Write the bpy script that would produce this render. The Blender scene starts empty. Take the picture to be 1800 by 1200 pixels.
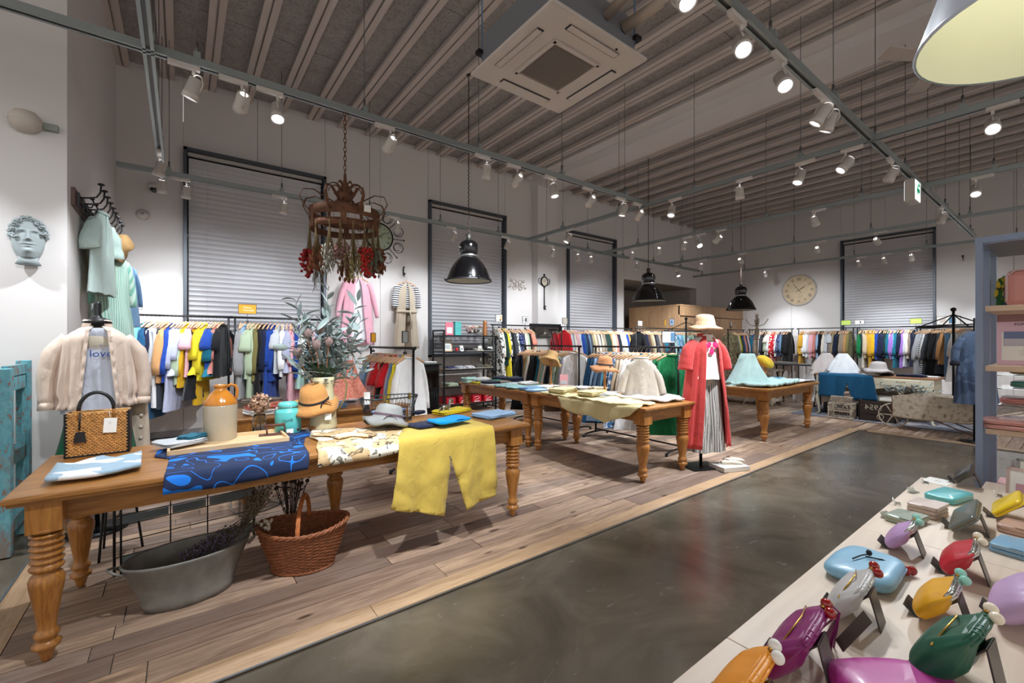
import bpy, bmesh, math, random
from mathutils import Vector, Matrix, Euler, noise
R = math.radians; PI = math.pi
sc = bpy.context.scene; C = sc.collection
random.seed(7)
# ---------------------------------------------------------------- camera, world, exposure
CH = 1.42
cd = bpy.data.cameras.new('camera'); cam = bpy.data.objects.new('camera', cd); C.objects.link(cam)
cd.sensor_width = 36; cd.lens = 766/1800*36; cd.clip_start = .02
YAW = math.atan2(.605, .796)
cam.location = (0, 0, CH); cam.rotation_euler = (PI/2, 0, -YAW); sc.camera = cam
w = bpy.data.worlds.new('world'); sc.world = w; w.use_nodes = True
w.node_tree.nodes['Background'].inputs[0].default_value = (1, .94, .885, 1)
w.node_tree.nodes['Background'].inputs[1].default_value = 0.72
vs = sc.view_settings; vs.view_transform = 'Standard'; vs.look = 'None'; vs.gamma = 1; vs.use_curve_mapping = False
vs.exposure = 0.22
SPOT_W = 150.0
COOL = (.90, .95, 1.0)

def W(u, v=None, X=None, Y=None, Z=None):
    """world point seen at photo position u,v lying on the plane X=, Y= or Z="""
    a = (u-900)/766; b = (600-v)/766 if v is not None else 0
    dx, dy = .605+.796*a, .796-.605*a
    if X is not None: t = X/dx
    elif Y is not None: t = Y/dy
    else: t = (Z-CH)/b
    return Vector((dx*t, dy*t, CH+b*t))

# ---------------------------------------------------------------- helpers
def lin(c):
    return tuple(((x/255)/12.92 if x/255 <= .04045 else ((x/255+.055)/1.055)**2.4) for x in c[:3])

class M:
    def __init__(s): s.v = []; s.f = []; s.m = []; s.sm = []
    def add(s, vs, fs, X=None, mi=0, smooth=False):
        o = len(s.v)
        s.v += [tuple(X @ Vector(p)) for p in vs] if X else [tuple(p) for p in vs]
        s.f += [tuple(i+o for i in f) for f in fs]; s.m += [mi]*len(fs); s.sm += [smooth]*len(fs); return s
    def box(s, c, d, X=None, mi=0, rz=0, taper=1):
        hx, hy, hz = d[0]/2, d[1]/2, d[2]/2; vs = []
        for z in (-1, 1):
            k = taper if z < 0 else 1
            for x, y in ((-1,-1),(1,-1),(1,1),(-1,1)):
                px, py = x*hx*k, y*hy*k
                if rz: px, py = px*math.cos(rz)-py*math.sin(rz), px*math.sin(rz)+py*math.cos(rz)
                vs.append((c[0]+px, c[1]+py, c[2]+z*hz))
        return s.add(vs, [(3,2,1,0),(4,5,6,7),(0,1,5,4),(1,2,6,5),(2,3,7,6),(3,0,4,7)], X, mi)
    def tube(s, pts, r, n=8, X=None, mi=0, cap=True, closed=False, flat=None, smooth=True):
        P = [Vector(p) for p in pts]; N = len(P); vs = []; fs = []
        rr = r if isinstance(r, (list, tuple)) else [r]*N
        up = None
        for i, p in enumerate(P):
            if closed: d = P[(i+1) % N]-P[i-1]
            else: d = P[min(i+1, N-1)]-P[max(i-1, 0)]
            if d.length < 1e-9: d = Vector((0,0,1))
            d.normalize()
            if up is None:
                up = Vector((0,0,1)) if abs(d.z) < .9 else Vector((1,0,0))
            a = d.cross(up)
            if a.length < 1e-6: a = d.orthogonal()
            a.normalize(); b = a.cross(d).normalized(); up = b
            for k in range(n):
                t = 2*PI*k/n
                q = a*math.cos(t)*rr[i] + b*math.sin(t)*rr[i]*(flat if flat else 1)
                vs.append(p+q)
        L = N if closed else N-1
        for i in range(L):
            for k in range(n):
                j = (i+1) % N
                fs.append((i*n+k, i*n+(k+1) % n, j*n+(k+1) % n, j*n+k))
        if cap and not closed:
            fs.append(tuple(range(n))[::-1]); fs.append(tuple((N-1)*n+k for k in range(n)))
        return s.add(vs, fs, X, mi, smooth)
    def lathe(s, prof, n=24, X=None, mi=0, c=(0,0,0), sx=1, sy=1, cap=True, smooth=True, wob=None):
        vs = []; fs = []; K = len(prof)
        for i, (r, z) in enumerate(prof):
            for k in range(n):
                t = 2*PI*k/n; q = r*(wob(t, i) if wob else 1)
                vs.append((c[0]+q*math.cos(t)*sx, c[1]+q*math.sin(t)*sy, c[2]+z))
        for i in range(K-1):
            for k in range(n): fs.append((i*n+k, i*n+(k+1) % n, (i+1)*n+(k+1) % n, (i+1)*n+k))
        if cap:
            if prof[0][0] > 1e-5: fs.append(tuple(range(n))[::-1])
            if prof[-1][0] > 1e-5: fs.append(tuple((K-1)*n+k for k in range(n)))
        return s.add(vs, fs, X, mi, smooth)
    def ball(s, c, r, n=12, X=None, mi=0, sz=1, sx=1, sy=1):
        h = max(4, n//2)
        return s.lathe([(max(r*math.sin(PI*i/h), 1e-6), -r*math.cos(PI*i/h)*sz) for i in range(h+1)], n, X, mi, c, sx, sy, cap=False)
    def grid(s, fn, nu, nv, cu=False, cv=False, X=None, mi=0, smooth=True):
        vs = [fn(i/(nu if cu else nu-1), j/(nv if cv else nv-1)) for i in range(nu) for j in range(nv)]; fs = []
        for i in range(nu if cu else nu-1):
            for j in range(nv if cv else nv-1):
                a, b = (i+1) % nu, (j+1) % nv
                fs.append((i*nv+j, a*nv+j, a*nv+b, i*nv+b))
        return s.add(vs, fs, X, mi, smooth)
    def prism(s, poly, z0, z1, X=None, mi=0, smooth=False):
        n = len(poly)
        vs = [(x, y, z0) for x, y in poly]+[(x, y, z1) for x, y in poly]
        fs = [tuple(range(n))[::-1], tuple(range(n, 2*n))]+[(i, (i+1) % n, n+(i+1) % n, n+i) for i in range(n)]
        return s.add(vs, fs, X, mi, smooth)
    def mesh(s, name, mats):
        me = bpy.data.meshes.new(name); me.from_pydata(s.v, [], s.f)
        for m_ in (mats if isinstance(mats, (list, tuple)) else [mats]): me.materials.append(m_)
        me.polygons.foreach_set('material_index', s.m); me.polygons.foreach_set('use_smooth', s.sm)
        me.update(); return me
    def obj(s, name, mats, parent=None, loc=None, rot=None, bev=0):
        o = bpy.data.objects.new(name, s.mesh(name, mats)); C.objects.link(o)
        if parent: o.parent = parent
        if loc is not None: o.location = loc
        if rot is not None: o.rotation_euler = rot
        if bev:
            b = o.modifiers.new('bevel', 'BEVEL'); b.width = bev; b.segments = 2; b.limit_method = 'ANGLE'; b.angle_limit = R(40)
        return o

def link(name, me, parent=None, loc=(0,0,0), rot=(0,0,0), scale=None, col=None):
    o = bpy.data.objects.new(name, me); C.objects.link(o); o.parent = parent; o.location = loc; o.rotation_euler = rot
    if scale: o.scale = scale if isinstance(scale, (tuple, list)) else (scale,)*3
    if col is not None:
        o.material_slots[0].link = 'OBJECT'; o.material_slots[0].material = col
    return o
def tag(o, label=None, cat=None, group=None, kind=None):
    if label: o['label'] = label
    if cat: o['category'] = cat
    if group: o['group'] = group
    if kind: o['kind'] = kind
    return o
def thing(name, label, cat, loc=(0,0,0), rz=0, group=None, rot=None):
    o = bpy.data.objects.new(name, None); C.objects.link(o); o.empty_display_size = .05
    o.location = loc; o.rotation_euler = rot if rot else (0, 0, rz); return tag(o, label, cat, group)
def struct(name, parent=None):
    o = bpy.data.objects.new(name, None); C.objects.link(o); o.empty_display_size = .05
    if parent: o.parent = parent
    else: o['kind'] = 'structure'
    return o
ORD = 'first second third fourth fifth sixth seventh eighth ninth tenth eleventh twelfth thirteenth fourteenth fifteenth sixteenth seventeenth eighteenth nineteenth twentieth'.split()
def ordn(i):
    if i < 20: return ORD[i]
    return ('twenty-' if i < 29 else 'thirty-')+ORD[(i-20) % 10] if i != 29 else 'thirtieth'

# ---------------------------------------------------------------- materials
def nodes(name):
    m = bpy.data.materials.new(name); m.use_nodes = True; nt = m.node_tree
    return m, nt, nt.nodes['Principled BSDF']
def nz(nt, scale, detail=3, vec=None, rough=.5, dist=0):
    n = nt.nodes.new('ShaderNodeTexNoise'); n.inputs['Scale'].default_value = scale; n.inputs['Detail'].default_value = detail
    n.inputs['Roughness'].default_value = rough; n.inputs['Distortion'].default_value = dist
    if vec: nt.links.new(vec, n.inputs['Vector'])
    return n
def coords(nt, scale=(1,1,1), rot=(0,0,0), rnd=False, kind='Object'):
    tc = nt.nodes.new('ShaderNodeTexCoord'); out = tc.outputs[kind]
    if rnd:
        oi = nt.nodes.new('ShaderNodeObjectInfo'); va = nt.nodes.new('ShaderNodeVectorMath'); va.operation = 'MULTIPLY_ADD'
        va.inputs[1].default_value = (17, 31, 11)
        nt.links.new(oi.outputs['Random'], va.inputs[0]); nt.links.new(out, va.inputs[2]); out = va.outputs[0]
    mp = nt.nodes.new('ShaderNodeMapping'); mp.inputs['Scale'].default_value = scale; mp.inputs['Rotation'].default_value = rot
    nt.links.new(out, mp.inputs['Vector']); return mp.outputs[0]
def ramp(nt, fac, stops, interp='LINEAR'):
    r = nt.nodes.new('ShaderNodeValToRGB'); e = r.color_ramp.elements; r.color_ramp.interpolation = interp
    while len(e) > 1: e.remove(e[-1])
    e[0].position = stops[0][0]; e[0].color = (*stops[0][1], 1)
    for p, c in stops[1:]:
        x = e.new(p); x.color = (*c, 1)
    nt.links.new(fac, r.inputs[0]); return r.outputs[0]
def mixc(nt, fac, a, b, mode='MIX'):
    n = nt.nodes.new('ShaderNodeMix'); n.data_type = 'RGBA'; n.blend_type = mode
    for sck, val in ((n.inputs[0], fac), (n.inputs[6], a), (n.inputs[7], b)):
        if isinstance(val, (int, float)): sck.default_value = val
        elif isinstance(val, tuple): sck.default_value = (*val, 1)
        else: nt.links.new(val, sck)
    return n.outputs[2]
def bump(nt, bs, h, strength=.3, dist=.01):
    b = nt.nodes.new('ShaderNodeBump'); b.inputs['Strength'].default_value = strength; b.inputs['Distance'].default_value = dist
    nt.links.new(h, b.inputs['Height']); nt.links.new(b.outputs[0], bs.inputs['Normal'])
_mc = {}
def mat(name, rgb, rough=.6, metal=0, var=0, vs=6, bmp=0, bs=60, emit=0, coat=0, spec=None):
    if name in _mc: return _mc[name]
    m, nt, b = nodes(name); c = lin(rgb)
    b.inputs['Base Color'].default_value = (*c, 1); b.inputs['Roughness'].default_value = rough; b.inputs['Metallic'].default_value = metal
    if spec is not None: b.inputs['Specular IOR Level'].default_value = spec
    if coat: b.inputs['Coat Weight'].default_value = coat; b.inputs['Coat Roughness'].default_value = .15
    if var:
        n = nz(nt, vs, 4, coords(nt))
        nt.links.new(ramp(nt, n.outputs[0], [(.3, tuple(x*(1-var) for x in c)), (.7, tuple(min(1, x*(1+var)) for x in c))]), b.inputs['Base Color'])
    if bmp: bump(nt, b, nz(nt, bs, 3, coords(nt)).outputs[0], bmp, .004)
    if emit:
        b.inputs['Emission Color'].default_value = (*c, 1); b.inputs['Emission Strength'].default_value = emit
    _mc[name] = m; return m
def wood(name, c1, c2, rough=.4, axis=0, grain=14, rnd=False, stretch=12, coat=0):
    if name in _mc: return _mc[name]
    m, nt, b = nodes(name); s = [grain, grain, grain]; s[axis] = grain/stretch
    n = nz(nt, 1.0, 5, coords(nt, tuple(s), rnd=rnd), .6, 1.2); n2 = nz(nt, 6.0, 3, coords(nt, tuple(s), rnd=rnd), .6, .4)
    c = ramp(nt, n.outputs[0], [(.3, lin(c1)), (.5, lin(tuple((a+b_)/2 for a, b_ in zip(c1, c2)))), (.68, lin(c2))])
    c = mixc(nt, .35, c, ramp(nt, n2.outputs[0], [(.35, tuple(x*.55 for x in lin(c1))), (.6, lin(c2))]))
    nt.links.new(c, b.inputs['Base Color']); b.inputs['Roughness'].default_value = rough
    if coat: b.inputs['Coat Weight'].default_value = coat; b.inputs['Coat Roughness'].default_value = .25
    bump(nt, b, n2.outputs[0], .12, .003); _mc[name] = m; return m
def cloth(rgb, stripe=None, freq=60, rot=0, print_=None, pscale=12, plo=.55, name=None):
    key = name or 'cloth_%02x%02x%02x' % tuple(rgb)
    if key in _mc: return _mc[key]
    m, nt, b = nodes(key); c = lin(rgb); b.inputs['Roughness'].default_value = .88; b.inputs['Specular IOR Level'].default_value = .25
    b.inputs['Sheen Weight'].default_value = .15
    n = nz(nt, 9, 3, coords(nt, rnd=True)); col = mixc(nt, n.outputs[0], tuple(x*.86 for x in c), tuple(min(1, x*1.08) for x in c))
    if stripe is not None:
        wv = nt.nodes.new('ShaderNodeTexWave'); wv.inputs['Scale'].default_value = freq/20; wv.inputs['Distortion'].default_value = .4
        wv.bands_direction = 'Z' if rot else 'X'
        nt.links.new(coords(nt), wv.inputs['Vector'])
        col = mixc(nt, ramp(nt, wv.outputs[1], [(.5, (0,0,0)), (.6, (1,1,1))]), col, lin(stripe))
    if print_ is not None:
        p = nz(nt, pscale, 1, coords(nt, rnd=True), .3, .6)
        col = mixc(nt, ramp(nt, p.outputs[0], [(plo, (0,0,0)), (plo+.015, (1,1,1))]), col, lin(print_))
    nt.links.new(col, b.inputs['Base Color'])
    w1 = nz(nt, 13, 5, coords(nt, (1, 1, .55), rnd=True), .6, .8); bump(nt, b, w1.outputs[0], .6, .018)
    _mc[key] = m; return m

def text(body, size, m, parent, loc, rot, ext=.0006, name='lettering', align='CENTER', sx=1):
    cu = bpy.data.curves.new(name, 'FONT'); cu.body = body; cu.size = size; cu.extrude = ext; cu.align_x = align; cu.align_y = 'CENTER'; cu.resolution_u = 2
    t = bpy.data.objects.new('tmp', cu); C.objects.link(t); bpy.context.view_layer.update()
    me = bpy.data.meshes.new_from_object(t.evaluated_get(bpy.context.evaluated_depsgraph_get())); bpy.data.objects.remove(t)
    me.materials.clear(); me.materials.append(m)
    o = bpy.data.objects.new(name, me); C.objects.link(o); o.parent = parent; o.location = loc; o.rotation_euler = rot; o.scale = (sx, 1, 1); return o

def sheet(poly, step, fn, thick=.006, mi=0):
    """cloth: polygon in x,y cut by a grid, each point mapped by fn(x,y)->(x,y,z), given thickness"""
    bm = bmesh.new(); f = bm.faces.new([bm.verts.new((x, y, 0)) for x, y in poly])
    xs = [p[0] for p in poly]; ys = [p[1] for p in poly]
    for ax, lo, hi in ((0, min(xs), max(xs)), (1, min(ys), max(ys))):
        k = lo+step
        while k < hi-1e-4:
            co = (k, 0, 0) if ax == 0 else (0, k, 0); no = (1,0,0) if ax == 0 else (0,1,0)
            bmesh.ops.bisect_plane(bm, geom=bm.verts[:]+bm.edges[:]+bm.faces[:], plane_co=co, plane_no=no); k += step
    for v in bm.verts: v.co = Vector(fn(v.co.x, v.co.y))
    bm.normal_update()
    bm.verts.index_update()
    top = [v.co.copy() for v in bm.verts]; nrm = [v.normal.copy() for v in bm.verts]; n = len(top)
    m = M(); vs = top+[p-q*thick for p, q in zip(top, nrm)]; fs = []
    for f in bm.faces:
        ids = [v.index for v in f.verts]; fs.append(tuple(ids)); fs.append(tuple(i+n for i in reversed(ids)))
    for e in bm.edges:
        if len(e.link_faces) == 1:
            l = e.link_faces[0].loops; a, b = e.verts[0].index, e.verts[1].index
            for q in l:
                if q.vert.index == a and q.link_loop_next.vert.index == b: a, b = b, a; break
            fs.append((a, b, b+n, a+n))
    bm.free(); m.add(vs, fs, None, mi, True); return m
def fb(x, y, z=0, s=1.0): return noise.noise(Vector((x*s, y*s, z)))

woodT = wood('honey_oak', (133, 84, 35), (186, 131, 70), .38, 0, 16, coat=.15)
woodTy = wood('honey_oak_cross', (133, 84, 35), (186, 131, 70), .38, 1, 16, coat=.15)
woodL = wood('honey_oak_turned', (140, 85, 32), (193, 132, 62), .35, 2, 16, coat=.25)
black = mat('black_metal', (24, 24, 26), .45, .3)
blackg = mat('black_enamel', (8, 8, 10), .12, 0, coat=.6)
white = mat('white_plastic', (196, 190, 184), .5)
paper = mat('paper', (240, 238, 232), .7)
hangw = mat('beech_hanger', (222, 178, 140), .5)
steel = mat('steel', (180, 182, 185), .3, .9)
galv = mat('galvanised_track', (150, 158, 158), .45, .6)
# ---------------------------------------------------------------- room
YA, XC, XL, H = 8.2, 15.3, -.72, 5.38
wallm = mat('wall_paint', (214, 210, 208), .85, bmp=.05, bs=120)
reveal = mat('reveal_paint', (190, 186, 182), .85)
mframe = mat('window_frame_grey', (78, 84, 92), .4, .4)
def panel(m, parent, x0, x1, z0, z1, y, d=.08, name='wall_panel'):
    return M().box(((x0+x1)/2, y+d/2, (z0+z1)/2), (x1-x0-.006, d, z1-z0-.004)).obj(name, m, parent)
wa = struct('wall_back')
M().box(((XL+XC)/2+.5, YA+1.7, H/2), (XC-XL+1.2, .1, H)).obj('backing', mat('wall_dark_backing', (120, 112, 104), .9), wa)
wins = [(.03, 2.05), (4.06, 6.02), (8.02, 9.95)]
WT, WB = 4.33, 1.1
edges = [XL-.3, .03, 1.0, 2.05, 3.05, 4.06, 5.1, 6.02, 6.85, 8.02, 9.0, 9.95, 10.36, 11.7, 13.0, 14.3, XC]
for a, b in zip(edges, edges[1:]):
    iswin = any(a >= p-.01 and b <= q+.01 for p, q in wins); isop = 10.3 < a < 14.2
    if iswin:
        panel(wallm, wa, a, b, WT, H, YA, .25); panel(wallm, wa, a, b, 0, WB, YA, .25)
    elif isop: panel(wallm, wa, a, b, 3.26, H, YA, .25)
    else: panel(wallm, wa, a, b, 0, H, YA, .25)
M().box((7.17, YA-.11, H/2), (.64, .22, H)).obj('pilaster', wallm, wa)
# recess behind the fitting rooms
rc = struct('wall_recess'); 
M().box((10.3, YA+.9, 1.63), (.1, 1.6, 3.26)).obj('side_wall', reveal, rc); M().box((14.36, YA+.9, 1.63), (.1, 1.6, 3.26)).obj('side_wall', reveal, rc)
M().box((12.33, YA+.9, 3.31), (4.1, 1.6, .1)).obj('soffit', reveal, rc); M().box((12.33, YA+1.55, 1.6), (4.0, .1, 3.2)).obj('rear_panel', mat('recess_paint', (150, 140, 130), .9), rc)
wm = struct('wall_left')
M().box((XL-2, 4.9+1.8, H/2), (4, 3.6, H)).obj('wall_block', wallm, wm)
wc = struct('wall_far')
ye = [YA+.3, 7.0, 5.6, 4.3, 3.3, 2.3, 1.0, -.5, -2, -4]
for b, a in zip(ye, ye[1:]):
    segs = [(WT, H), (0, WB)] if 2.2 < a < 4.2 else [(0, H)]
    for z0, z1 in segs: M().box((XC+.1, (a+b)/2, (z0+z1)/2), (.2, b-a-.006, z1-z0)).obj('wall_panel', wallm, wc)
# ceiling: board panels and double joists
ceilm, nt, bb = nodes('ceiling_board')
n1 = nz(nt, 40, 6, coords(nt), .75); n2 = nz(nt, 9, 3, coords(nt))
cc = ramp(nt, n1.outputs[0], [(.36, lin((96, 92, 90))), (.46, lin((158, 153, 150))), (.7, lin((176, 171, 168)))])
nt.links.new(mixc(nt, .3, cc, ramp(nt, n2.outputs[0], [(.3, lin((130, 126, 123))), (.7, lin((180, 176, 172)))])), bb.inputs['Base Color'])
bb.inputs['Roughness'].default_value = .95; bump(nt, bb, n1.outputs[0], .5, .01)
ce = struct('ceiling')
joist = mat('joist_paint', (196, 186, 180), .7)
M().box((6.5, 2, H+.2), (20, 14, .1)).obj('slab', reveal, ce)
JX = [-.65+.4975*k for k in range(-1, 32)]
cols = JX[1:]
for i, x in enumerate(cols):
    if 6.6 < x+.25 < 7.6 and 6.6 < x: continue
    ys = [YA, 6.4, 4.6, 2.8, 1.0, -.8, -2.6, -4.4]
    for y1, y0 in zip(ys, ys[1:]):
        if x+.4975 > XC+.2: continue
        M().box((x+.249, (y0+y1)/2, H+.03), (.485, y1-y0-.008, .05)).obj('ceiling_board', ceilm, ce)
jm = M()
for s in (-1, 1):
    jm.box((s*.036, 0, -.045), (.05, 12.6, .09)); jm.box((s*.058, 0, -.085), (.05, 12.6, .014))
jm.box((0, 0, -.02), (.03, 12.6, .04))
jme = jm.mesh('joist', joist)
for x in cols:
    if 6.8 < x < 7.55: continue
    link('joist', jme, ce, (x, YA-6.3, H))
gb = struct('trim_1'); M().box((7.17, 2, H-.1), (.66, 12.4, .2)).obj('girder', wallm, gb); M().box((6.72, 2, H-.03), (.3, 12.4, .06)).obj('girder_step', wallm, gb)
# windows and venetian blinds
glass = mat('night_glass', (20, 24, 30), .08)
slatm = mat('blind_slat', (196, 196, 200), .45, .1)
def window(n, L, org, rz, label):
    wn = struct('window_%d' % n); wn.location = org; wn.rotation_euler = (0, 0, rz)
    hh = WT-WB
    M().box((L/2, .22, WB+hh/2), (L, .02, hh)).obj('pane', glass, wn)
    fm = M()
    for x in (.022, L-.022): fm.box((x, .0, WB+hh/2), (.044, .16, hh))
    for z in (WB+.022, WT-.022): fm.box((L/2, .0, z), (L, .16, .044))
    fm.obj('window_frame', mframe, wn)
    bl = thing('venetian_blind', label, 'blind', org, rz)
    N = int((hh-.16)/.074)
    sl = M().grid(lambda i, j: ((j-.5)*(L-.13), .03*math.cos(PI*(i-.5))*.35-.004, -(i-.5)*.084), 5, 2)
    sl.grid(lambda i, j: ((j-.5)*(L-.13), .03*math.cos(PI*(i-.5))*.35, -(i-.5)*.084), 5, 2)
    sme = sl.mesh('slat', slatm)
    for k in range(N): link('slat', sme, bl, (L/2, .035, WT-.17-k*.074), (R(22), 0, 0))
    M().box((L/2, .03, WT-.075), (L-.11, .06, .05)).obj('head_rail', mat('blind_head_rail', (190, 186, 180), .5), bl)
    for x in (.3, L-.3): M().tube([(x, -.012, WT-.1), (x, -.012, WB+.08)], .0015, 4).obj('cord', white, bl)
    M().box((L/2, .03, WB+.07), (L-.12, .04, .02)).obj('bottom_rail', slatm, bl)
window(1, 2.02, (.03, YA, 0), 0, 'closed venetian blind in the wide window behind the leftmost clothes rack')
window(2, 1.96, (4.06, YA, 0), 0, 'closed venetian blind in the window behind the black shoe shelf')
window(3, 1.93, (8.02, YA, 0), 0, 'closed venetian blind in the narrow window beside the wooden fitting rooms')
window(4, 2.0, (XC, 4.3, 0), -PI/2, 'closed venetian blind in the far right wall beside the round clock')
# floor
fl = struct('floor')
conc, nt, bb = nodes('polished_concrete')
k1 = nz(nt, 1.6, 8, coords(nt), .62, 1.0); k2 = nz(nt, 1.3, 9, coords(nt, (2.2, 5, 1), (0, 0, .5)), .75, 1.6)
cc = ramp(nt, k1.outputs[0], [(.3, lin((84, 76, 65))), (.55, lin((108, 99, 86))), (.75, lin((130, 120, 106)))])
cc = mixc(nt, ramp(nt, k2.outputs[0], [(.6, (0,0,0)), (.82, (.35,.35,.35))]), cc, lin((150, 144, 132)))
nt.links.new(cc, bb.inputs['Base Color'])
nt.links.new(ramp(nt, k2.outputs[0], [(.3, (.13,)*3), (.7, (.3,)*3)]), bb.inputs['Roughness'])
bump(nt, bb, k1.outputs[0], .03, .01)
EX, EY, X0 = 8.62, 2.2, -.78
M().box((6, 1, -.06), (24, 20, .1)).obj('concrete_slab', conc, fl)
pl, nt, bb = nodes('reclaimed_plank')
oi = nt.nodes.new('ShaderNodeObjectInfo')
base = ramp(nt, oi.outputs['Random'], [(0, lin((140, 120, 104))), (.2, lin((164, 142, 122))), (.4, lin((184, 162, 142))), (.55, lin((122, 106, 96))), (.7, lin((174, 150, 126))), (.85, lin((150, 134, 122))), (.93, lin((198, 182, 164))), (1, lin((200, 168, 136)))], 'CONSTANT')
g1 = nz(nt, 1, 6, coords(nt, (1.4, 16, 4), rnd=True), .65, 1.5); g2 = nz(nt, 1, 3, coords(nt, (5, 60, 6), rnd=True), .6)
kn = nt.nodes.new('ShaderNodeTexVoronoi'); kn.inputs['Scale'].default_value = 1; nt.links.new(coords(nt, (2.6, 8, 1), rnd=True), kn.inputs['Vector'])
cc = mixc(nt, ramp(nt, g1.outputs[0], [(.36, (.75,.75,.75)), (.62, (0,0,0))]), base, lin((92, 72, 60)))
cc = mixc(nt, ramp(nt, g2.outputs[0], [(.3, (.5,.5,.5)), (.5, (0,0,0))]), cc, lin((120, 98, 82)))
cc = mixc(nt, ramp(nt, kn.outputs[0], [(.09, (.9,.9,.9)), (.15, (0,0,0))]), cc, lin((62, 42, 30)))
nt.links.new(mixc(nt, 1.0, cc, (1.22, 1.16, 1.14), 'MULTIPLY'), bb.inputs['Base Color']); bb.inputs['Roughness'].default_value = .5; bump(nt, bb, g2.outputs[0], .2, .003)
rnd = random.Random(11)
planks = []
y = EY+.13
while y < YA:
    wd = rnd.choice([.13, .15, .17, .19]); x = X0+.13-rnd.random()
    while x < XC:
        L = rnd.choice([.5, .8, 1.1, 1.4, 1.9])
        a, b = max(x, X0+.13), min(x+L, XC)
        if b-a > .05: planks.append((a, b, y, min(y+wd, YA)))
        x += L
    y += wd
y = EY+.1
while y > -3:                                     # boards beyond the concrete aisle
    wd = rnd.choice([.115, .13, .15]); x = EX+.13-.0
    while x < XC:
        L = rnd.choice([.8, 1.1, 1.6]); planks.append((x, min(x+L, XC), y-wd, y)); x += L
    y -= wd
def pk(p):
    cx, cy = (p[0]+p[1])/2, (p[2]+p[3])/2; d = cx*.605+cy*.796; s = cx*.796-cy*.605
    return (1e3 if d < .4 or abs(s/d) > 1.25 else 0)+d
planks.sort(key=pk)
rest = M()
for i, (a, b, y0, y1) in enumerate(planks):
    dz = rnd.uniform(-.0012, .0012)
    if i < 300: M().box((0, 0, -.006+dz), (b-a-.005, y1-y0-.005, .014)).obj('plank', pl, fl, ((a+b)/2, (y0+y1)/2, 0))
    else: rest.box(((a+b)/2, (y0+y1)/2, -.006+dz), (b-a-.004, y1-y0-.004, .014))
# the far boards still need their own tints: six joined batches share the stuff part
plf = pl.copy(); plf.name = 'reclaimed_plank_far'; nt = plf.node_tree
g = nt.nodes.new('ShaderNodeNewGeometry')
for l in list(nt.links):
    if l.from_node.type == 'OBJECT_INFO' and l.to_node.type == 'VALTORGB': nt.links.remove(l); 
for n in nt.nodes:
    if n.type == 'VALTORGB' and not n.inputs[0].is_linked: nt.links.new(g.outputs['Random Per Island'], n.inputs[0])
tag(rest.obj('far_planks', plf, fl), kind='stuff')
borm = wood('border_oak', (176, 142, 110), (200, 168, 134), .45, 0, 10)
bormy = wood('border_oak_y', (176, 142, 110), (200, 168, 134), .45, 1, 10)
for i in range(6):
    a = X0+i*(EX+.13-X0)/6; b = X0+(i+1)*(EX+.13-X0)/6
    M().box(((a+b)/2, EY+.065, -.005), (b-a-.003, .127, .016)).obj('border_board', borm, fl)
for i in range(3):
    a = -3+i*1.7; M().box((EX+.065, a+.85, -.005), (.127, 1.69, .016)).obj('border_board', bormy, fl)
for i in range(3):
    a = EY+i*.9; M().box((X0+.065, a+.58, -.005), (.127, .895, .016)).obj('border_board', bormy, fl)
t2 = struct('trim_2')
M().box(((X0+EX)/2, EY-.006, .001), (EX-X0, .01, .006)).obj('metal_edge', steel, t2)
M().box((EX-.006, EY/2-1.5, .001), (.01, EY+3, .006)).obj('metal_edge', steel, t2)
M().box((X0-.006, (EY+4.9)/2, .001), (.01, 4.9-EY, .006)).obj('metal_edge', steel, t2)
sk = mat('skirting', (150, 148, 148), .6)
bs_ = struct('baseboard_back'); M().box((4.8, YA-.01, .05), (11, .02, .1)).obj('skirting', sk, bs_)
bs_ = struct('baseboard_far'); M().box((XC-.01, 3.5, .05), (.02, 7, .1)).obj('skirting', sk, bs_)
# fitting room block
maple = wood('maple_veneer', (176, 136, 98), (198, 160, 122), .5, 2, 4, stretch=8)
fr = thing('fitting_room_cabin', 'pale maple fitting room cabin in the recess beyond the clothes racks', 'fitting room', (0, 0, 0))
fx, fy, fz = 11.5, 7.1, 2.46
for k in range(3):
    y0 = fy+k*.6; M().box((fx+.02, y0+.3, fz/2), (.04, .59, fz)).obj('side_panel', maple, fr, bev=.004)
for k in range(5):
    x0 = fx+.04+k*.75; d = M().box((x0+.375, fy+.02, (fz-.3)/2), (.73, .04, fz-.3)).obj('door_panel', maple, fr, bev=.004)
    if k % 2 == 1: M().box((x0+.66, fy-.015, 1.95), (.03, .03, .16)).obj('door_latch', black, d)
M().box((fx+1.9, fy+.02, fz-.13), (3.8, .07, .26)).obj('fascia', maple, fr, bev=.004)
M().box((fx+1.9, fy+.9, fz+.02), (3.82, 1.85, .04)).obj('roof', maple, fr)
M().box((fx+1.9, fy-.02, fz-.27), (3.8, .03, .03)).obj('rail', maple, fr)
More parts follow.
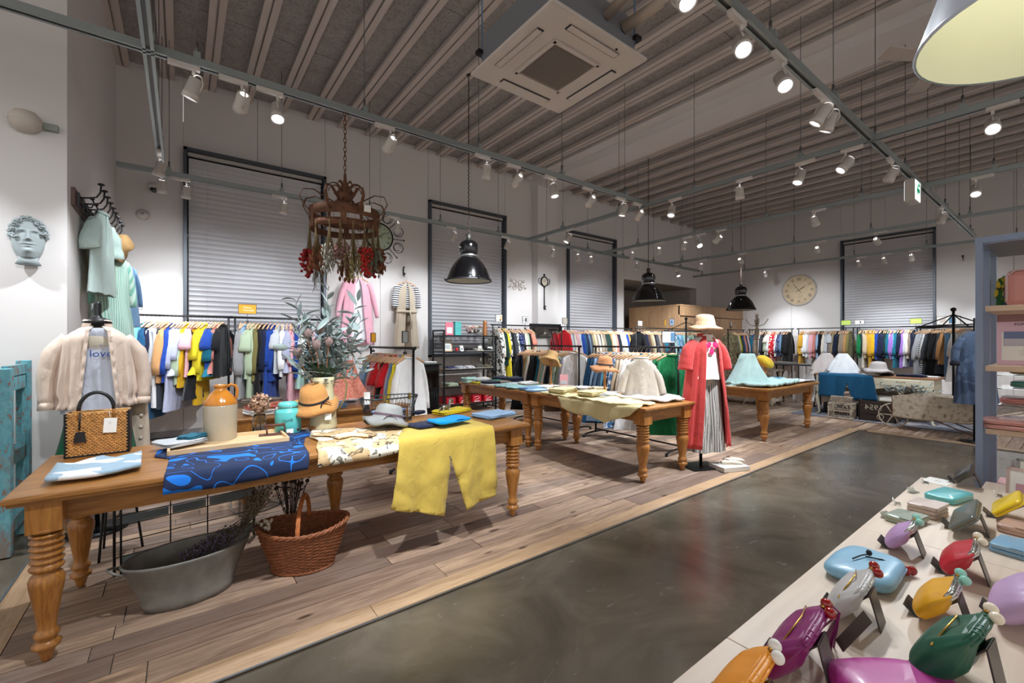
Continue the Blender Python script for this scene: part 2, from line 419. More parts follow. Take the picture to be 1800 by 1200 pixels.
# ---------------------------------------------------------------- lighting tracks and heads
ZT = 3.58
def track(ax, c, a, b, label, hang=1.3):
    L = b-a
    loc = (a, c, ZT) if ax == 'X' else (c, a, ZT); rz = 0 if ax == 'X' else PI/2
    t = thing('lighting_track', label, 'lighting track', loc, rz)
    m = M()
    m.box((L/2, 0, .025), (L, .07, .008)); m.box((L/2, -.033, 0), (L, .006, .05)); m.box((L/2, .033, 0), (L, .006, .05))
    m.box((L/2, -.024, -.025), (L, .022, .006)); m.box((L/2, .024, -.025), (L, .022, .006))
    m.obj('channel', galv, t)
    M().box((L/2, 0, .0), (L, .03, .03)).obj('conductor', mat('track_insert', (90, 92, 92), .5), t)
    x = .5
    rod = mat('rod', (110, 112, 112), .4, .7)
    while x < L:
        r = M().tube([(x, 0, .03), (x, 0, H-ZT)], .004, 5).obj('hanger_rod', rod, t)
        M().box((x, 0, .05), (.045, .08, .05)).obj('clamp', galv, r); M().tube([(x, 0, .07), (x, 0, .16)], .012, 6).obj('turnbuckle', rod, r)
        x += hang
    for e in (0, L): M().box((e, 0, 0), (.01, .074, .06)).obj('end_cap', galv, t)
    return t
track('X', 7.14, -.62, 12.6, 'galvanised lighting track running along the window wall')
track('X', 4.18, -3, 5.83, 'galvanised lighting track running above the dried flower chandelier')
track('X', 1.38, -1.0, 12.9, 'lighting track running overhead from the air conditioner to the exit sign')
track('Y', -.19, 2.6, 8.05, 'short lighting track crossing above the left end of the front table', 1.0)
track('Y', 5.87, -2.5, 7.1, 'cross track over the end of the two middle tables', 1.35)
track('Y', 8.2, -2.5, 7.1, 'cross track running above the middle clothes racks', 1.35)
track('Y', 10.8, -2.0, 7.1, 'cross track above the cream sideboard', 1.35)
track('Y', 13.6, -1.0, 7.9, 'farthest cross track close to the far wall', 1.35)
lensm = mat('lamp_lens', (240, 246, 255), .3, emit=14)
headm = mat('lamp_head_white', (205, 198, 192), .45)
_had = M().box((0, 0, -.045), (.2, .036, .034)).mesh('adapter', headm)
_arm = M().tube([(0.06, 0, -.05), (.06, 0, -.1)], .012, 8).mesh('arm', headm)
_hm = M(); _hm.lathe([(.03, .075), (.05, .07), (.052, -.04), (.056, -.042), (.056, -.085), (.048, -.085), (.046, -.05)], 16, cap=False)
_hous = _hm.mesh('housing', headm)
_lens = M().lathe([(.001, -.062), (.046, -.062)], 16, cap=False).mesh('lens', lensm)
_yoke = M().tube([(0, -.058, -.01), (0, -.062, .05), (0, -.03, .1), (0, 0, .108), (0, .03, .1), (0, .062, .05), (0, .058, -.01)], .006, 6).mesh('yoke', headm)
def spot(ax, c, p, target, label, power=1.0, size=62, blend=.8, off=.0):
    loc = Vector((p, c, ZT)) if ax == 'X' else Vector((c, p, ZT)); rz = 0 if ax == 'X' else PI/2
    t = thing('track_spotlight', label, 'spotlight', loc, rz)
    link('adapter', _had, t); link('arm', _arm, t)
    hl = Vector((.06, 0, -.2)); Rz = Matrix.Rotation(rz, 4, 'Z')
    hw = loc+Rz @ hl; d = Vector(target)-hw
    q = (Rz.inverted() @ (-d).normalized()).to_track_quat('Z', 'Y').to_euler()
    h = link('housing', _hous, t, hl, q); link('lens', _lens, h); link('yoke', _yoke, h)
    ld = bpy.data.lights.new('spot', 'SPOT'); ld.energy = SPOT_W*power; ld.color = COOL; ld.spot_size = R(size); ld.spot_blend = blend; ld.shadow_soft_size = .045
    lo = bpy.data.objects.new('spot_lamp', ld); C.objects.link(lo); dn = d.normalized()
    lo.location = hw+dn*.1; lo.rotation_euler = (-dn).to_track_quat('Z', 'Y').to_euler(); return t
S = spot
# along the wall track (aimed at the wall)
for i, (x, tgt, pw, lb) in enumerate([
    (.0, (-.2, 8.1, .9), 1.3, 'above the left end of the leftmost clothes rack'),
    (1.15, (1.0, 8.1, 1.0), 1.5, 'in front of the wide blind'),
    (2.9, (2.9, 8.15, 1.3), 1.5, 'in front of the pink coat'),
    (4.0, (3.6, 8.15, 1.4), 1.2, 'between the pink coat and the shoe shelf'),
    (5.25, (5.0, 8.1, 1.3), 1.5, 'in front of the blind over the shoe shelf'),
    (6.5, (6.6, 8.1, 1.5), 1.2, 'in front of the key clock'),
    (7.3, (8.6, 8.1, 1.2), 1.5, 'left of the third blind'),
    (7.75, (9.4, 8.1, 1.3), 1.2, 'right of its twin over the third blind'),
    (9.5, (9.8, 7.4, 1.0), 1.2, 'over the right end of the long rack'),
    (11.4, (11.0, 6.2, 1.2), 1.2, 'above the fitting room cabin')]):
    S('X', 7.14, x, tgt, 'white spotlight on the window wall track '+lb, pw*.28, 95, 1.0)
for x, tgt, pw, lb in [(-2.0, (-1.2, 4.85, 1.3), 1.0, 'near the left frame edge'), (.02, (-.6, 4.8, 1.3), 1.3, 'pointing at the cream jacket'), (.6, (.5, 3.1, .8), 1.4, 'left of the dried flower chandelier'),
    (2.75, (3.2, 5.4, .6), 1.3, 'right of the dried flower chandelier'), (3.8, (4.0, 3.6, .7), 1.5, 'above the pale trousers'), (5.2, (5.0, 4.6, .8), 1.2, 'near the end of this track'),
    (.34, (-.1, 8.2, 1.05), 1.8, 'added to wash the wall behind the left corner rack'), (1.6, (1.3, 8.2, 1.05), 1.8, 'added to wash the wall behind the orange sign'), (3.2, (3.1, 8.2, 1.1), 1.8, 'added to wash the wall behind the hanging pink coat'), (4.5, (5.1, 8.2, 1.05), 1.8, 'added to wash the wall behind the shoe shelf'), (5.6, (7.0, 8.2, 1.05), 2.8, 'added to wash the wall behind the leaning mirror')]:  # this row of heads is added to brighten the window wall evenly
    S('X', 4.18, x, tgt, 'white spotlight on the chandelier track '+lb, pw)
for x, tgt, pw, lb in [(-.4, (-1.3, 4.9, 1.3), .8, 'added out of frame to light the plaster mask'), (.3, (.6, 3.1, .75), 1.7, 'added out of frame to light the front table'), (1.3, (1.6, 3.2, .75), 2.0, 'added out of frame to light the yellow trousers'), (2.2, (1.9, -.1, .75), .45, 'above the purse display'), (2.9, (1.2, 0, .75), .5, 'left of the brighter lamp near the shade'),  # first three heads are extra, added out of frame for their light
    (3.55, (2.2, .1, .75), .75, 'the big glaring lamp at the upper right'), (4.35, (3.9, 3.2, .7), 1.9, 'turned to the middle tables'), (4.55, (4.75, 2.6, .9), 1.6, 'the smaller glaring lamp beside the ceiling fan'),
    (6.6, (7.3, 3.0, .7), 1.6, 'past the cross track'), (9.6, (10.1, 2.4, .8), 1.4, 'near the exit sign')]:
    S('X', 1.38, x, tgt, 'white spotlight on the overhead aisle track '+lb, pw)
for y, tgt, pw, lb in [(6.3, (-.6, 6.8, 1.6), 1.2, 'upper one of the left pair'), (7.0, (-.2, 8.1, 1.0), 1.2, 'lower one of the left pair')]:
    S('Y', -.19, y, tgt, 'white spotlight on the short left track '+lb, pw)
for y, tgt, pw, lb in [(5.9, (4.6, 6.6, .7), 1.3, 'near the window wall'), (3.7, (5.0, 3.6, 1.0), 1.3, 'above the white blouse'), (2.7, (6.8, 3.0, .8), 1.3, 'second above the middle tables'), (2.0, (4.9, 2.5, 1.0), 1.3, 'left of the track crossing'), (1.55, (4.4, 3.2, .7), 1.2, 'at the track crossing'), (.45, (3.4, .2, 1.1), 1.2, 'right of the track crossing'), (-.6, (3.6, -.2, 1.0), 1.0, 'behind the big white shade')]:
    S('Y', 5.87, y, tgt, 'white spotlight on the near cross track '+lb, pw)
for y, tgt, pw, lb in [(6.2, (9.0, 7.6, 1.1), 1.4, 'above the long rack'), (4.9, (9.6, 6.6, 1.0), 1.4, 'left one over the middle racks'), (4.6, (7.4, 3.0, .8), 1.2, 'right one over the middle racks'), (2.6, (10.0, 2.4, .8), 1.4, 'before the sideboard'), (.8, (6, .6, .1), 1.3, 'the glaring lamp under the far air conditioner'), (.35, (10, .6, .1), 1.2, 'right of the glaring lamp'), (4.2, (9.1, 8.2, 1.05), 1.8, 'aimed at the third blind'), (5.5, (10.6, 7.6, 1.2), 2.0, 'aimed at the end of the long rack')]:
    S('Y', 8.2, y, tgt, 'white spotlight on the middle cross track '+lb, pw)
for y, tgt, pw, lb in [(5.0, (15.2, 5.6, 1.3), 1.6, 'facing the round clock'), (3.4, (15.2, 4.6, 1.2), 1.5, 'facing the far blind'), (2.4, (15.2, 2.0, 1.2), 1.6, 'facing the far right corner'), (6.0, (12, 7, 1.6), 1.3, 'facing the maple cabin')]:
    S('Y', 10.8, y, tgt, 'white spotlight on the cross track above the sideboard '+lb, pw)
for y, lb in [(3.4, 'leftmost'), (2.9, 'centre'), (2.4, 'rightmost')]:
    S('Y', 13.6, y, (15.2, y, 1.2), 'small white spotlight in the trio before the far blind, '+lb+' one', .7)
for y, lb in [(1.0, 'right of the trio'), (5.6, 'near the clock')]:
    S('Y', 13.6, y, (15.2, y, 1.2), 'small white spotlight on the farthest cross track '+lb, 1.2)
# ---------------------------------------------------------------- pendants
def pendant(x, y, z, label, dia=.64):
    t = thing('pendant_lamp', label, 'pendant lamp', (x, y, z), 0, None); k = dia/.64
    M().lathe([(.32*k, 0), (.325*k, .012), (.315*k, .03), (.30*k, .07), (.27*k, .15), (.22*k, .24), (.16*k, .31), (.13*k, .335), (.12*k, .34)], 36, cap=False).obj('shade', blackg, t)
    M().lathe([(.318*k, .004), (.29*k, .07), (.26*k, .15), (.21*k, .235), (.15*k, .3), (.05*k, .33)], 36, cap=False).obj('inner_reflector', mat('reflector_cream', (205, 205, 190), .5), t)
    M().lathe([(.335*k, -.008), (.335*k, .012), (.318*k, .012), (.318*k, -.008), (.335*k, -.008)], 36, cap=False).obj('rim', black, t)
    M().lathe([(.12*k, .345), (.125*k, .352), (.125*k, .37), (.118*k, .378)], 24).obj('collar', steel, t)
    M().lathe([(.125*k, .378), (.135*k, .39), (.135*k, .52), (.125*k, .545), (.08*k, .58), (.03, .6)], 28).obj('lamp_housing', blackg, t)
    for a in range(3):
        q = a*2*PI/3+.4; M().tube([(math.cos(q)*.33*k, math.sin(q)*.33*k, 0), (math.cos(q)*.35*k, math.sin(q)*.35*k, .03)], .012, 6).obj('clip', black, t)
    for s in (-1, 1): M().tube([(s*.13*k, 0, .47), (s*.165*k, 0, .47)], .008, 6).obj('thumbscrew', steel, t)
    M().tube([(0, 0, .58), (0, 0, .68)], [.03, .045], 10).obj('hook_block', mat('dark_steel', (70, 68, 66), .5, .6), t)
    m = M(); z0, z1 = .68, H-z-.09; n = int((z1-z0)*16)
    m.tube([(0, 0, z0), (0, 0, z1)], .004, 5)
    N = n*6; m.tube([(.011*math.cos(i*PI/3), .011*math.sin(i*PI/3), z0+(z1-z0)*i/N) for i in range(N)], .0045, 4)
    m.obj('twisted_cord', mat('cord_rust', (62, 46, 38), .7), t)
    M().lathe([(.04, z1), (.05, z1+.04)], 12).obj('ceiling_hook', black, t)
pendant(3.33, 5.42, 2.30, 'nearest glossy black pendant lamp, hanging before the shoe shelf blind')
pendant(7.86, 5.58, 2.28, 'middle glossy black pendant lamp, hanging before the maple cabin', .66)
pendant(11.26, 5.26, 2.22, 'farthest glossy black pendant lamp, left of the round wall clock', .66)
# big white shade at the upper right
t = thing('drum_pendant', 'large white enamel pendant shade filling the upper right corner', 'pendant lamp', (1.752, .005, 2.22)); t.scale = (.70,)*3
shm = mat('shade_enamel', (205, 215, 232), .25, coat=.3)
M().lathe([(.43, 0), (.436, .006), (.43, .02), (.37, .2), (.29, .42), (.2, .5), (.06, .53)], 48, cap=False).obj('shade', shm, t)
M().lathe([(.425, .004), (.365, .19), (.28, .4), (.19, .47), (.02, .49)], 48, cap=False).obj('lit_interior', mat('shade_lit', (226, 226, 200), .6, emit=.10), t)
M().tube([(0, 0, .5), (0, 0, (H-2.22)/.70)], .006, 6).obj('cable', white, t)
ld = bpy.data.lights.new('bulb', 'POINT'); ld.energy = .9; ld.color = (1, .97, .85); ld.shadow_soft_size = .08
lo = bpy.data.objects.new('shade_bulb', ld); C.objects.link(lo); lo.location = (1.752, .005, 2.4)
# ---------------------------------------------------------------- cassette air conditioner
def cassette(cx, cy, z, s, label, rz=0):
    t = thing('ceiling_air_conditioner', label, 'air conditioner', (cx, cy, z), rz); h = s/2
    pm = mat('ac_white', (205, 196, 190), .45)
    m = M(); m.box((0, 0, .012), (s, s, .024)); m.obj('face_panel', pm, t, bev=.008)
    M().box((0, 0, .17), (s*.86, s*.86, .28)).obj('casing', mat('ac_casing', (134, 136, 142), .5, .4), t)
    M().lathe([(.06, 0), (.063, .003)], 20, X=Matrix.Translation((s*.431, .12, .17)) @ Matrix.Rotation(PI/2, 4, 'Y')).obj('knockout', pm, t)
    g = M(); w_ = s*.4; n = 34
    g.box((0, 0, -.004), (w_+.02, w_+.02, .004))
    for k in range(n): g.box((0, -w_/2+w_*(k+.5)/n, -.009), (w_, .005, .006))
    gm = g.obj('intake_grille', mat('ac_grille', (140, 130, 124), .5), t)
    f = M()
    for sx in (-1, 1): f.box((sx*w_*.58, 0, -.006), (.03, w_*1.2, .012)); f.box((0, sx*w_*.58, -.006), (w_*1.2, .03, .012))
    f.obj('grille_frame', pm, t)
    for k in range(4):
        X = Matrix.Rotation(k*PI/2, 4, 'Z')
        sl = M().box((0, h*.78, -.002), (s*.52, .052, .008), X).obj('slot', mat('ac_slot', (30, 32, 36), .6), t)
        M().box((0, h*.79, -.008), (s*.5, .045, .006), X @ Matrix.Translation((0, 0, 0))).obj('louver', pm, sl)
    for sx, sy in ((1, 1), (-1, 1), (1, -1), (-1, -1)):
        M().tube([(sx*s*.43, sy*s*.43, .12), (sx*s*.43, sy*s*.43, H-z)], .006, 5).obj('threaded_rod', mat('zinc_rod', (90, 120, 150), .4, .6), t)
        M().box((sx*s*.44, sy*s*.44, .17), (.06, .05, .03)).obj('bracket', black, t)
    for s_ in (-1, 1): M().tube([(s_*s*.43, -s*.43, H-z-.1), (s_*s*.43, s*.1, .5)], .004, 5).obj('brace_wire', mat('zinc_rod', (90, 120, 150)), t)
    M().tube([(s*.3, -s*.43, .2), (s*.35, -s*.7, .24), (s*.35, -s*.75, .6), (s*.35, -s*.75, H-z)], .045, 10).obj('drain_pipe', mat('pipe_wrap', (180, 165, 150), .7), t)
    M().tube([(s*.1, -s*.43, .2), (s*.1, -s*.9, .3), (s*.1, -s*1.2, .9), (s*.1, -s*1.2, H-z)], .035, 10).obj('coolant_pipe', mat('pipe_wrap', (180, 165, 150), .7), t)
    M().ball((s*.2, -s*.44, .0), .01, 8).obj('sensor', black, t)
cassette(2.29, 2.45, 3.51, .955, 'white cassette air conditioner hanging in the top centre')
cassette(10.4, -.35, 3.9, .95, 'second cassette air conditioner half out of frame on the right')
# ceiling fan
fp = Vector((6.4, 1.15, 0))
t = thing('ceiling_fan', 'dusky white ceiling fan with long down rod behind the exit sign track', 'ceiling fan', (6.3, .88, H))
fm_ = mat('fan_white', (196, 184, 176), .5)
M().lathe([(.1, 0), (.09, -.04), (.035, -.26), (.03, -.28)], 20).obj('canopy', fm_, t); M().tube([(0, 0, -.2), (0, 0, -.95)], .018, 8).obj('down_rod', fm_, t)
M().lathe([(.03, -.85), (.06, -.95), (.14, -.99), (.17, -1.03), (.17, -1.08), (.13, -1.12), (.02, -1.13)], 28).obj('motor', fm_, t)
for k in range(3):
    q = k*2*PI/3+.5; X = Matrix.Translation((0, 0, -1.02)) @ Matrix.Rotation(q, 4, 'Z') @ Matrix.Rotation(R(10), 4, 'X')
    M().prism([(.14, -.03), (.3, -.07), (.68, -.085), (.7, .085), (.3, .06), (.14, .03)], -.006, .006, X).obj('blade', fm_, t)
# exit sign
t = thing('exit_sign', 'green and white running figure exit sign box under the aisle track', 'exit sign', (7.57, 1.36, 3.36), PI/2); t.scale = (1, .72, .66)
M().box((0, 0, 0), (.1, .42, .42)).obj('sign_box', white, t, bev=.006)
for sx in (-1, 1): M().box((sx*.052, 0, 0), (.006, .37, .37)).obj('lit_face', mat('exit_face', (235, 250, 245), .4, emit=1.6), t)
gsm = mat('exit_green', (0, 150, 100), .4, emit=.5)
X = Matrix.Translation((-.057, 0, 0)) @ Matrix.Rotation(-PI/2, 4, 'Z') @ Matrix.Rotation(PI/2, 4, 'X')
m = M(); m.prism([(-.12, 0), (-.04, .1), (-.04, .04), (.1, .04), (.1, -.04), (-.04, -.04), (-.04, -.1)], 0, .004, X); m.prism([(.1, .12), (.03, .17), (-.02, .1), (.06, .06)], 0, .004, X); m.obj('pictogram', gsm, t)
for s_ in (-1, 1): M().tube([(0, s_*.1, .2), (0, s_*.1, .3)], .008, 6).obj('bracket', galv, t)
for p, lb in [(W(1485, 212, Z=H-.12), 'above the ceiling fan track')]:
    pass
# small round ceiling sensors
for (x, y), lb in [((9.0, 1.1), 'right of the ceiling fan'), ((5.3, .6), 'above the big white shade')]:
    t = thing('smoke_detector', 'round white smoke detector on the joists '+lb, 'smoke detector', (x, y, H-.1)); M().lathe([(.07, 0), (.075, -.02), (.05, -.045), (.001, -.05)], 20).obj('dome', white, t)
# wall mounted things on the left walls
p = W(48, 218, Y=4.9)
t = thing('emergency_light', 'cream half-dome emergency light high on the left wall', 'emergency light', p)
M().lathe([(.0005, -.075), (.05, -.07), (.085, -.03), (.09, 0), (.088, .03), (.06, .07), (.001, .085)], 24, Matrix.Translation((0, -.05, 0))).obj('dome', mat('cream_plastic', (196, 186, 174), .5), t)
M().lathe([(.091, -.006), (.094, 0), (.091, .006)], 24, Matrix.Translation((0, -.05, 0)), cap=False).obj('seam_ring', white, t)
M().box((.13, -.02, 0), (.08, .04, .05)).obj('junction_box', mat('box_green_grey', (140, 146, 136), .6), t); M().box((0, -.01, 0), (.12, .02, .1)).obj('back_plate', white, t)
p = W(272, 331, Y=YA); t = thing('security_camera', 'small dome security camera on the window wall left of the wide blind', 'camera', p)
M().lathe([(.07, .04), (.075, .0), (.065, -.03)], 20, Matrix.Translation((0, -.09, 0))).obj('housing', white, t); M().lathe([(.06, -.03), (.05, -.06), (.02, -.085), (.001, -.09)], 20, Matrix.Translation((0, -.09, 0))).obj('lens_dome', blackg, t); M().box((0, -.02, .03), (.1, .04, .05)).obj('mount', white, t)
p = W(251, 377, Y=YA); t = thing('wall_sensor', 'round cream sensor on the window wall beneath the dome camera', 'sensor', p)
M().lathe([(.001, -.06), (.05, -.055), (.075, -.02), (.08, 0)], 20, Matrix.Rotation(-PI/2, 4, 'X')).obj('dome', white, t)
M().ball((0, -.05, 0), .025, 10).obj('eye', mat('sensor_eye', (160, 155, 150), .3), t)
# ---------------------------------------------------------------- garments
def gbody(m, L, hw=.2, hem=.24, ht=.04, seed=0, amp=.35, neckw=.07, waist=None, z0=-.085, nf=7, n=28, rows=13, peplum=0, mi=0):
    """closed flattened tube from neck to hem with vertical folds"""
    rr = random.Random(seed); ph = [rr.uniform(0, 6.28) for _ in range(4)]
    zs = [0, .02, .05, .085]+[.085+(L-.085)*(k/(rows-4)) for k in range(1, rows-3)]
    def fn(i, j):
        k = int(round(j*(len(zs)-1))); d = zs[k]; f = max(0, (d-.085)/(L-.085)); th = i*2*PI
        if k == 0: w_, t_ = neckw, ht*.7
        elif k == 1: w_, t_ = neckw*1.15, ht*.75
        elif k == 2: w_, t_ = (neckw+hw)/2+.01, ht*.72
        else: w_, t_ = hw+(hem-hw)*f**1.2, ht*(.72+.5*f)
        if waist: w_ *= 1-waist[1]*math.exp(-((f-waist[0])/.12)**2); t_ *= 1-.3*math.exp(-((f-waist[0])/.12)**2)
        if peplum and f > .72: w_ *= 1+peplum*(f-.72)*3; t_ *= 1+(f-.72)*2
        a = amp*min(1, f*1.6+.06)
        fold = math.sin(nf*th+ph[0]+1.5*math.sin(d*5+ph[1]))*.6+math.sin((nf*2+1)*th+ph[2]+d*9)*.4
        c, s = math.cos(th), math.sin(th)
        x = w_*c*(1+.02*fold*a); y = t_*(abs(s)**.8)*(1 if s >= 0 else -1)*(1+a*fold)+.006*fold*a
        return (x+.006*math.sin(d*7+ph[3]), y, z0-d+(.006*fold if k == len(zs)-1 else 0))
    m.grid(fn, n, len(zs), cu=True, mi=mi)
    return m
def sleeve(m, s, L, hw=.2, r0=.062, r1=.042, seed=0, out=.09, z0=-.165, fwd=0, mi=0, n=10):
    rr = random.Random(seed+s*3); pts = []; rs = []
    K = 7
    for k in range(K):
        f = k/(K-1); pts.append((s*(hw-.035+out*math.sin(min(1, f*1.3)*1.4)*(.6+.4*f)), fwd*f*.05+rr.uniform(-.006, .006), z0-L*f+.0))
        rs.append((r0+(r1-r0)*f)*(.5+.5*min(1, f*3))*rr.uniform(.94, 1.06))
    m.tube(pts, rs, n, flat=.42, mi=mi); return m
def mk(kind, seed):
    m = M(); rr = random.Random(seed)
    if kind == 'S': gbody(m, .68+rr.uniform(-.05, .08), .2, .25, .034, seed); [sleeve(m, s, .52, seed=seed) for s in (-1, 1)]
    elif kind == 'T': gbody(m, .64+rr.uniform(-.05, .05), .21, .26, .034, seed); [sleeve(m, s, .26, r0=.058, r1=.07, out=.10, seed=seed, z0=-.15) for s in (-1, 1)]
    elif kind == 'N': gbody(m, .6, .17, .25, .032, seed, nf=9, amp=.5)
    elif kind == 'D': gbody(m, 1.08+rr.uniform(-.08, .08), .2, .32, .04, seed, nf=8, amp=.55, waist=(.36, .12)); [sleeve(m, s, .45, seed=seed) for s in (-1, 1)]
    elif kind == 'C': gbody(m, .95, .2, .25, .045, seed, amp=.3); [sleeve(m, s, .56, seed=seed, r0=.066, r1=.05) for s in (-1, 1)]
    elif kind == 'B': gbody(m, .62, .2, .25, .034, seed, amp=.4, nf=10, waist=(.68, .14), peplum=.35); [sleeve(m, s, .36, seed=seed, r1=.055) for s in (-1, 1)]
    elif kind == 'K': gbody(m, .82, .14, .3, .04, seed, nf=12, amp=.7, neckw=.13, z0=-.15)
    elif kind == 'P':
        for s in (-1, 1):
            mm = M(); gbody(mm, .92, .085, .1, .032, seed+s, nf=4, amp=.3, neckw=.08, z0=-.15, n=16); m.add([(x+s*.082, y, z) for x, y, z in mm.v], mm.f, smooth=True)
        m.box((0, 0, -.165), (.33, .05, .035))
    if kind in 'STCBD':      # collar and front placket
        m.tube([(.075*math.cos(t), .03*math.sin(t)-.002, -.082+.008*math.sin(t)) for t in [i*2*PI/12 for i in range(12)]], .013, 6, closed=True)
        for s in (-1, 1): m.tube([(s*.012, s*0-.033*sg, -.1-.08*k) for k in range(6) for sg in (1,)], .0035, 4)
    return m.mesh('garment_'+{'S':'shirt','T':'tee','N':'tank','D':'dress','C':'coat','B':'blouse','K':'skirt','P':'trousers'}[kind], cloth((200, 200, 200)))
GM = {k: [mk(k, 11*i+ord(k)) for i in range(3)] for k in 'STNDCBKP'}
_hk = M(); _hk.tube([(-.2, 0, -.15), (-.12, 0, -.105), (-.05, 0, -.078), (0, 0, -.066), (.05, 0, -.078), (.12, 0, -.105), (.2, 0, -.15)], [.011, .012, .013, .014, .013, .012, .011], 7)
HANG = _hk.mesh('hanger', hangw)
HOOK = M().tube([(0, 0, -.066), (0, 0, -.03), (.012, 0, -.018), (.02, 0, -.002), (.014, 0, .014), (0, 0, .02), (-.014, 0, .012), (-.018, 0, .0)], .0022, 5).mesh('hook', steel)
COL = dict(white=(238,238,238), ivory=(228,220,206), cream=(226,200,176), beige=(196,178,152), tan=(200,150,100), camel=(176,132,84), mustard=(214,166,28), yellow=(216,196,40), gold=(200,152,50), olive=(120,112,66), khaki=(150,138,104), sage=(176,192,164), mint=(164,200,190), palemint=(190,210,204), green=(18,112,66), forest=(20,52,44), teal=(22,104,128), petrol=(20,74,112), sky=(96,168,206), lightblue=(150,182,214), denim=(96,128,160), bluegrey=(136,154,188), royal=(28,66,152), navy=(22,30,58), lavender=(172,176,200), lilac=(150,110,190), pink=(222,170,178), dustypink=(200,128,118), salmon=(236,140,120), coral=(224,70,56), red=(196,22,32), wine=(110,20,30), brown=(92,66,50), taupe=(140,126,112), grey=(150,150,152), charcoal=(62,66,74), black=(20,20,24), silver=(196,200,206))
CN = dict(palemint='pale mint', lightblue='light blue', bluegrey='blue-grey', dustypink='dusty pink')
PAT = dict(whiteblack=('white and black patterned', cloth((226,226,220), print_=(40,40,42), pscale=22, plo=.56, name='cloth_white_black_print')),
    navydots=('navy spotted', cloth((30,44,92), print_=(220,220,228), pscale=45, plo=.64, name='cloth_navy_spots')),
    olivepat=('olive patterned', cloth((132,124,96), print_=(96,88,64), pscale=20, plo=.5, name='cloth_olive_print')),
    bluepat=('blue and white patterned', cloth((60,104,150), print_=(205,215,225), pscale=30, plo=.52, name='cloth_blue_print')),
    navystripe=('white and navy striped', cloth((232,230,226), stripe=(36,42,66), freq=150, rot=1, name='cloth_navy_stripe')),
    redpat=('red and white patterned', cloth((200,30,40), print_=(238,230,225), pscale=20, plo=.55, name='cloth_red_print')),
    pinkstripe=('pink striped', cloth((216,164,176), stripe=(150,70,90), freq=240, name='cloth_pink_stripe')))
KN = dict(S='long-sleeved shirt', T='short-sleeved top', N='sleeveless top', D='long dress', C='long coat', B='gathered blouse', K='long skirt', P='trousers')
KC = dict(S='shirt', T='top', N='top', D='dress', C='coat', B='blouse', K='skirt', P='trousers')
def colmat(c): return PAT[c][1] if c in PAT else cloth(COL[c])
def colname(c): return PAT[c][0] if c in PAT else CN.get(c, c)
def garment(c, k, loc, rz, label, group=None, sc_=1, hang=True, wide=1):
    nm = {'S':'hanging_shirt','T':'hanging_tee','N':'hanging_tee','D':'hanging_dress','C':'hanging_coat','B':'hanging_blouse','K':'hanging_skirt','P':'hanging_trousers'}[k]
    t = thing(nm, label, KC[k], loc, rz, group)
    link('garment', random.choice(GM[k]), t, scale=(sc_*wide, sc_, sc_), col=colmat(c))
    if hang: link('hanger', HANG, t); link('hook', HOOK, t)
    return t
railm = mat('rack_black', (26, 27, 30), .4, .4)
def rack(a, b, z, label, feet='rail', endpost=True, mid=None):
    """garment rack: rail from a to b (x,y), posts, feet"""
    a = Vector((a[0], a[1], 0)); b = Vector((b[0], b[1], 0)); d = b-a; L = d.length; rz = math.atan2(d.y, d.x)
    t = thing('garment_rack', label, 'clothes rack', a, rz)
    M().tube([(-.04, 0, z), (L+.04, 0, z)], .014, 10).obj('rail', railm, t)
    cm = mat('rail_clips', (200, 202, 206), .3, .8)
    for i, x in enumerate([0, L]):
        p = M().tube([(x, 0, z-.01), (x, 0, .05)], .014, 8).obj('post', railm, t)
        f = M(); f.tube([(x, -.26, .02), (x, -.22, .05), (x, -.1, .06), (x, .1, .06), (x, .22, .05), (x, .26, .02)], .013, 8)
        for s in (-1, 1): f.tube([(x, s*.26, .045), (x, s*.26, 0)], .018, 8)
        f.obj('foot', railm, t)
        M().ball((x+(-.04 if i == 0 else .04), 0, z), .02, 8).obj('end_knob', railm, t)
    M().tube([(0, 0, .1), (L, 0, .1)], .011, 8).obj('base_bar', railm, t)
    return t
def fill(a, b, z, seq, where, group, gap=None, scale=1, rot0=None, skew=0, s0=.05, s1=.05, startname='left'):
    a = Vector((a[0], a[1], z-.018)); b = Vector((b[0], b[1], z-.018)); d = b-a; rz = math.atan2(d.y, d.x)
    items = seq.split(); n = len(items); L = d.length; lo, hi = s0, L-s1
    for i, it in enumerate(items):
        c, k = it.split(':'); f = lo+(hi-lo)*(i+.5)/n; p = a+d*(f/L)+Vector((0, 0, 0))
        r = (rot0 if rot0 is not None else rz+PI/2+skew)+random.uniform(-.13, .13)
        garment(c, k, p, r, '%s %s, %s, %s from %s' % (colname(c), KN[k], where.replace('the ', '', 1), ordn(i), startname), group, scale*random.uniform(.96, 1.04))
ZR = 1.775
rack((-.66, 7.62), (.56, 7.62), ZR, 'tall black rack in the left corner under the small photo sign')
fill((-.66, 7.62), (.56, 7.62), ZR, 'bluegrey:S bluegrey:S cream:B cream:S cream:P sky:T petrol:D navy:S silver:S white:P charcoal:P tan:S royal:S lavender:D lavender:B sage:S mustard:S pink:T black:K mustard:P yellow:B yellow:S royal:T teal:B dustypink:B black:T', 'the left corner rack', 'clothes on the left corner rack', skew=-.45, scale=1.13)
rack((.64, 7.62), (1.86, 7.62), ZR, 'tall black rack behind the eucalyptus bouquet under the orange sign')
fill((.64, 7.62), (1.86, 7.62), ZR, 'grey:C lightblue:S sage:T sage:C olive:S black:D navy:S royal:D royal:S silver:T white:S lavender:B pink:D pinkstripe:D royal:S mint:K white:T teal:S pink:S lightblue:S', 'the rack behind the eucalyptus', 'clothes behind the eucalyptus', skew=-.35, scale=1.13)
ZL = 1.345
rack((2.05, 4.5), (2.05, 5.85), ZL, 'low black rack behind the wire basket')
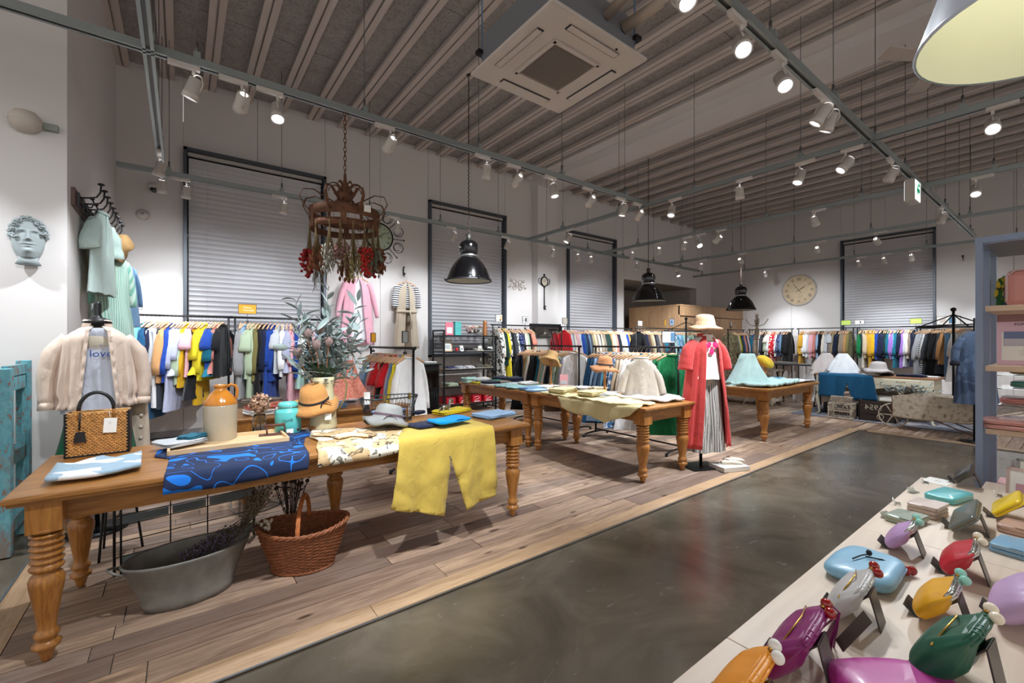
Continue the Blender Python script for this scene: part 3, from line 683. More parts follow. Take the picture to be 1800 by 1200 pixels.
fill((2.05, 4.5), (2.05, 5.85), ZL, 'white:S yellow:S denim:S lavender:S red:S red:T black:S coral:S beige:S red:T pink:S pink:D salmon:S denim:S silver:S lightblue:T white:S beige:P', 'the low rack behind the wire basket', 'clothes on the low rack behind the wire basket', startname='front', rot0=R(12), s1=.12)
rack((5.28, 7.62), (6.36, 7.62), ZR, 'tall black rack between the shoe shelf and the leaning mirror')
fill((5.28, 7.62), (6.36, 7.62), ZR, 'whiteblack:D ivory:S forest:S yellow:D whiteblack:S black:S charcoal:D whiteblack:S navydots:S navydots:T charcoal:S ivory:S sage:S black:S salmon:T beige:S', 'the rack left of the leaning mirror', 'clothes left of the leaning mirror')
rack((7.29, 7.62), (9.93, 7.62), ZR, 'long tall black rack under the narrow blind')
fill((7.29, 7.62), (9.93, 7.62), ZR, 'red:S silver:S grey:S ivory:S pink:S silver:C royal:S royal:S petrol:S navy:D denim:S charcoal:C khaki:S beige:S taupe:S ivory:S navy:S beige:D taupe:S forest:C forest:S forest:C camel:S beige:S ivory:S salmon:S navy:S black:S silver:S ivory:S white:S royal:C royal:S gold:S black:S navy:S charcoal:S', 'the long rack under the narrow blind', 'clothes under the narrow blind')
rack((8.8, 6.6), (11.4, 6.6), ZR-.02, 'tall black rack in front of the maple cabin')
fill((8.8, 6.6), (11.4, 6.6), ZR-.02, 'black:S navy:S brown:S khaki:S beige:S black:S charcoal:S taupe:S brown:S teal:S teal:S navy:S black:S navy:S mint:S bluepat:S sky:S lightblue:S sky:S mint:S silver:T mint:T white:S mint:S sage:S navy:S mint:S black:S', 'the rack before the maple cabin', 'clothes before the maple cabin')
rack((5.02, 3.12), (5.02, 4.5), ZL, 'low black rack behind the white linen blouse')
fill((5.02, 3.12), (5.02, 4.5), ZL, 'green:B green:D white:S ivory:T mint:S yellow:N teal:S white:T white:D ivory:S beige:S bluepat:D bluepat:S sky:D black:K denim:S lightblue:D petrol:D petrol:S', 'the low rack behind the white linen blouse', 'clothes behind the white linen blouse', startname='front', rot0=R(-38))
rack((5.02, 4.85), (5.02, 6.2), ZL, 'low black rack behind the floppy straw hat')
fill((5.02, 4.85), (5.02, 6.2), ZL, 'white:S lavender:S sage:T mint:S lightblue:S black:S navy:S ivory:S brown:P sage:K mint:K beige:K teal:K black:C black:C ivory:S khaki:S beige:P tan:P petrol:P black:D', 'the low rack behind the floppy straw hat', 'clothes behind the floppy straw hat', startname='front', rot0=R(-35))
# racks along the far wall
rack((13.0, 6.45), (13.95, 6.45), ZR, 'short rack at the corner of the maple cabin')
fill((13.0, 6.45), (13.95, 6.45), ZR, 'olivepat:C olivepat:S sage:S ivory:S yellow:S forest:S forest:S royal:S gold:S dustypink:S navy:S silver:S pink:S', 'the short rack at the cabin corner', 'clothes at the cabin corner')
FX = 14.7
def frow(u0, u1, seq, lab, where, grp, X_=FX, z=1.8):
    a = W(u0, X=X_); b = W(u1, X=X_); rack((a.x, a.y), (b.x, b.y), z, lab)
    fill((a.x, a.y), (b.x, b.y), z, seq, where, grp)
frow(1318, 1392, 'petrol:C teal:C petrol:S taupe:C ivory:S silver:S charcoal:S black:S sage:S ivory:T white:S redpat:C red:S pinkstripe:S white:S navydots:S denim:S black:C black:D black:C', 'tall rack left of the white scrolled coat stand', 'the rack left of the scrolled coat stand', 'clothes left of the scrolled coat stand')
frow(1404, 1500, 'gold:C gold:B white:S white:S silver:S pink:S pink:S dustypink:S lightblue:D black:S black:C ivory:S silver:S silver:T taupe:C khaki:S navy:S black:S taupe:S taupe:S camel:S olive:S', 'tall rack under the round far clock', 'the rack under the round clock', 'clothes under the round clock')
frow(1507, 1612, 'green:S forest:S ivory:P beige:S gold:S gold:S gold:C mustard:S royal:S royal:S navy:C navy:S navy:S forest:S teal:S pink:S lilac:S sky:S teal:C navy:S navy:S lilac:C silver:C ivory:S taupe:S navy:C', 'tall rack beneath the far blind', 'the rack beneath the far blind', 'clothes beneath the far blind')
a = W(1618, X=13.2); b = W(1712, X=12.4)
rack((a.x, a.y), (b.x, b.y), 1.76, 'tall rack at the right end, before the photo sign')
fill((a.x, a.y), (b.x, b.y), 1.76, 'navy:S silver:C silver:S navystripe:C white:S charcoal:C black:C black:S black:C black:D charcoal:C tan:S denim:P denim:P sage:P white:D white:P white:P silver:S', 'the rack at the right end', 'clothes at the right end')
def standpole(x, y, lab):
    t = thing('display_stand', lab, 'stand', (x, y, 0)); t.scale = (1, 1, .94); M().tube([(0, 0, 0), (0, 0, 2.12)], .02, 8).obj('pole', railm, t); M().ball((0, 0, 2.15), .045, 10).obj('finial', railm, t)
    for q in range(4):
        A = q*PI/2+.5; M().tube([(0, 0, 2.05), (.52*math.cos(A), .52*math.sin(A), 1.8)], .012, 6).obj('arm', railm, t)
    M().tube([(.52*math.cos(i*PI/12), .52*math.sin(i*PI/12), 1.8) for i in range(24)], .013, 6, closed=True).obj('ring_rail', railm, t)
    M().lathe([(.3, 0), (.3, .02), (.03, .03)], 24).obj('base', railm, t)
p = W(1206, X=10.6); standpole(p.x, p.y, 'round black display stand with four arms left of the mannequin hat')
p = W(1676, X=11.6); standpole(p.x, p.y, 'round black display stand with four arms at the right end')
# small signs on the rails
def sign(u, v, X=None, Y=None, wd=.24, ht=.17, rgb=(240,238,232), txt=None, tc=(40,40,40), lab='', rz=0, extra=None, pole=.12, fr=None, tsz=.03):
    p = W(u, v, X=X, Y=Y); t = thing('rail_sign', lab, 'sign', p, rz)
    M().box((0, 0, 0), (wd, .008, ht)).obj('card', mat('card_%02x%02x%02x' % rgb, rgb, .6), t)
    f = M(); fm = mat('sign_frame', fr or (60, 60, 62), .4, .4)
    for s in (-1, 1): f.box((s*wd/2, 0, 0), (.006, .014, ht+.006)); f.box((0, 0, s*ht/2), (wd+.006, .014, .006))
    f.obj('frame', fm, t); M().tube([(0, 0, -ht/2), (0, 0, -ht/2-pole)], .004, 5).obj('stem', fm, t)
    M().box((0, 0, -ht/2-pole), (.03, .03, .03)).obj('clamp', fm, t)
    if txt: text(txt, tsz, mat('ink_%02x%02x%02x' % tc, tc, .7), t, (0, -.0055, 0), (PI/2, 0, 0))
    for (x, z, a, b, c) in (extra or []): M().box((x, -.006, z), (a, .003, b)).obj('picture', mat('print_%02x%02x%02x' % c, c, .7), t)
    return t
sign(226, 534, Y=7.62, wd=.27, ht=.13, lab='white card with a photo of clothes and a red dress above the left corner rack', extra=[(-.02, 0, .07, .09, (60,110,80)), (-.08, .01, .07, .07, (200,205,210)), (.08, -.01, .05, .09, (205,40,50))])
sign(435, 543, Y=7.6, wd=.23, ht=.14, rgb=(240,160,20), txt='Warm\n  Yourself', tc=(255,248,225), tsz=.04, lab='wide orange sign with white script above the rack behind the bouquet')
sign(656, 593, X=2.05, wd=.07, ht=.12, rgb=(240,170,30), txt='-\n--', tc=(255,248,225), lab='small upright orange sign on the low rack behind the wire basket', rz=R(15))
sign(712, 592, X=2.05, wd=.08, ht=.13, rgb=(170,176,176), lab='small upright grey card on the low rack behind the wire basket', rz=R(15))
sign(877, 559, Y=7.6, wd=.17, ht=.15, lab='white card with an orange bottle picture on the rack beside the shoe shelf', extra=[(.05, 0, .03, .1, (230,160,60)), (.03, -.04, .03, .03, (40,40,44))])
sign(923, 562, Y=7.6, wd=.15, ht=.14, lab='framed card with a grey sketch left of the leaning mirror', extra=[(.02, 0, .06, .09, (90,94,100)), (-.04, -.01, .03, .04, (150,150,155))])
sign(993, 564, Y=7.6, wd=.16, ht=.15, rgb=(206,200,186), lab='beige card at the left end of the long rack')
sign(1125, 568, Y=6.6, wd=.17, ht=.12, lab='plain white card above the rack before the maple cabin')
sign(1169, 567, Y=6.55, wd=.05, ht=.16, rgb=(244,170,30), lab='narrow orange card before the maple cabin')
sign(1181, 566, Y=6.55, wd=.2, ht=.16, rgb=(190,210,232), lab='blue and white photo card before the maple cabin', extra=[(-.02, .0, .08, .08, (90,120,170))])
sign(1175, 592, X=5.02, wd=.17, ht=.15, rgb=(214,220,226), txt='- - - -\n- - - -\n- - -', tsz=.016, lab='grey text card with a blue picture on the low rack behind the white blouse', rz=R(-35), extra=[(.055, 0, .05, .11, (90,140,180))])
sign(1487, 567, X=FX, wd=.22, ht=.13, rgb=(180,206,96), lab='left lime green card above the far blind rack', rz=-PI/2)
sign(1610, 564, X=FX, wd=.22, ht=.13, rgb=(180,206,96), lab='right lime green card above the far blind rack', rz=-PI/2)
sign(1511, 566, X=FX, wd=.2, ht=.11, lab='white card with a tiny figure before the far blind', rz=-PI/2, extra=[(.02, 0, .03, .06, (60,60,70))])
sign(1667, 563, X=12.8, wd=.36, ht=.17, lab='wide white photo card at the right end rack', pole=.3, rz=-PI/2, extra=[(.06, 0, .1, .12, (90,130,160)), (-.08, 0, .09, .09, (214,200,190))])
sign(1285, 569, Y=6.45, wd=.08, ht=.13, rgb=(215,218,222), lab='small grey card on the short rack at the cabin corner')
# ---------------------------------------------------------------- turned-leg tables
def turned_leg(Z, k=1.0):
    """profile of the chunky ringed leg, block at top"""
    h = Z-.15
    P = [(.012, 0), (.022, .012), (.03, .04), (.034, .055), (.052, .066), (.056, .08), (.042, .092), (.034, .1), (.046, .112), (.05, .125), (.04, .138), (.034, .15),
         (.042, .2), (.055, .28), (.066, .34), (.068, .365), (.06, .385), (.046, .398), (.048, .405), (.062, .412), (.066, .422), (.058, .434)]
    z = .434
    for i in range(5):
        P += [(.05, z+.006), (.064, z+.014), (.066, z+.02), (.05, z+.03)]; z += .028
    P += [(.05, z), (.066, z+.008), (.07, z+.02), (.058, z+.03), (.05, h-.004), (.05, h+.02)]
    s = h/(z+.036) if z+.036 > h else 1
    P = [(r*k, min(zz*s, h+.02)) for r, zz in P]
    return M().lathe(P, 24).mesh('leg', woodL)
def plank_table(x0, x1, y0, y1, Z, label, legs, ax=0, over=.075, seams=(), apr=.11, k=1.0, group=None):
    t = thing('wooden_table', label, 'table', ((x0+x1)/2, (y0+y1)/2, 0), 0, group); cx, cy = (x0+x1)/2, (y0+y1)/2
    tw = woodT if ax == 0 else woodTy; hx, hy = (x1-x0)/2, (y1-y0)/2
    cuts = [-hx if ax == 0 else -hy]+[s-(cx if ax == 0 else cy) for s in seams]+[hx if ax == 0 else hy]
    for a, b in zip(cuts, cuts[1:]):
        c = ((a+b)/2, 0, Z-.015) if ax == 0 else (0, (a+b)/2, Z-.015); d = (b-a-.002, 2*hy, .03) if ax == 0 else (2*hx, b-a-.002, .03)
        o = M().box(c, d).obj('tabletop', tw, t, bev=.009)
        M().box((c[0], c[1], Z-.036), (d[0]-.03, d[1]-.03, .014)).obj('moulding', tw, o)
    ax_, ay = hx-over, hy-over
    for s in (-1, 1):
        M().box((0, s*ay, Z-.04-apr/2), (2*ax_, .024, apr)).obj('apron', woodT, t); M().box((s*ax_, 0, Z-.04-apr/2), (.024, 2*ay, apr)).obj('apron', woodTy, t)
    lm = turned_leg(Z, k); bl = M().box((0, 0, Z-.04-apr/2-.01), (.13*k, .13*k, apr+.025)).mesh('leg_block', woodL)
    for (x, y) in legs:
        l = link('leg', lm, t, (x-cx, y-cy, 0)); link('leg_block', bl, l)
    return t
TZ = .76
TX0, TX1, TY0, TY1 = -.60, 2.26, 2.72, 3.62
plank_table(TX0, TX1, TY0, TY1, TZ, 'long honey oak front table with thick turned legs, nearest the camera', [(-.475, 2.80), (-.46, 3.52), (2.15, 2.82), (2.15, 3.5), (.93, 3.44)], seams=(.31, 1.2), over=.1, k=.88)
plank_table(.35, 1.95, 4.36, 5.05, TZ, 'lower half-hidden oak table behind the tan bucket hat', [(.45, 4.45), (1.86, 4.42), (.45, 4.96), (1.86, 4.96)])
plank_table(3.62, 4.52, 2.6, 4.42, TZ, 'oak table covered with pale trousers beside the red coat mannequin', [(3.71, 2.7), (4.42, 2.7), (3.71, 4.32), (4.42, 4.32)], ax=1)
plank_table(3.62, 4.52, 4.43, 6.2, TZ, 'oak table with rows of folded knitwear before the shoe shelf', [(3.73, 4.55), (4.42, 4.55), (3.71, 6.1), (4.42, 6.1)], ax=1)
plank_table(6.45, 8.3, 2.62, 3.62, TZ, 'oak table with a mint skirt behind the red coat mannequin', [(6.6, 2.76), (8.18, 2.76), (6.6, 3.5), (8.18, 3.5)], over=.1)
# ---------------------------------------------------------------- folded and laid clothes
def fold_mesh(L, Wd, Hh, seed, layers=3):
    m = M(); rr = random.Random(seed)
    for l in range(layers):
        z0 = Hh*l/layers; h = Hh/layers*1.02; ox, oy = rr.uniform(-.008, .008), rr.uniform(-.008, .008); s = rr.uniform(.93, 1)
        def fn(i, j, z0=z0, h=h, ox=ox, oy=oy, s=s, l=l):
            th = i*2*PI; c, sn = math.cos(th), math.sin(th); pw = .22
            k = [0, .55, .93, 1, 1, .93, .6, 0][int(round(j*7))]; zz = [0, 0, .08, .35, .65, .92, 1, 1][int(round(j*7))]
            x = abs(c)**pw*(1 if c > 0 else -1)*L/2*k*s+ox; y = abs(sn)**pw*(1 if sn > 0 else -1)*Wd/2*k*s+oy
            b = (fb(x*7+seed, y*7+l*3, seed*.7)*.55+fb(x*22+seed, y*12, l+seed)*.35)*h
            return (x+fb(y*11, z0*30, seed)*.022, y+fb(x*9, z0*30, seed+5)*.022, z0+h*zz+(b if j > .5 else 0)+(.006*math.sin(x*19+y*9+seed) if j > .6 else 0))
        m.grid(fn, 40, 8, cu=True)
        m.grid(lambda i, j, z0=z0, h=h, s=s, l=l: ((i-.5)*L*.94*s, (j-.5)*Wd*.94*s, z0+h*1.04+(fb(i*4+seed, j*3+l, seed)*.5+fb(i*11, j*9+l, seed)*.3)*h-.2*h*max(abs(i-.5), abs(j-.5))**3*8), 16, 12)
    return m
FM = [fold_mesh(.34, .26, .05, i, 3) for i in range(4)]; FM1 = [fold_mesh(.34, .24, .022, 9+i, 1) for i in range(4)]
FMm = [f.mesh('folded_cloth', cloth((200,200,200))) for f in FM]; FM1m = [f.mesh('folded_cloth_thin', cloth((200,200,200))) for f in FM1]
def folded(c, loc, rz, label, cat='folded clothes', s=(1, 1, 1), thin=False, group=None, name='folded_garment'):
    me = random.choice(FM1m if thin else FMm); o = bpy.data.objects.new(name, me); C.objects.link(o); o.location = loc; o.rotation_euler = (0, 0, rz); o.scale = s
    o.material_slots[0].link = 'OBJECT'; o.material_slots[0].material = colmat(c) if isinstance(c, str) else c
    return tag(o, label, cat, group)
def laid(name, poly, m, label, cat, edge_y=None, step=.035, z=TZ, thick=.008, amp=.006, seed=0, edge_x=None, parent=None, off=.0):
    """cloth laid on a table, falling over the front edge y<edge_y (or x>edge_x)"""
    def fn(x, y):
        h = .004+abs(fb(x*6, y*6, seed))*amp*2+amp*.5*abs(math.sin(x*22+y*14+seed))+off; zz = z+h; yy = y; xx = x
        if edge_y is not None and y < edge_y-.002:
            d = edge_y-.002-y; r = .014
            if d < r*1.57: a = d/r; yy = edge_y-.002-math.sin(a)*r; zz = z+h-r*(1-math.cos(a))
            else:
                q = d-r*1.57; yy = edge_y-.016-h*.3-(abs(math.sin(x*13+seed+q*1.5))*.03+abs(fb(x*9, q*7, seed+2))*.035)*min(1, q*4)-.02*min(1, q*2); zz = z-r-q
        if edge_x is not None and x > edge_x-.02:
            d = x-edge_x+.02; r = .022
            if d < r*1.57: a = d/r; xx = edge_x-.02+math.sin(a)*r; zz = z+h-r*(1-math.cos(a))
            else: q = d-r*1.57; xx = edge_x+.004+h+.02*abs(math.sin(y*18)); zz = z-r-q
        return (xx, yy, zz)
    o = sheet(poly, step, fn, thick).obj(name, m, parent)
    if parent is None: tag(o, label, cat)
    return o
# front table, left to right. Pixel pairs give the outlines on the table plane.
def outl(pts, z=TZ): return [tuple(W(u, v, Z=z)[:2]) for u, v in pts]
navy_print, nt, bb = nodes('navy_brush_print')
c1 = coords(nt, (1, 1, 1)); q = nz(nt, 4.2, 0, c1, .3, 1.6)
ba = ramp(nt, q.outputs[0], [(.0, (0,0,0)), (.465, (0,0,0)), (.469, (1,1,1)), (.488, (1,1,1)), (.492, (0,0,0)), (.66, (0,0,0)), (.664, (1,1,1)), (.69, (1,1,1))], 'LINEAR')
nt.links.new(mixc(nt, ba, lin((22, 40, 78)), lin((18, 120, 225))), bb.inputs['Base Color']); bb.inputs['Roughness'].default_value = .85
beige_print, nt, bb = nodes('beige_botanical_print')
c1 = coords(nt); q = nz(nt, 9, 0, c1, .3, .3); q2 = nz(nt, 16, 0, coords(nt, (1, 1, 1), (0, 0, 1)), .3, 2.0)
x_ = mixc(nt, ramp(nt, q.outputs[0], [(.54, (0,0,0)), (.55, (1,1,1))]), lin((214, 182, 136)), lin((236, 228, 210)))
nt.links.new(mixc(nt, ramp(nt, q2.outputs[0], [(.0, (0,0,0)), (.34, (1,1,1)), (.355, (0,0,0)), (.675, (0,0,0)), (.69, (1,1,1)), (.71, (0,0,0))]), x_, lin((34, 32, 30))), bb.inputs['Base Color']); bb.inputs['Roughness'].default_value = .85
lb_print = cloth((160, 188, 208), print_=(232, 236, 240), pscale=8, plo=.54, name='cloth_pale_blue_print')
laid('folded_tee', outl([(78, 856), (100, 826), (130, 826), (180, 812), (205, 816), (249, 803), (248, 828), (170, 845), (120, 851)]), lb_print, 'folded pale blue tee with white brush print at the left corner of the front table', 'top', thick=.018, amp=.004, off=.014)
laid('printed_tee', [(-.07, 2.63), (.2, 2.62), (.58, 2.64), (.60, 2.76), (.62, 3.0), (.68, 3.24), (.76, 3.28), (.72, 3.5), (.5, 3.57), (.26, 3.58), (.12, 3.5), (0, 3.42), (-.11, 3.36), (-.12, 3.2), (-.05, 3.1), (-.06, 2.8)], navy_print, 'navy tee with bright blue brush drawing spread over the front table edge', 'top', edge_y=TY0, seed=3, off=.002, amp=.003)
laid('printed_blouse', [(.63, 2.64), (1.0, 2.64), (1.22, 2.66), (1.29, 2.71), (1.33, 2.95), (1.36, 3.1), (1.24, 3.22), (.9, 3.3), (.74, 3.35), (.70, 3.2), (.72, 3.05), (.66, 2.85)], beige_print, 'beige blouse with white and black botanical print beside the yellow trousers', 'blouse', edge_y=TY0, seed=5, off=.008, amp=.004)
laid('folded_sleeve', [(.70, 3.16), (.74, 3.33), (.86, 3.30), (1.02, 3.24), (1.06, 3.1), (1.08, 2.95), (1.0, 2.88), (.92, 2.99), (.82, 2.95), (.8, 3.08)], beige_print, 'folded back collar and sleeve panel lying on the botanical blouse', 'blouse', seed=8, off=.016, amp=.004, thick=.006)
yel = cloth((198, 170, 78), name='cloth_ochre_linen')
# trousers: waist on the table, two legs falling over the edge
tr = [(1.34, 3.1), (1.9, 3.12), (1.88, 2.75), (1.86, 2.23), (1.6, 2.19), (1.50, 2.57), (1.43, 2.18), (1.06, 2.31), (1.14, 2.75)]
laid('linen_trousers', tr, yel, 'ochre yellow linen trousers hanging over the right end of the front table', 'trousers', edge_y=TY0, step=.03, amp=.005, seed=2, thick=.012, off=.003)
for P3 in ([(1.10, 2.31), (1.43, 2.18)], [(1.6, 2.19), (1.86, 2.23)]): pass
folded('navy', W(760, 747, Z=.76+.02)+Vector((0, 0, .005)), .25, 'folded navy tee with faint white lettering on the yellow trousers', s=(1.1, .8, 1), thin=True)
folded(cloth((0, 140, 214)), (W(790, 745, Z=.79).x, W(790, 745, Z=.79).y, .81), .2, 'folded bright azure tee on top of the navy tee', s=(.9, .8, 1.1), thin=True)
folded(cloth((214, 190, 20)), W(795, 724, Z=.765), .3, 'folded bright yellow top behind the azure tee', s=(1.15, .75, .55))
folded('lightblue', W(868, 731, Z=.765), .2, 'folded light blue shirt at the right corner of the front table', s=(1.05, 1.0, .65))
folded('navy', W(735, 727, Z=.765), .5, 'small dark folded scarf beside the yellow top', s=(.35, .35, .5))
t = folded('silver', W(318, 779, Z=.79), .5, 'pale blue folded cloth in the low wooden tray', s=(.7, .8, .5)); folded('teal', W(338, 776, Z=.79)+Vector((0, 0, .02)), .9, 'teal and white cord bundle on the wooden tray', s=(.45, .4, .5))
t = thing('wooden_tray', 'low pale wooden tray under the folded blue cloths left of the navy tee', 'tray', W(330, 792, Z=TZ), 0)
pine = wood('pale_pine', (214, 176, 130), (230, 198, 156), .5)
M().box((.22, .06, .008), (.62, .34, .012)).obj('base', pine, t)
for dx, dy, sx, sy in ((.22, -.11, .62, .014), (.22, .23, .62, .014), (-.09, .06, .014, .34), (.53, .06, .014, .34)): M().box((dx, dy, .018), (sx, sy, .032)).obj('side', pine, t, bev=.002)
# wicker bag
def wicker(m, P, r=.006, n=5): m.tube(P, r, n); return m
t = thing('wicker_handbag', 'square wicker handbag with black trim and round handle on the front table', 'bag', W(172, 800, Z=TZ)+Vector((.0, .06, 0)), R(-4)+R(3))
wk = mat('wicker_honey', (206, 152, 88), .45, var=.25, vs=40); wk2 = mat('wicker_dark_honey', (170, 112, 52), .5, var=.25, vs=40)
bw, bh, bd = .265, .245, .1; m = M(); m2 = M()
rows = 26; nst = 14
for i in range(rows):
    z = .008+bh*(i+.5)/rows; P = []
    for k in range(nst*4+1):
        x = -bw/2+bw*k/(nst*4); P.append((x, -bd/2-.004-.0045*math.sin(k*PI/2+(i % 2)*PI), z+.0012*math.sin(k+i)))
    m.tube(P, .0046, 5)
    P = [(-x, -y, z_) for x, y, z_ in P]; m.tube(P, .0046, 5)
    for s in (-1, 1): m.tube([(s*(bw/2+.004*math.sin(k*PI/2+(i % 2)*PI)), -bd/2+bd*k/8, z) for k in range(9)], .0046, 5)
m.obj('weave', wk, t)
for k in range(nst+1):
    x = -bw/2+bw*k/nst
    for s in (-1, 1): m2.tube([(x, s*bd/2, 0), (x, s*bd/2, bh)], .0035, 5)
m2.obj('stakes', wk2, t)
M().box((0, 0, bh/2), (bw-.008, bd-.008, bh-.01)).obj('lining', mat('bag_lining', (90, 62, 36), .8), t)
m = M()
for s in (-1, 1): m.box((s*bw/2, 0, bh/2), (.016, bd+.02, bh+.012)); 
m.box((0, 0, .004), (bw+.016, bd+.02, .012)); m.obj('leather_trim', black, t, bev=.003)
m = M(); m.tube([(-bw/2, -bd/2, bh), (0, -bd/2-.002, bh+.002), (bw/2, -bd/2, bh)], .008, 6); m.tube([(-bw/2, bd/2, bh), (bw/2, bd/2, bh)], .008, 6); m.obj('rim', wk, t)
hm = M(); hm.tube([(.075*math.cos(a)-.005, -bd/2-.005, bh+.02+.1*math.sin(a)) for a in [PI*i/16 for i in range(17)]], .0095, 8); hm.obj('handle', mat('black_leather', (22, 22, 24), .45), t)
for s in (-1, 1): M().tube([(s*.075-.005, -bd/2-.005, bh+.035), (s*.075-.005, -bd/2-.005, bh-.03)], .009, 7).obj('handle_socket', wk2, t)
m = M(); m.tube([(-.072, -bd/2-.014, bh+.01), (-.075, -bd/2-.018, bh-.09)], .0045, 6); m.prism([(-.1, bh-.16), (-.045, bh-.16), (-.055, bh-.1), (-.09, bh-.1)], bd/2+.012, bd/2+.022, Matrix.Rotation(PI/2, 4, 'X')); m.obj('leather_key_fob', mat('black_leather', (22, 22, 24)), t)
X = Matrix.Translation((.055, -bd/2-.018, bh-.075)) @ Matrix.Rotation(R(4), 4, 'Y')
g_ = M().box((0, 0, 0), (.058, .003, .085), X).obj('price_tag', paper, t); M().tube([(.05, -bd/2-.014, bh+.01), (.055, -bd/2-.018, bh-.035)], .0014, 4).obj('string', paper, g_)
text('-----\n---', .009, mat('ink_282828', (40, 40, 40), .7), g_, (.055, -bd/2-.0205, bh-.06), (PI/2, 0, 0))
# stoneware jug
t = thing('stoneware_jug', 'two-tone stoneware jug with caramel shoulder on the front table', 'jug', W(385, 776, Z=TZ)+Vector((.01, .03, 0)))
M().lathe([(.085, 0), (.092, .004), (.094, .015), (.096, .235), (.094, .245)], 36).obj('body', mat('stoneware_grey', (176, 164, 142), .35, var=.06, vs=8, coat=.3), t)
M().lathe([(.0955, .243), (.0965, .25), (.092, .265), (.07, .30), (.045, .33), (.034, .34), (.032, .355), (.038, .36), (.038, .372), (.03, .374), (.024, .365)], 36, cap=False).obj('shoulder', mat('caramel_glaze', (196, 124, 40), .2, coat=.5), t)
M().tube([(.032, 0, .355), (.06, 0, .372), (.085, 0, .362), (.095, 0, .33), (.092, 0, .29), (.084, 0, .272)], .0095, 8).obj('handle', mat('caramel_glaze', (196, 124, 40)), t)
# hydrangea in a glass jar
t = thing('hydrangea_jar', 'glass jar holding a dried brown hydrangea head behind the navy tee', 'vase', W(457, 762, Z=TZ)+Vector((0, .02, 0)))
gl, nt, bb = nodes('clear_glass'); bb.inputs['Transmission Weight'].default_value = 1; bb.inputs['Roughness'].default_value = .02; bb.inputs['IOR'].default_value = 1.3; bb.inputs['Base Color'].default_value = (.93, .97, .95, 1)
M().lathe([(.001, .002), (.038, .002), (.045, .01), (.046, .105), (.04, .118), (.036, .122), (.036, .135), (.04, .138), (.036, .138), (.033, .12), (.042, .1), (.041, .012), (.001, .008)], 28, cap=False).obj('glass_jar', gl, t)
stm = mat('dry_stem', (96, 74, 50), .8)
M().tube([(.01, 0, .01), (0, 0, .1), (0, 0, .2)], .003, 5).obj('stem', stm, t)
pm = mat('dry_petal', (186, 152, 128), .8, var=.35, vs=20); rr = random.Random(4)
pet = M().grid(lambda i, j: ((i-.5)*.026, (j-.5)*.024, .005*math.cos(i*6)+.004*math.sin(j*5)), 4, 4).mesh('petal', pm)
hy = bpy.data.objects.new('hydrangea_head', M().ball((0, 0, 0), .048, 12).mesh('core', mat('dry_petal_core', (120, 88, 66), .9))); C.objects.link(hy); hy.parent = t; hy.location = (0, 0, .215)
for i in range(190):
    th = rr.uniform(0, 2*PI); ph = math.acos(rr.uniform(-1, 1)); r = rr.uniform(.05, .066)
    d = Vector((math.sin(ph)*math.cos(th), math.sin(ph)*math.sin(th), math.cos(ph)))
    link('petal', pet, hy, d*r, (d.to_track_quat('Z', 'Y').to_matrix() @ Euler((rr.uniform(-.8, .8), rr.uniform(-.8, .8), rr.uniform(0, 6))).to_matrix()).to_euler(), rr.uniform(.7, 1.1))
# old flat iron (rust trivet with handle) left of the milk can
t = thing('rusty_flatiron', 'old rusty iron with bar handle and paper tag in front of the teal canister', 'iron', W(485, 768, Z=TZ)+Vector((0, .02, 0)), R(-10))
ru = mat('rust_brown', (96, 62, 50), .75, .3, var=.3, vs=30)
M().prism([(-.1, -.03), (.04, -.035), (.1, 0), (.04, .035), (-.1, .03)], 0, .022).obj('sole', ru, t, bev=.004)
m = M(); m.tube([(-.05, 0, .02), (-.055, 0, .075)], .006, 6); m.tube([(.05, 0, .02), (.06, 0, .05), (.055, 0, .075)], .006, 6); m.tube([(-.07, 0, .08), (.06, 0, .08)], .01, 8); m.obj('handle', ru, t)
M().box((.085, -.03, .03), (.045, .003, .03), Matrix.Rotation(.3, 4, 'Z')).obj('price_tag', paper, t)
# teal canister
t = thing('teal_canister', 'turquoise enamel canister with clamp lid on the front table', 'canister', (.62, 3.5, TZ))
tl = mat('turquoise_enamel', (92, 190, 186), .35, var=.08, vs=10, coat=.2)
M().lathe([(.082, 0), (.086, .004), (.086, .15), (.08, .165), (.062, .178), (.06, .19)], 36).obj('body', tl, t)
M().lathe([(.063, .188), (.065, .192), (.065, .212), (.05, .222), (.001, .226)], 36).obj('lid', tl, t)
m = M(); m.tube([(.066*math.cos(a), .066*math.sin(a), .19) for a in [i*2*PI/24 for i in range(24)]], .0022, 5, closed=True); m.tube([(.066, 0, .19), (.085, 0, .17), (.088, 0, .14)], .003, 5); m.tube([(-.066, 0, .19), (-.085, 0, .17), (-.088, 0, .14), (-.075, 0, .2)], .003, 5); m.obj('wire_clamp', steel, t)
text('OLIVE', .026, mat('ink_282828', (40, 40, 40), .7), t, (-.02, -.0875, .1), (PI/2, 0, 0))
M().lathe([(.008, 0), (.01, .004)], 12, Matrix.Translation((.05, -.07, .03)) @ Matrix.Rotation(PI/2, 4, 'X')).obj('rivet', ru, t)
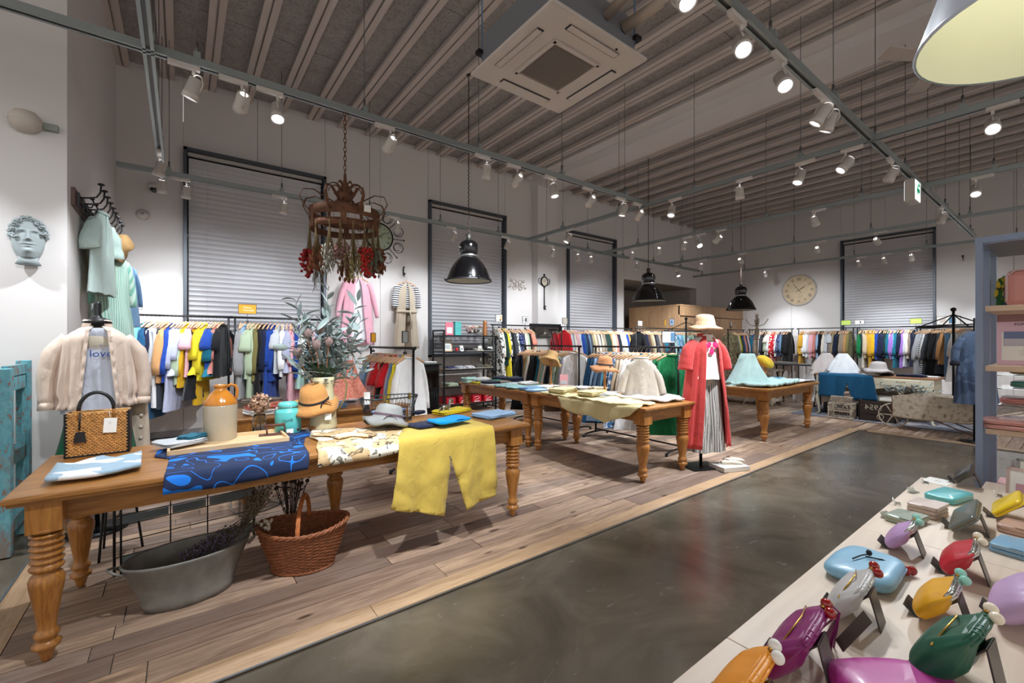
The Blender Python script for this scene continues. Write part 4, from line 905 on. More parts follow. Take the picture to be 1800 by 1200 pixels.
# ---------------------------------------------------------------- hats
def hat(label, loc, rz, rgb, brim=.15, ch=.11, tilt=(0, 0), droop=.035, band=None, stand=None, name='bucket_hat', wav=.012, cr=.09, inner=None, seed=1, tip=.82):
    t = thing(name, label, 'hat', loc, 0, None); ms = rgb if not isinstance(rgb, tuple) else cloth(rgb)
    rot = Euler((tilt[0], tilt[1], rz))
    ny = [0]
    prof = [(.002, ch), (cr*.35, ch*.99), (cr*.66, ch*.94), (cr*.87, ch*.8), (cr*.97, ch*.52), (cr*1.03, ch*.25), (cr*1.08, .012), (cr*1.12, 0), (cr*1.35, -droop*.25), ((cr+brim)*.68, -droop*.6), (brim, -droop), (brim, -droop-.004), ((cr+brim)*.66, -droop*.6-.006), (cr*1.1, -.006), (cr*1.0, ch*.4), (cr*.8, ch*.9), (.002, ch*.96)]
    m = M(); n = 48; K = len(prof)
    vs_ = []; fs_ = []
    for i, (r, z) in enumerate(prof):
        for k in range(n):
            th = 2*PI*k/n; f = max(0, (r-cr)/(brim-cr)); wv = wav*f*(math.sin(3*th+seed)+.6*math.sin(5*th+seed*2)); vs_.append((r*math.cos(th)*1.04, r*math.sin(th), z+wv+fb(r*9, th, seed)*.004))
    for i in range(K-1):
        for k in range(n): fs_.append((i*n+k, (i+1)*n+k, (i+1)*n+(k+1) % n, i*n+(k+1) % n))
    m.add(vs_, fs_, smooth=True); o = m.obj('crown_and_brim', ms, t, rot=rot)
    st = M()
    for f in (.35, .6, .85):
        r = cr+(brim-cr)*f; st.tube([(r*math.cos(a)*1.04, r*math.sin(a), -droop*(f)+.002+wav*f*(math.sin(3*a+seed)+.6*math.sin(5*a+seed*2))) for a in [i*2*PI/48 for i in range(48)]], .0008, 4, closed=True)
    st.obj('stitching', ms, o)
    if band:
        b = M(); b.lathe([(cr*1.09, .012), (cr*1.075, .03), (cr*1.06, .03), (cr*1.06, .012)], 48, sx=1.04, cap=False)
        a0 = -PI/2; bx, by = cr*1.1*math.cos(a0), cr*1.1*math.sin(a0)
        for s, dz in ((-1, -.02), (1, -.012)): b.tube([(bx, by-.002, .02), (bx+s*.025, by-.012, .014), (bx+s*.05, by-.022, dz)], [.003, .007, .004], 6, flat=.35)
        b.tube([(bx, by-.003, .028), (bx, by-.004, .012)], .007, 6); b.obj('ribbon_band', mat('ribbon_%02x%02x%02x' % band, band, .8), o)
    if stand:
        s_ = M(); h = stand
        s_.lathe([(.045, -h), (.047, -h+.01), (.02, -h+.02), (.014, -h+.04), (.02, -h+.06), (.014, -h+.075), (.016, -h*.3), (.022, -h*.25), (.016, -h*.2), (.03, ch*.6), (.03, ch*.8)], 16)
        s_.obj('wooden_stand', woodL, t)
    return t
tanh = cloth((206, 148, 86), name='cloth_tan_hat')
TH = hat('tan cloche hat with black ribbon on a turned stand, front table', W(553, 704, Z=.98), R(20), tanh, .142, .13, (R(12), R(-18)), .06, (24, 24, 28), stand=.2, seed=2, cr=.095)
o = M().box((0, 0, -.037), (.045, .002, .075)).obj('price_tag', paper, TH, (.07, -.1, -.06)); M().tube([(0, 0, 0), (-.02, .03, .06)], .001, 4).obj('string', paper, o)
hat('grey linen hat with plum ribbon lying before the wire basket', Vector((1.24, 3.17, .845)), R(-15), (150, 152, 150), .16, .105, (R(-10), R(12)), .05, (92, 72, 82), seed=5, cr=.098, inner=1)
straw, nt, bb = nodes('straw'); wv = nz(nt, 160, 2, coords(nt, (1, 1, 3))); nt.links.new(ramp(nt, wv.outputs[0], [(.35, lin((176, 134, 84))), (.6, lin((212, 174, 118)))]), bb.inputs['Base Color']); bump(nt, bb, wv.outputs[0], .5, .004); bb.inputs['Roughness'].default_value = .8
hat('floppy straw hat perched on its stand over the knitwear table', Vector((4.3, 4.72, 1.17)), R(30), straw, .17, .12, (R(12), R(24)), .06, stand=.38, seed=3, wav=.02)
hat('brown hat with black band on a turned stand on the trouser table', Vector((4.12, 3.55, 1.12)), 0, cloth((190, 132, 90)), .165, .125, (R(4), R(3)), .055, (26, 26, 30), stand=.34, seed=7)
hat('grey bucket hat on the cream sideboard', Vector((10.1, 2.28, .93)), 0, (178, 172, 172), .2, .13, (R(3), R(-3)), .06, seed=9, cr=.12, stand=.1)
t = thing('yellow_beret', 'yellow beret on a stand behind the mint skirt', 'hat', (8.05, 3.35, 1.07)); M().ball((0, 0, 0), .15, 24, Matrix.Rotation(R(25), 4, 'Y') @ Matrix.Rotation(R(30), 4, 'X'), sz=.6, sx=1).obj('cap', cloth((222, 190, 56)), t); M().tube([(0, 0, .07), (.02, 0, .09)], .004, 5).obj('stalk', cloth((222, 190, 56)), t); M().tube([(0, 0, -.05), (0, 0, -.3)], .02, 10).obj('wooden_stand', woodL, t)
# ---------------------------------------------------------------- props under and behind the front table
rr = random.Random(21)
# galvanised tub
t = thing('galvanised_tub', 'oval galvanised tub with flared sides and ear handle under the front table', 'tub', (.04, 3.02, 0), R(8)); t.scale = (.86, .9, 1)
zn = mat('weathered_zinc', (128, 126, 120), .5, .45, var=.22, vs=9)
P = [(.001, .006), (.2, .004), (.205, .0), (.21, .02), (.222, .04), (.215, .05), (.26, .16), (.3, .25), (.306, .262), (.3, .27), (.292, .262), (.25, .16), (.2, .03), (.001, .02)]
M().lathe(P, 48, sx=1.12, sy=.62, cap=False).obj('basin', zn, t)
M().lathe([(.003, .0), (.199, .001)], 24, sx=1.1, sy=.6, cap=False, c=(0, 0, .03)).obj('inner_base', mat('tub_inside', (46, 44, 42), .8), t)
for s in (-1, 1): M().tube([(s*(.325), -.05, .235), (s*.37, -.045, .26), (s*.395, 0, .27), (s*.37, .045, .26), (s*.325, .05, .235)], .007, 8).obj('handle', zn, t)
# dried lavender lying in the tub
t = thing('lavender_bunch', 'bundle of dried lavender and grasses sticking out of the zinc tub', 'dried flowers', (.16, 3.02, .22), R(8))
m = M(); hd = M(); wh = M()
for i in range(70):
    a = rr.uniform(-.3, .3); L = rr.uniform(.25, .4); p0 = Vector((-.16+rr.uniform(-.05, .05), rr.uniform(-.06, .02), rr.uniform(-.02, .03)))
    p1 = p0+Vector((L*math.cos(a), L*math.sin(a)*.5, .05+rr.uniform(0, .12))); m.tube([p0, (p0+p1)/2+Vector((0, 0, -.01)), p1], .0012, 3)
    for k in range(5): hd.ball(p0+(p1-p0)*(.15+.12*k), .006, 5)
m.obj('stems', mat('lavender_stem', (96, 88, 72), .9), t); hd.obj('flower_heads', mat('lavender', (92, 84, 108), .9), t)
gm_ = M()
for i in range(60):
    p0 = Vector((.12, .03, .05)); p1 = Vector((.27+rr.uniform(-.08, .08), .1+rr.uniform(-.08, .08), .24+rr.uniform(-.06, .08))); gm_.tube([p0, p1], .0012, 3)
    for k in range(4): gm_.ball(p0+(p1-p0)*(.55+.12*k)+Vector((rr.uniform(-.01, .01),)*3), .007, 5)
gm_.obj('grasses', mat('dry_grass', (120, 106, 84), .9), t)
for i in range(16): wh.ball((.27+rr.uniform(-.06, .05), -.02+rr.uniform(-.03, .03), .07+rr.uniform(-.02, .03)), .011, 6)
wh.obj('white_heads', mat('white_heads', (200, 190, 172), .9), t)
# willow basket
t = thing('willow_basket', 'reddish brown willow shopping basket with hooped handle on the floor under the table', 'basket', (.62, 3.0, 0), R(-22))
wr = mat('red_willow', (136, 80, 48), .5, var=.35, vs=45); rows = 24; hB = .26
m = M(); nS = 36
def bR(f): return .15+.075*f**.9
for i in range(rows):
    f = i/(rows-1); z = .012+hB*f*.93
    m.tube([((bR(f)+.004*math.sin(k*PI/2*1+i*PI))*1.15*math.cos(2*PI*k/(nS*2)), (bR(f)+.004*math.sin(k*PI/2+i*PI))*.85*math.sin(2*PI*k/(nS*2)), z+(.03*f)*math.cos(2*PI*k/(nS*1))*.5+.0) for k in range(nS*2)], .0062, 5, closed=True)
m.obj('woven_wall', wr, t)
s_ = M()
for k in range(nS):
    A = 2*PI*(k+.5)/nS; s_.tube([(bR(f)*1.15*math.cos(A), bR(f)*.85*math.sin(A), .01+hB*f*.95+.015*f*math.cos(2*A)) for f in (0, .35, .7, 1)], .0035, 4)
s_.obj('stakes', wr, t)
for j in range(3):
    M().tube([((bR(1)+.004+.007*math.cos(k*.9+j*2.1))*1.15*math.cos(2*PI*k/96), (bR(1)+.004+.007*math.cos(k*.9+j*2.1))*.86*math.sin(2*PI*k/96), .015*math.cos(4*PI*k/96)+hB+.01+.008*math.sin(k*.9+j*2.1)) for k in range(96)], .0075, 6, closed=True).obj('rim_braid', wr, t)
    M().tube([((bR(0)+.003+.005*math.cos(k*.9+j*2.1))*1.15*math.cos(2*PI*k/96), (bR(0)+.003+.005*math.cos(k*.9+j*2.1))*.86*math.sin(2*PI*k/96), .012+.006*math.sin(k*.9+j*2.1)) for k in range(96)], .006, 6, closed=True).obj('base_braid', wr, t)
hh = M()
for j in range(5): hh.tube([(0+.008*math.cos(i*.7+j*1.26), -.19*math.cos(PI*i/28), hB-.02+.2*math.sin(PI*i/28)+.008*math.sin(i*.7+j*1.26)) for i in range(29)], .0065, 5)
hh.obj('hooped_handle', mat('willow_handle', (176, 104, 54), .5, var=.25, vs=45), t)
M().lathe([(.001, .008), (.15, .008)], 32, sx=1.15, sy=.85, cap=False).obj('base', wr, t)
# glass vase with dark dried flowers
t = thing('dried_flower_vase', 'glass vase of dark dried poppy pods behind the willow basket', 'vase', (.63, 3.48, 0))
M().lathe([(.04, 0), (.05, .01), (.05, .16), (.042, .19), (.046, .22)], 24, cap=False).obj('glass_vase', gl, t)
m = M()
for i in range(34):
    A = rr.uniform(0, 6.28); q = rr.uniform(.02, .13); p = Vector((q*math.cos(A), q*math.sin(A), rr.uniform(.36, .5))); m.tube([(0, 0, .02), p*.5+Vector((0, 0, .03)), p], .0018, 4); m.ball(p, rr.uniform(.009, .016), 7)
    for k in range(3): m.ball(p*.8+Vector((rr.uniform(-.02, .02), rr.uniform(-.02, .02), .05*k-.03)), .006, 5)
m.obj('pods', mat('dark_pod', (58, 42, 36), .9), t)
# black wire display rack with glass panes
t = thing('wire_display_rack', 'thin black wire rack with grey glass panes standing behind the zinc tub', 'rack', (-.32, 3.55, 0), R(8))
m = M(); L_, H_ = .75, .58
for x, r in ((0, .008), (.03, .006), (L_, .008)): m.tube([(x, 0, 0), (x, 0, H_)], r, 6)
for x in (.27, .47): m.tube([(x, 0, 0), (x, 0, H_)], .004, 5)
for z in (.05, .11, .2, .3, .36, .42): m.tube([(0, 0, z), (L_, 0, z)], .0035, 5)
m.obj('wire_frame', black, t)
pg = mat('grey_glass_pane', (120, 132, 136), .1)
for x0, x1 in ((.03, .26), (.28, .46), (.48, .74)): M().box(((x0+x1)/2, 0, .33), (x1-x0, .006, .05)).obj('glass_pane', pg, t); M().box(((x0+x1)/2, 0, .08), (x1-x0, .006, .05)).obj('glass_pane', pg, t)
t = thing('black_stool', 'low stool with round black seat behind the left table legs', 'stool', (-.35, 3.95, 0))
M().lathe([(.001, .34), (.15, .342), (.155, .35), (.15, .362), (.001, .364)], 32, cap=False).obj('seat', black, t)
for A in (0, 2.1, 4.2): M().tube([(.1*math.cos(A), .1*math.sin(A), .34), (.14*math.cos(A), .14*math.sin(A), 0)], .008, 6).obj('leg', black, t)
t = thing('wire_chair', 'small grey metal wire chair with round seat under the table', 'chair', (.5, 4.3, 0), R(20))
gw = mat('grey_wire', (132, 128, 120), .5, .5)
M().lathe([(.001, .42), (.15, .422), (.155, .43), (.15, .437), (.001, .438)], 32, cap=False).obj('seat', mat('seat_grey', (108, 102, 92), .5, .4), t)
for s in (-1, 1): M().tube([(s*.13, -.08, .62), (s*.15, -.1, .43), (s*.19, -.15, .06), (s*.17, -.12, .01), (s*.14, .1, .01), (s*.15, .1, .42)], .007, 7).obj('side_frame', gw, t)
M().tube([(-.17, -.12, .01), (0, -.16, .01), (.17, -.12, .01)], .007, 7).obj('front_rung', gw, t)
# ---------------------------------------------------------------- cream jug with eucalyptus and proteas
V = Vector((.86, 3.49, TZ))
t = thing('cream_flower_jug', 'tall cream enamel pitcher behind the tan cloche hat', 'jug', V)
M().lathe([(.085, 0), (.095, .004), (.098, .02), (.078, .24), (.072, .3), (.078, .35), (.094, .395), (.09, .395), (.07, .34), (.068, .29)], 36, cap=False).obj('body', mat('cream_enamel', (206, 196, 158), .35, var=.05, coat=.2), t)
M().tube([(.085, 0, .37), (.14, -.02, .38), (.165, -.03, .33), (.15, -.03, .22), (.095, -.01, .12)], .007, 8).obj('handle', mat('brass_wire', (180, 168, 120), .3, .7), t)
B = thing('eucalyptus_bouquet', 'silvery eucalyptus branches with pale proteas filling the cream pitcher', 'bouquet', V+Vector((0, 0, .1)))
leafm = cloth((146, 160, 158), name='eucalyptus_leaf'); leafg = cloth((48, 70, 42), name='dark_leaf')
def leafmesh(L, w_, name, m_, curl=.25):
    return M().grid(lambda i, j: ((j-.5)*w_*math.sin(PI*min(max(i, .02), .98))**.8, L*i, curl*L*(i*i)*-.6+abs(j-.5)*w_*.4), 8, 5).mesh(name, m_)
LE = [leafmesh(.115, .036, 'leaf', leafm), leafmesh(.1, .03, 'leaf', leafm, .5), leafmesh(.13, .04, 'leaf', leafm, .1)]
LG = leafmesh(.17, .05, 'dark_leaf', leafg, .2)
nl = 0
for b in range(30):
    A = rr.uniform(0, 2*PI); sp = rr.uniform(.03, .3); top = Vector((sp*math.cos(A)*1.25+.03, sp*math.sin(A)*.8, rr.uniform(.48, .85)-sp*.5))
    if b == 0: top = Vector((-.2, -.02, .86))
    if b == 1: top = Vector((.03, 0, .95))
    if b == 2: top = Vector((.26, .02, .88))
    pts = [Vector((0, 0, .02)), Vector((top.x*.2, top.y*.2, .3)), Vector((top.x*.7, top.y*.7, top.z*.72)), top]
    br = M().tube(pts, [.003, .003, .002, .001], 5).obj('branch', mat('eucalyptus_stem', (110, 100, 84), .8), B)
    for k in range(17):
        f = .25+.75*k/16; s3 = f*3; i0 = min(2, int(s3)); p = pts[i0].lerp(pts[i0+1], s3-i0)
        a2 = k*2.4+b; e = Euler((R(rr.uniform(5, 75)), rr.uniform(-.4, .4), a2), 'XYZ'); link('leaf', LE[(k+b) % 3], br, p, e, rr.uniform(.7, 1.2)); nl += 1
for i in range(22): 
    A = rr.uniform(2.2, 5.4); link('dark_leaf', LG, B, (.05*math.cos(A), .05*math.sin(A), .27+rr.uniform(0, .03)), (R(rr.uniform(40, 75)), 0, A-PI/2), rr.uniform(.7, 1.0))
pmt = cloth((150, 128, 124), name='protea_petal'); PP = M().grid(lambda i, j: ((j-.5)*.032*math.sin(PI*(.15+i*.7)), .006+.02*math.sin(i*2.2), .075*i), 6, 4).mesh('petal', pmt)
for (x, z, y) in ((-.13, .58, -.08), (-.08, .5, -.12), (.01, .52, -.1), (-.19, .44, -.06), (-.04, .62, -.06)):
    p = Vector((x, y, z)); st = M().tube([(0, 0, .1), p*.5+Vector((0, 0, .05)), p], .004, 5).obj('protea', mat('protea_stem', (120, 76, 44), .8), B)
    for k in range(14): link('petal', PP, st, p, (R(12)*(k % 2)+R(-14), 0, k*2*PI/14), 1.0 if k % 2 else .85)
    M().ball(p+Vector((0, 0, .03)), .022, 8, sz=1.5).obj('core', mat('protea_core', (132, 108, 96), .9), st)
p = Vector((-.30, -.05, .52)); st = M().tube([(-.02, 0, .3), (-.15, -.03, .5), p], .003, 5).obj('pod_stem', mat('protea_stem', (120, 76, 44)), B)
M().ball((0, 0, 0), .026, 12, Matrix.Translation(p) @ Matrix.Rotation(R(-85), 4, 'Y'), sz=1.9).obj('grey_bud', leafm, st)
# wire basket
t = thing('wire_basket', 'dark oval wire basket with swing handle behind the grey linen hat', 'basket', (1.37, 3.47, TZ), R(4))
wm_ = mat('basket_wire', (70, 76, 78), .4, .7); m = M()
for z, k, r in ((.205, 1, .006), (.12, .9, .002), (.06, .84, .002), (.005, .78, .004)): m.tube([(.245*k*math.cos(a)*(1 if True else 1), .135*k*math.sin(a), z) for a in [i*2*PI/36 for i in range(36)]], r, 6, closed=True)
for i in range(44):
    a = i*2*PI/44; b2 = a+.25; m.tube([(.245*math.cos(a), .135*math.sin(a), .205), (.19*math.cos(b2), .105*math.sin(b2), .005)], .0015, 4); m.tube([(.245*math.cos(a), .135*math.sin(a), .205), (.19*math.cos(a-.25), .105*math.sin(a-.25), .005)], .0015, 4)
for i in range(-3, 4): m.tube([(i*.05, -.1, .005), (i*.05, .1, .005)], .0015, 4)
m.obj('wire_body', wm_, t); M().tube([(.2, -.1, .2), (.1, -.14, .207), (-.1, -.14, .207), (-.2, -.1, .2)], .005, 6).obj('handle', wm_, t)
for x in (-.11, .11): M().box((x, -.135, .215), (.014, .02, .05)).obj('clip', mat('brass_clip', (140, 116, 60), .4, .6), t)
folded('bluegrey', (1.37, 3.48, TZ+.02), .3, 'blue-grey folded cloth inside the wire basket', s=(.85, .5, 1.6))
t = thing('price_card_basket', 'small white card clipped inside the left end of the wire basket', 'card', (1.2, 3.52, TZ+.2)); M().box((0, 0, .0), (.05, .003, .1)).obj('card', paper, t); M().box((0, .004, -.06), (.04, .004, .06)).obj('card_clip', black, t)
# pewter horse figurine
t = thing('horse_figurine', 'small pewter horse figurine with arched neck at the back right of the front table', 'figurine', (1.92, 3.52, TZ), R(20))
pw = mat('pewter', (150, 146, 138), .3, .9); m = M()
m.tube([(-.05, 0, .06), (-.02, 0, .07), (.03, 0, .065), (.05, 0, .08), (.055, 0, .115), (.075, 0, .12), (.095, 0, .1)], [.016, .022, .02, .015, .011, .012, .007], 10)
m.obj('body', pw, t)
for x, y in ((-.045, .012), (-.04, -.012), (.035, .012), (.04, -.012)): M().tube([(x, y, .06), (x-.008, y, .035), (x, y, .0)], [.009, .006, .006], 7).obj('leg', pw, t)
M().tube([(-.055, 0, .07), (-.08, 0, .06), (-.09, 0, .02)], [.006, .008, .003], 6).obj('tail', pw, t); M().tube([(.045, 0, .09), (.05, 0, .13), (.062, 0, .135)], .005, 5).obj('mane', pw, t)
# behind table: camisole on stand, folded pieces
t = thing('lace_camisole', 'salmon lace camisole on a wire form on the half-hidden table', 'top', W(612, 690, Y=4.7)+Vector((0, 0, .02)), R(10))
m = M(); gbody(m, .4, .09, .25, .05, 3, amp=.5, neckw=.05, z0=.32); m.obj('garment', cloth((238, 158, 138), print_=(214, 126, 108), pscale=60, plo=.5, name='cloth_salmon_lace'), t)
for s in (-1, 1): M().tube([(s*.06, 0, .26), (s*.05, 0, .38), (0, 0, .46)], .004, 5).obj('strap', cloth((238, 158, 138)), t)
M().tube([(0, 0, -.1), (0, 0, .5)], .005, 6).obj('form_wire', wm_, t); M().lathe([(.08, -.12), (.08, -.11)], 16).obj('base', black, t)
folded('denim', (1.18, 4.5, TZ+.005), .3, 'folded denim under the salmon camisole', s=(.8, .8, 1)); folded('salmon', (.62, 4.55, TZ+.05), .2, 'salmon folded top on the half-hidden table', s=(.9, .9, 1)); folded('taupe', (.6, 4.57, TZ+.1), .5, 'taupe folded cardigan on top of the salmon one', s=(.9, .8, .7)); folded('white', (.62, 4.55, TZ), .2, 'white folded top at the bottom of the pile behind the canister', s=(1, .9, 1))
# ---------------------------------------------------------------- left: distressed shelf, mask, hooks
t = thing('distressed_shelf', 'chipped turquoise wooden shelf at the left edge of the frame', 'shelf', (-1.36, 4.32, 0), 0)
dist, nt, bb = nodes('chipped_turquoise'); q = nz(nt, 26, 6, coords(nt, (1, 1, .55)), .7); q2 = nz(nt, 4, 3, coords(nt))
cc = ramp(nt, q.outputs[0], [(.3, lin((128, 84, 64))), (.42, lin((146, 104, 84))), (.44, lin((86, 150, 164))), (.6, lin((110, 168, 178)))])
nt.links.new(mixc(nt, ramp(nt, q2.outputs[0], [(.5, (0,0,0)), (.64, (.8,.8,.8))]), cc, lin((128, 104, 88))), bb.inputs['Base Color']); bb.inputs['Roughness'].default_value = .8; bump(nt, bb, q.outputs[0], .4, .004)
for x in (0, .43):
    M().box((x-.0, 0, .62), (.075, .075, 1.24)).obj('post', dist, t, bev=.004); M().box((x, .46, .64), (.07, .07, 1.28)).obj('post', dist, t, bev=.004)
for z in (.16, .62, 1.13):
    M().box((.215, 0, z), (.36, .04, .08)).obj('front_rail', dist, t); M().box((.43, .23, z), (.04, .39, .09)).obj('side_rail', dist, t); M().box((.215, .23, z+.03), (.44, .5, .02)).obj('shelf_board', dist, t)
M().box((.43, .23, 1.22), (.04, .39, .07)).obj('side_rail', dist, t); M().box((.44, .44, .7), (.02, .06, .95)).obj('side_slat', dist, t)
t = thing('green_plant', 'green leaved potted plant on the turquoise shelf', 'plant', (-1.1, 4.4, .68)); M().lathe([(.05, 0), (.07, .12), (.066, .12), (.05, .01)], 20, cap=False).obj('pot', mat('terracotta', (170, 110, 80), .8), t)
lg = leafmesh(.16, .05, 'leaf', cloth((100, 160, 60), name='fresh_leaf'), .4); m = M(); 
for i in range(12): link('leaf', lg, t, (0, 0, .12), (R(rr.uniform(20, 70)), 0, i*.55), 1)
t = thing('glass_bottle', 'big clear glass bottle on the lowest turquoise shelf', 'bottle', (-1.1, 4.42, .21)); M().lathe([(.001, 0), (.12, 0), (.13, .02), (.13, .18), (.08, .26), (.03, .3), (.03, .36), (.035, .37)], 28, cap=False).obj('glass', gl, t)
# plaster head
p = W(50, 422, Y=4.9); t = thing('plaster_mask', 'pale grey plaster mask of a curly haired classical head on the left wall', 'wall ornament', p, R(6), rot=(R(-6), 0, R(10))); t.scale = (1.15,)*3
pc = mat('plaster_grey', (150, 160, 162), .8, var=.06, vs=20)
def face(i, j):
    x = (i-.5)*2; z = (j-.5)*2      # x -1..1, z -1..1
    wd = .078*(1-.35*max(0, -z)**2.2); r = math.sqrt(max(0, 1-min(1, x*x)))
    X_ = x*wd*math.sqrt(max(.0, 1-.30*z*z)); Z_ = z*.13
    dep = .085*(r**.8)*math.sqrt(max(0, 1-(z*.82)**4))
    ex = abs(X_)
    dep -= .013*math.exp(-((ex-.03)/.017)**2-((Z_-.025)/.012)**2)
    dep += .007*math.exp(-((ex-.03)/.013)**2-((Z_-.02)/.006)**2)      # eyelids
    dep += .006*math.exp(-((ex-.032)/.02)**2-((Z_-.045)/.006)**2)     # brow
    dep += .03*math.exp(-(ex/.010)**2)*(1 if -.02 < Z_ < .045 else 0)*(1-(Z_+.02)/.075)+.016*math.exp(-(ex/.016)**2-((Z_+.018)/.008)**2)
    dep += .010*math.exp(-(ex/.024)**2-((Z_+.045)/.006)**2)+.010*math.exp(-(ex/.018)**2-((Z_+.060)/.007)**2)-.008*math.exp(-(ex/.026)**2-((Z_+.0525)/.0035)**2)
    dep += .012*math.exp(-(ex/.022)**2-((Z_+.09)/.014)**2)
    return (X_, -dep, Z_)
M().grid(face, 61, 81).obj('face', pc, t)
M().lathe([(.05, 0), (.045, -.06), (.06, -.09)], 20, c=(0, -.02, -.08), sy=.7).obj('neck', pc, t)
m = M(); r2 = random.Random(3)
for row, (q, y0, n_) in enumerate(((.098, -.035, 13), (.088, -.062, 12), (.078, -.078, 9))):
    for i in range(n_):
        A = -.12+(PI+.24)*i/(n_-1)+.1*row; cx, cz = q*.86*math.cos(A), .03+q*1.12*math.sin(A); s_ = 1 if i % 2 else -1; rad = r2.uniform(.011, .015); a0 = r2.uniform(0, 6)
        m.tube([(cx+rad*(1-k/10)*math.cos(a0+k*.75), y0-.004*math.sin(k), cz+s_*rad*(1-k/10)*math.sin(a0+k*.75)) for k in range(9)], [.005, .0065, .007, .007, .007, .006, .005, .004, .003], 6)
m.obj('curls', pc, t)
M().ball((0, -.0, .035), .092, 20, sy=.62, sz=1.12).obj('skull', pc, t)
# hook board on the side wall
t = thing('hook_board', 'dark wooden board with a row of black double hooks on the left side wall', 'hook rack', (XL, 5.05, 2.62))
M().box((.012, .97, 0), (.024, 1.94, .15)).obj('board', wood('walnut', (66, 38, 28), (96, 60, 44), .5, 1, 14), t, bev=.003)
hk1 = M(); hk1.box((.032, 0, 0), (.01, .05, .12)); hk1.tube([(.035, 0, .02), (.09, 0, .03), (.14, 0, .045), (.165, 0, .09), (.17, 0, .15)], .007, 7); hk1.ball((.17, 0, .16), .026, 10, sz=.45)
hk1.tube([(.035, 0, -.03), (.07, 0, -.055), (.11, 0, -.05), (.125, 0, -.01), (.115, 0, .02)], .006, 7); hk1.ball((.115, 0, .025), .018, 10, sz=.6)
hme = hk1.mesh('double_hook', black)
for k in range(9): link('double_hook', hme, t, (0, .12+k*.21, 0))
garment('palemint', 'T', (XL+.13, 5.62, 2.72), R(80), 'pale mint shirt hanging nearest on the hook board', hang=False, sc_=1.15)
garment('yellow', 'S', (XL+.12, 5.9, 2.66), R(85), 'yellow shirt behind the mint one on the hook board', hang=False, sc_=.9)
m_g = cloth((140, 196, 178), stripe=(206, 224, 214), freq=260, name='cloth_green_gingham')
o = garment('mint', 'D', (XL+.16, 6.1, 2.44), R(60), 'green striped dress under the straw hat on the hook board', hang=False, sc_=1.05); o.children[0].material_slots[0].material = m_g
garment('denim', 'C', (XL+.2, 6.5, 2.36), R(40), 'faded denim coat farthest on the hook board', hang=False, sc_=.75)
hat('straw hat hanging from the hook board above the denim coat', Vector((XL+.2, 6.05, 2.42)), 0, straw, .17, .12, (R(20), R(70)), .04, seed=4)
# ---------------------------------------------------------------- open coat on a body
def open_coat(m, L, sh, hem, gap0, gap1, ty=.11, seed=0, z0=0, nf=8, amp=.18, gather=None, n=56, K=20):
    r3 = random.Random(seed); ph = [r3.uniform(0, 6) for _ in range(4)]
    def fn(i, j):
        f = j; d = L*f; g = gap0+(gap1-gap0)*f; th = -PI/2+g+i*(2*PI-2*g)
        w_ = sh*(1.0 if f > .12 else (.35+.65*math.sin(f/.12*PI/2)))+(hem-sh)*max(0, f-.1)
        t_ = ty*(.5 if f < .02 else min(1, .5+f*5))*(1+.35*f)
        if gather and f > gather: w_ *= 1-.08*math.sin((f-gather)/(1-gather)*PI)
        a = amp*min(1, f*1.5); fo = math.sin(nf*th+ph[0]+d)*.6+math.sin(nf*2.3*th+ph[1]+d*3)*.3
        return (w_*math.cos(th)*(1+.12*a*fo), t_*math.sin(th)*(1+a*fo)+.01*fo*a, z0-(d if f > .12 else d+ .0)-.06*(abs(math.cos(th)))**2*min(1, f/.1)*(1-min(1, max(0, f-.2)*2)))
    m.grid(fn, n, K); return m
def solid(o, th=.006):
    s = o.modifiers.new('solidify', 'SOLIDIFY'); s.thickness = th; s.offset = 0; return o
def fsleeve(m, pts, r, seed=0, n=14, flat=.8):
    r3 = random.Random(seed); P = []; RR = []; N = 14
    V_ = [Vector(p) for p in pts]
    for k in range(N):
        f = k/(N-1)*(len(V_)-1); i0 = min(len(V_)-2, int(f)); P.append(V_[i0].lerp(V_[i0+1], f-i0)); rr_ = r[i0]+(r[i0+1]-r[i0])*(f-i0); RR.append(rr_*(1+.03*math.sin(k*2.3+seed)))
    m.tube(P, RR, n, flat=flat); return m
# left mannequin
t = thing('torso_form', 'black-necked dress form in a cream jacket and green skirt at the left wall', 'mannequin', (-.50, 4.5, 0), R(8))
M().lathe([(.05, 1.52), (.085, 1.56), (.075, 1.585), (.03, 1.6), (.022, 1.62), (.022, 1.70), (.016, 1.72)], 20).obj('neck_cap', black, t)
M().tube([(0, 0, .03), (0, 0, .9)], .015, 8).obj('pole', railm, t); M().lathe([(.18, 0), (.18, .015), (.02, .03)], 24).obj('base', railm, t)
M().lathe([(.09, .88), (.16, .95), (.155, 1.05), (.12, 1.18), (.15, 1.34), (.17, 1.42), (.12, 1.5), (.06, 1.54)], 28, sy=.62).obj('torso', mat('form_linen', (196, 186, 168), .9), t)
j = thing('cream_jacket', 'cream stand-collar jacket hanging open on the left dress form', 'jacket', (-.50, 4.5, 1.535), R(8))
jm_ = cloth((226, 206, 190)); m = M(); open_coat(m, .60, .2, .24, .30, .5, .14, 5, 0, 13, .32, .82, n=90, K=24); solid(m.obj('body', jm_, j))
for s in (-1, 1):
    m = M(); fsleeve(m, [(s*.15, .0, -.085), (s*.235, .0, -.2), (s*.27, -.01, -.38), (s*.265, -.03, -.56)], [.06, .07, .06, .05], 3+s); m.obj('sleeve', jm_, j)
    M().tube([(s*.265, -.03, -.55), (s*.264, -.035, -.6)], [.052, .055], 12, flat=.8).obj('cuff', jm_, j)
solid(M().grid(lambda i, k: (.085*math.cos(-PI/2+.45+i*(2*PI-.9))*(1-.1*k), .075*math.sin(-PI/2+.45+i*(2*PI-.9)), -.03+.075*k+.004*math.sin(i*30)), 30, 4).obj('collar', jm_, j))
m = M()
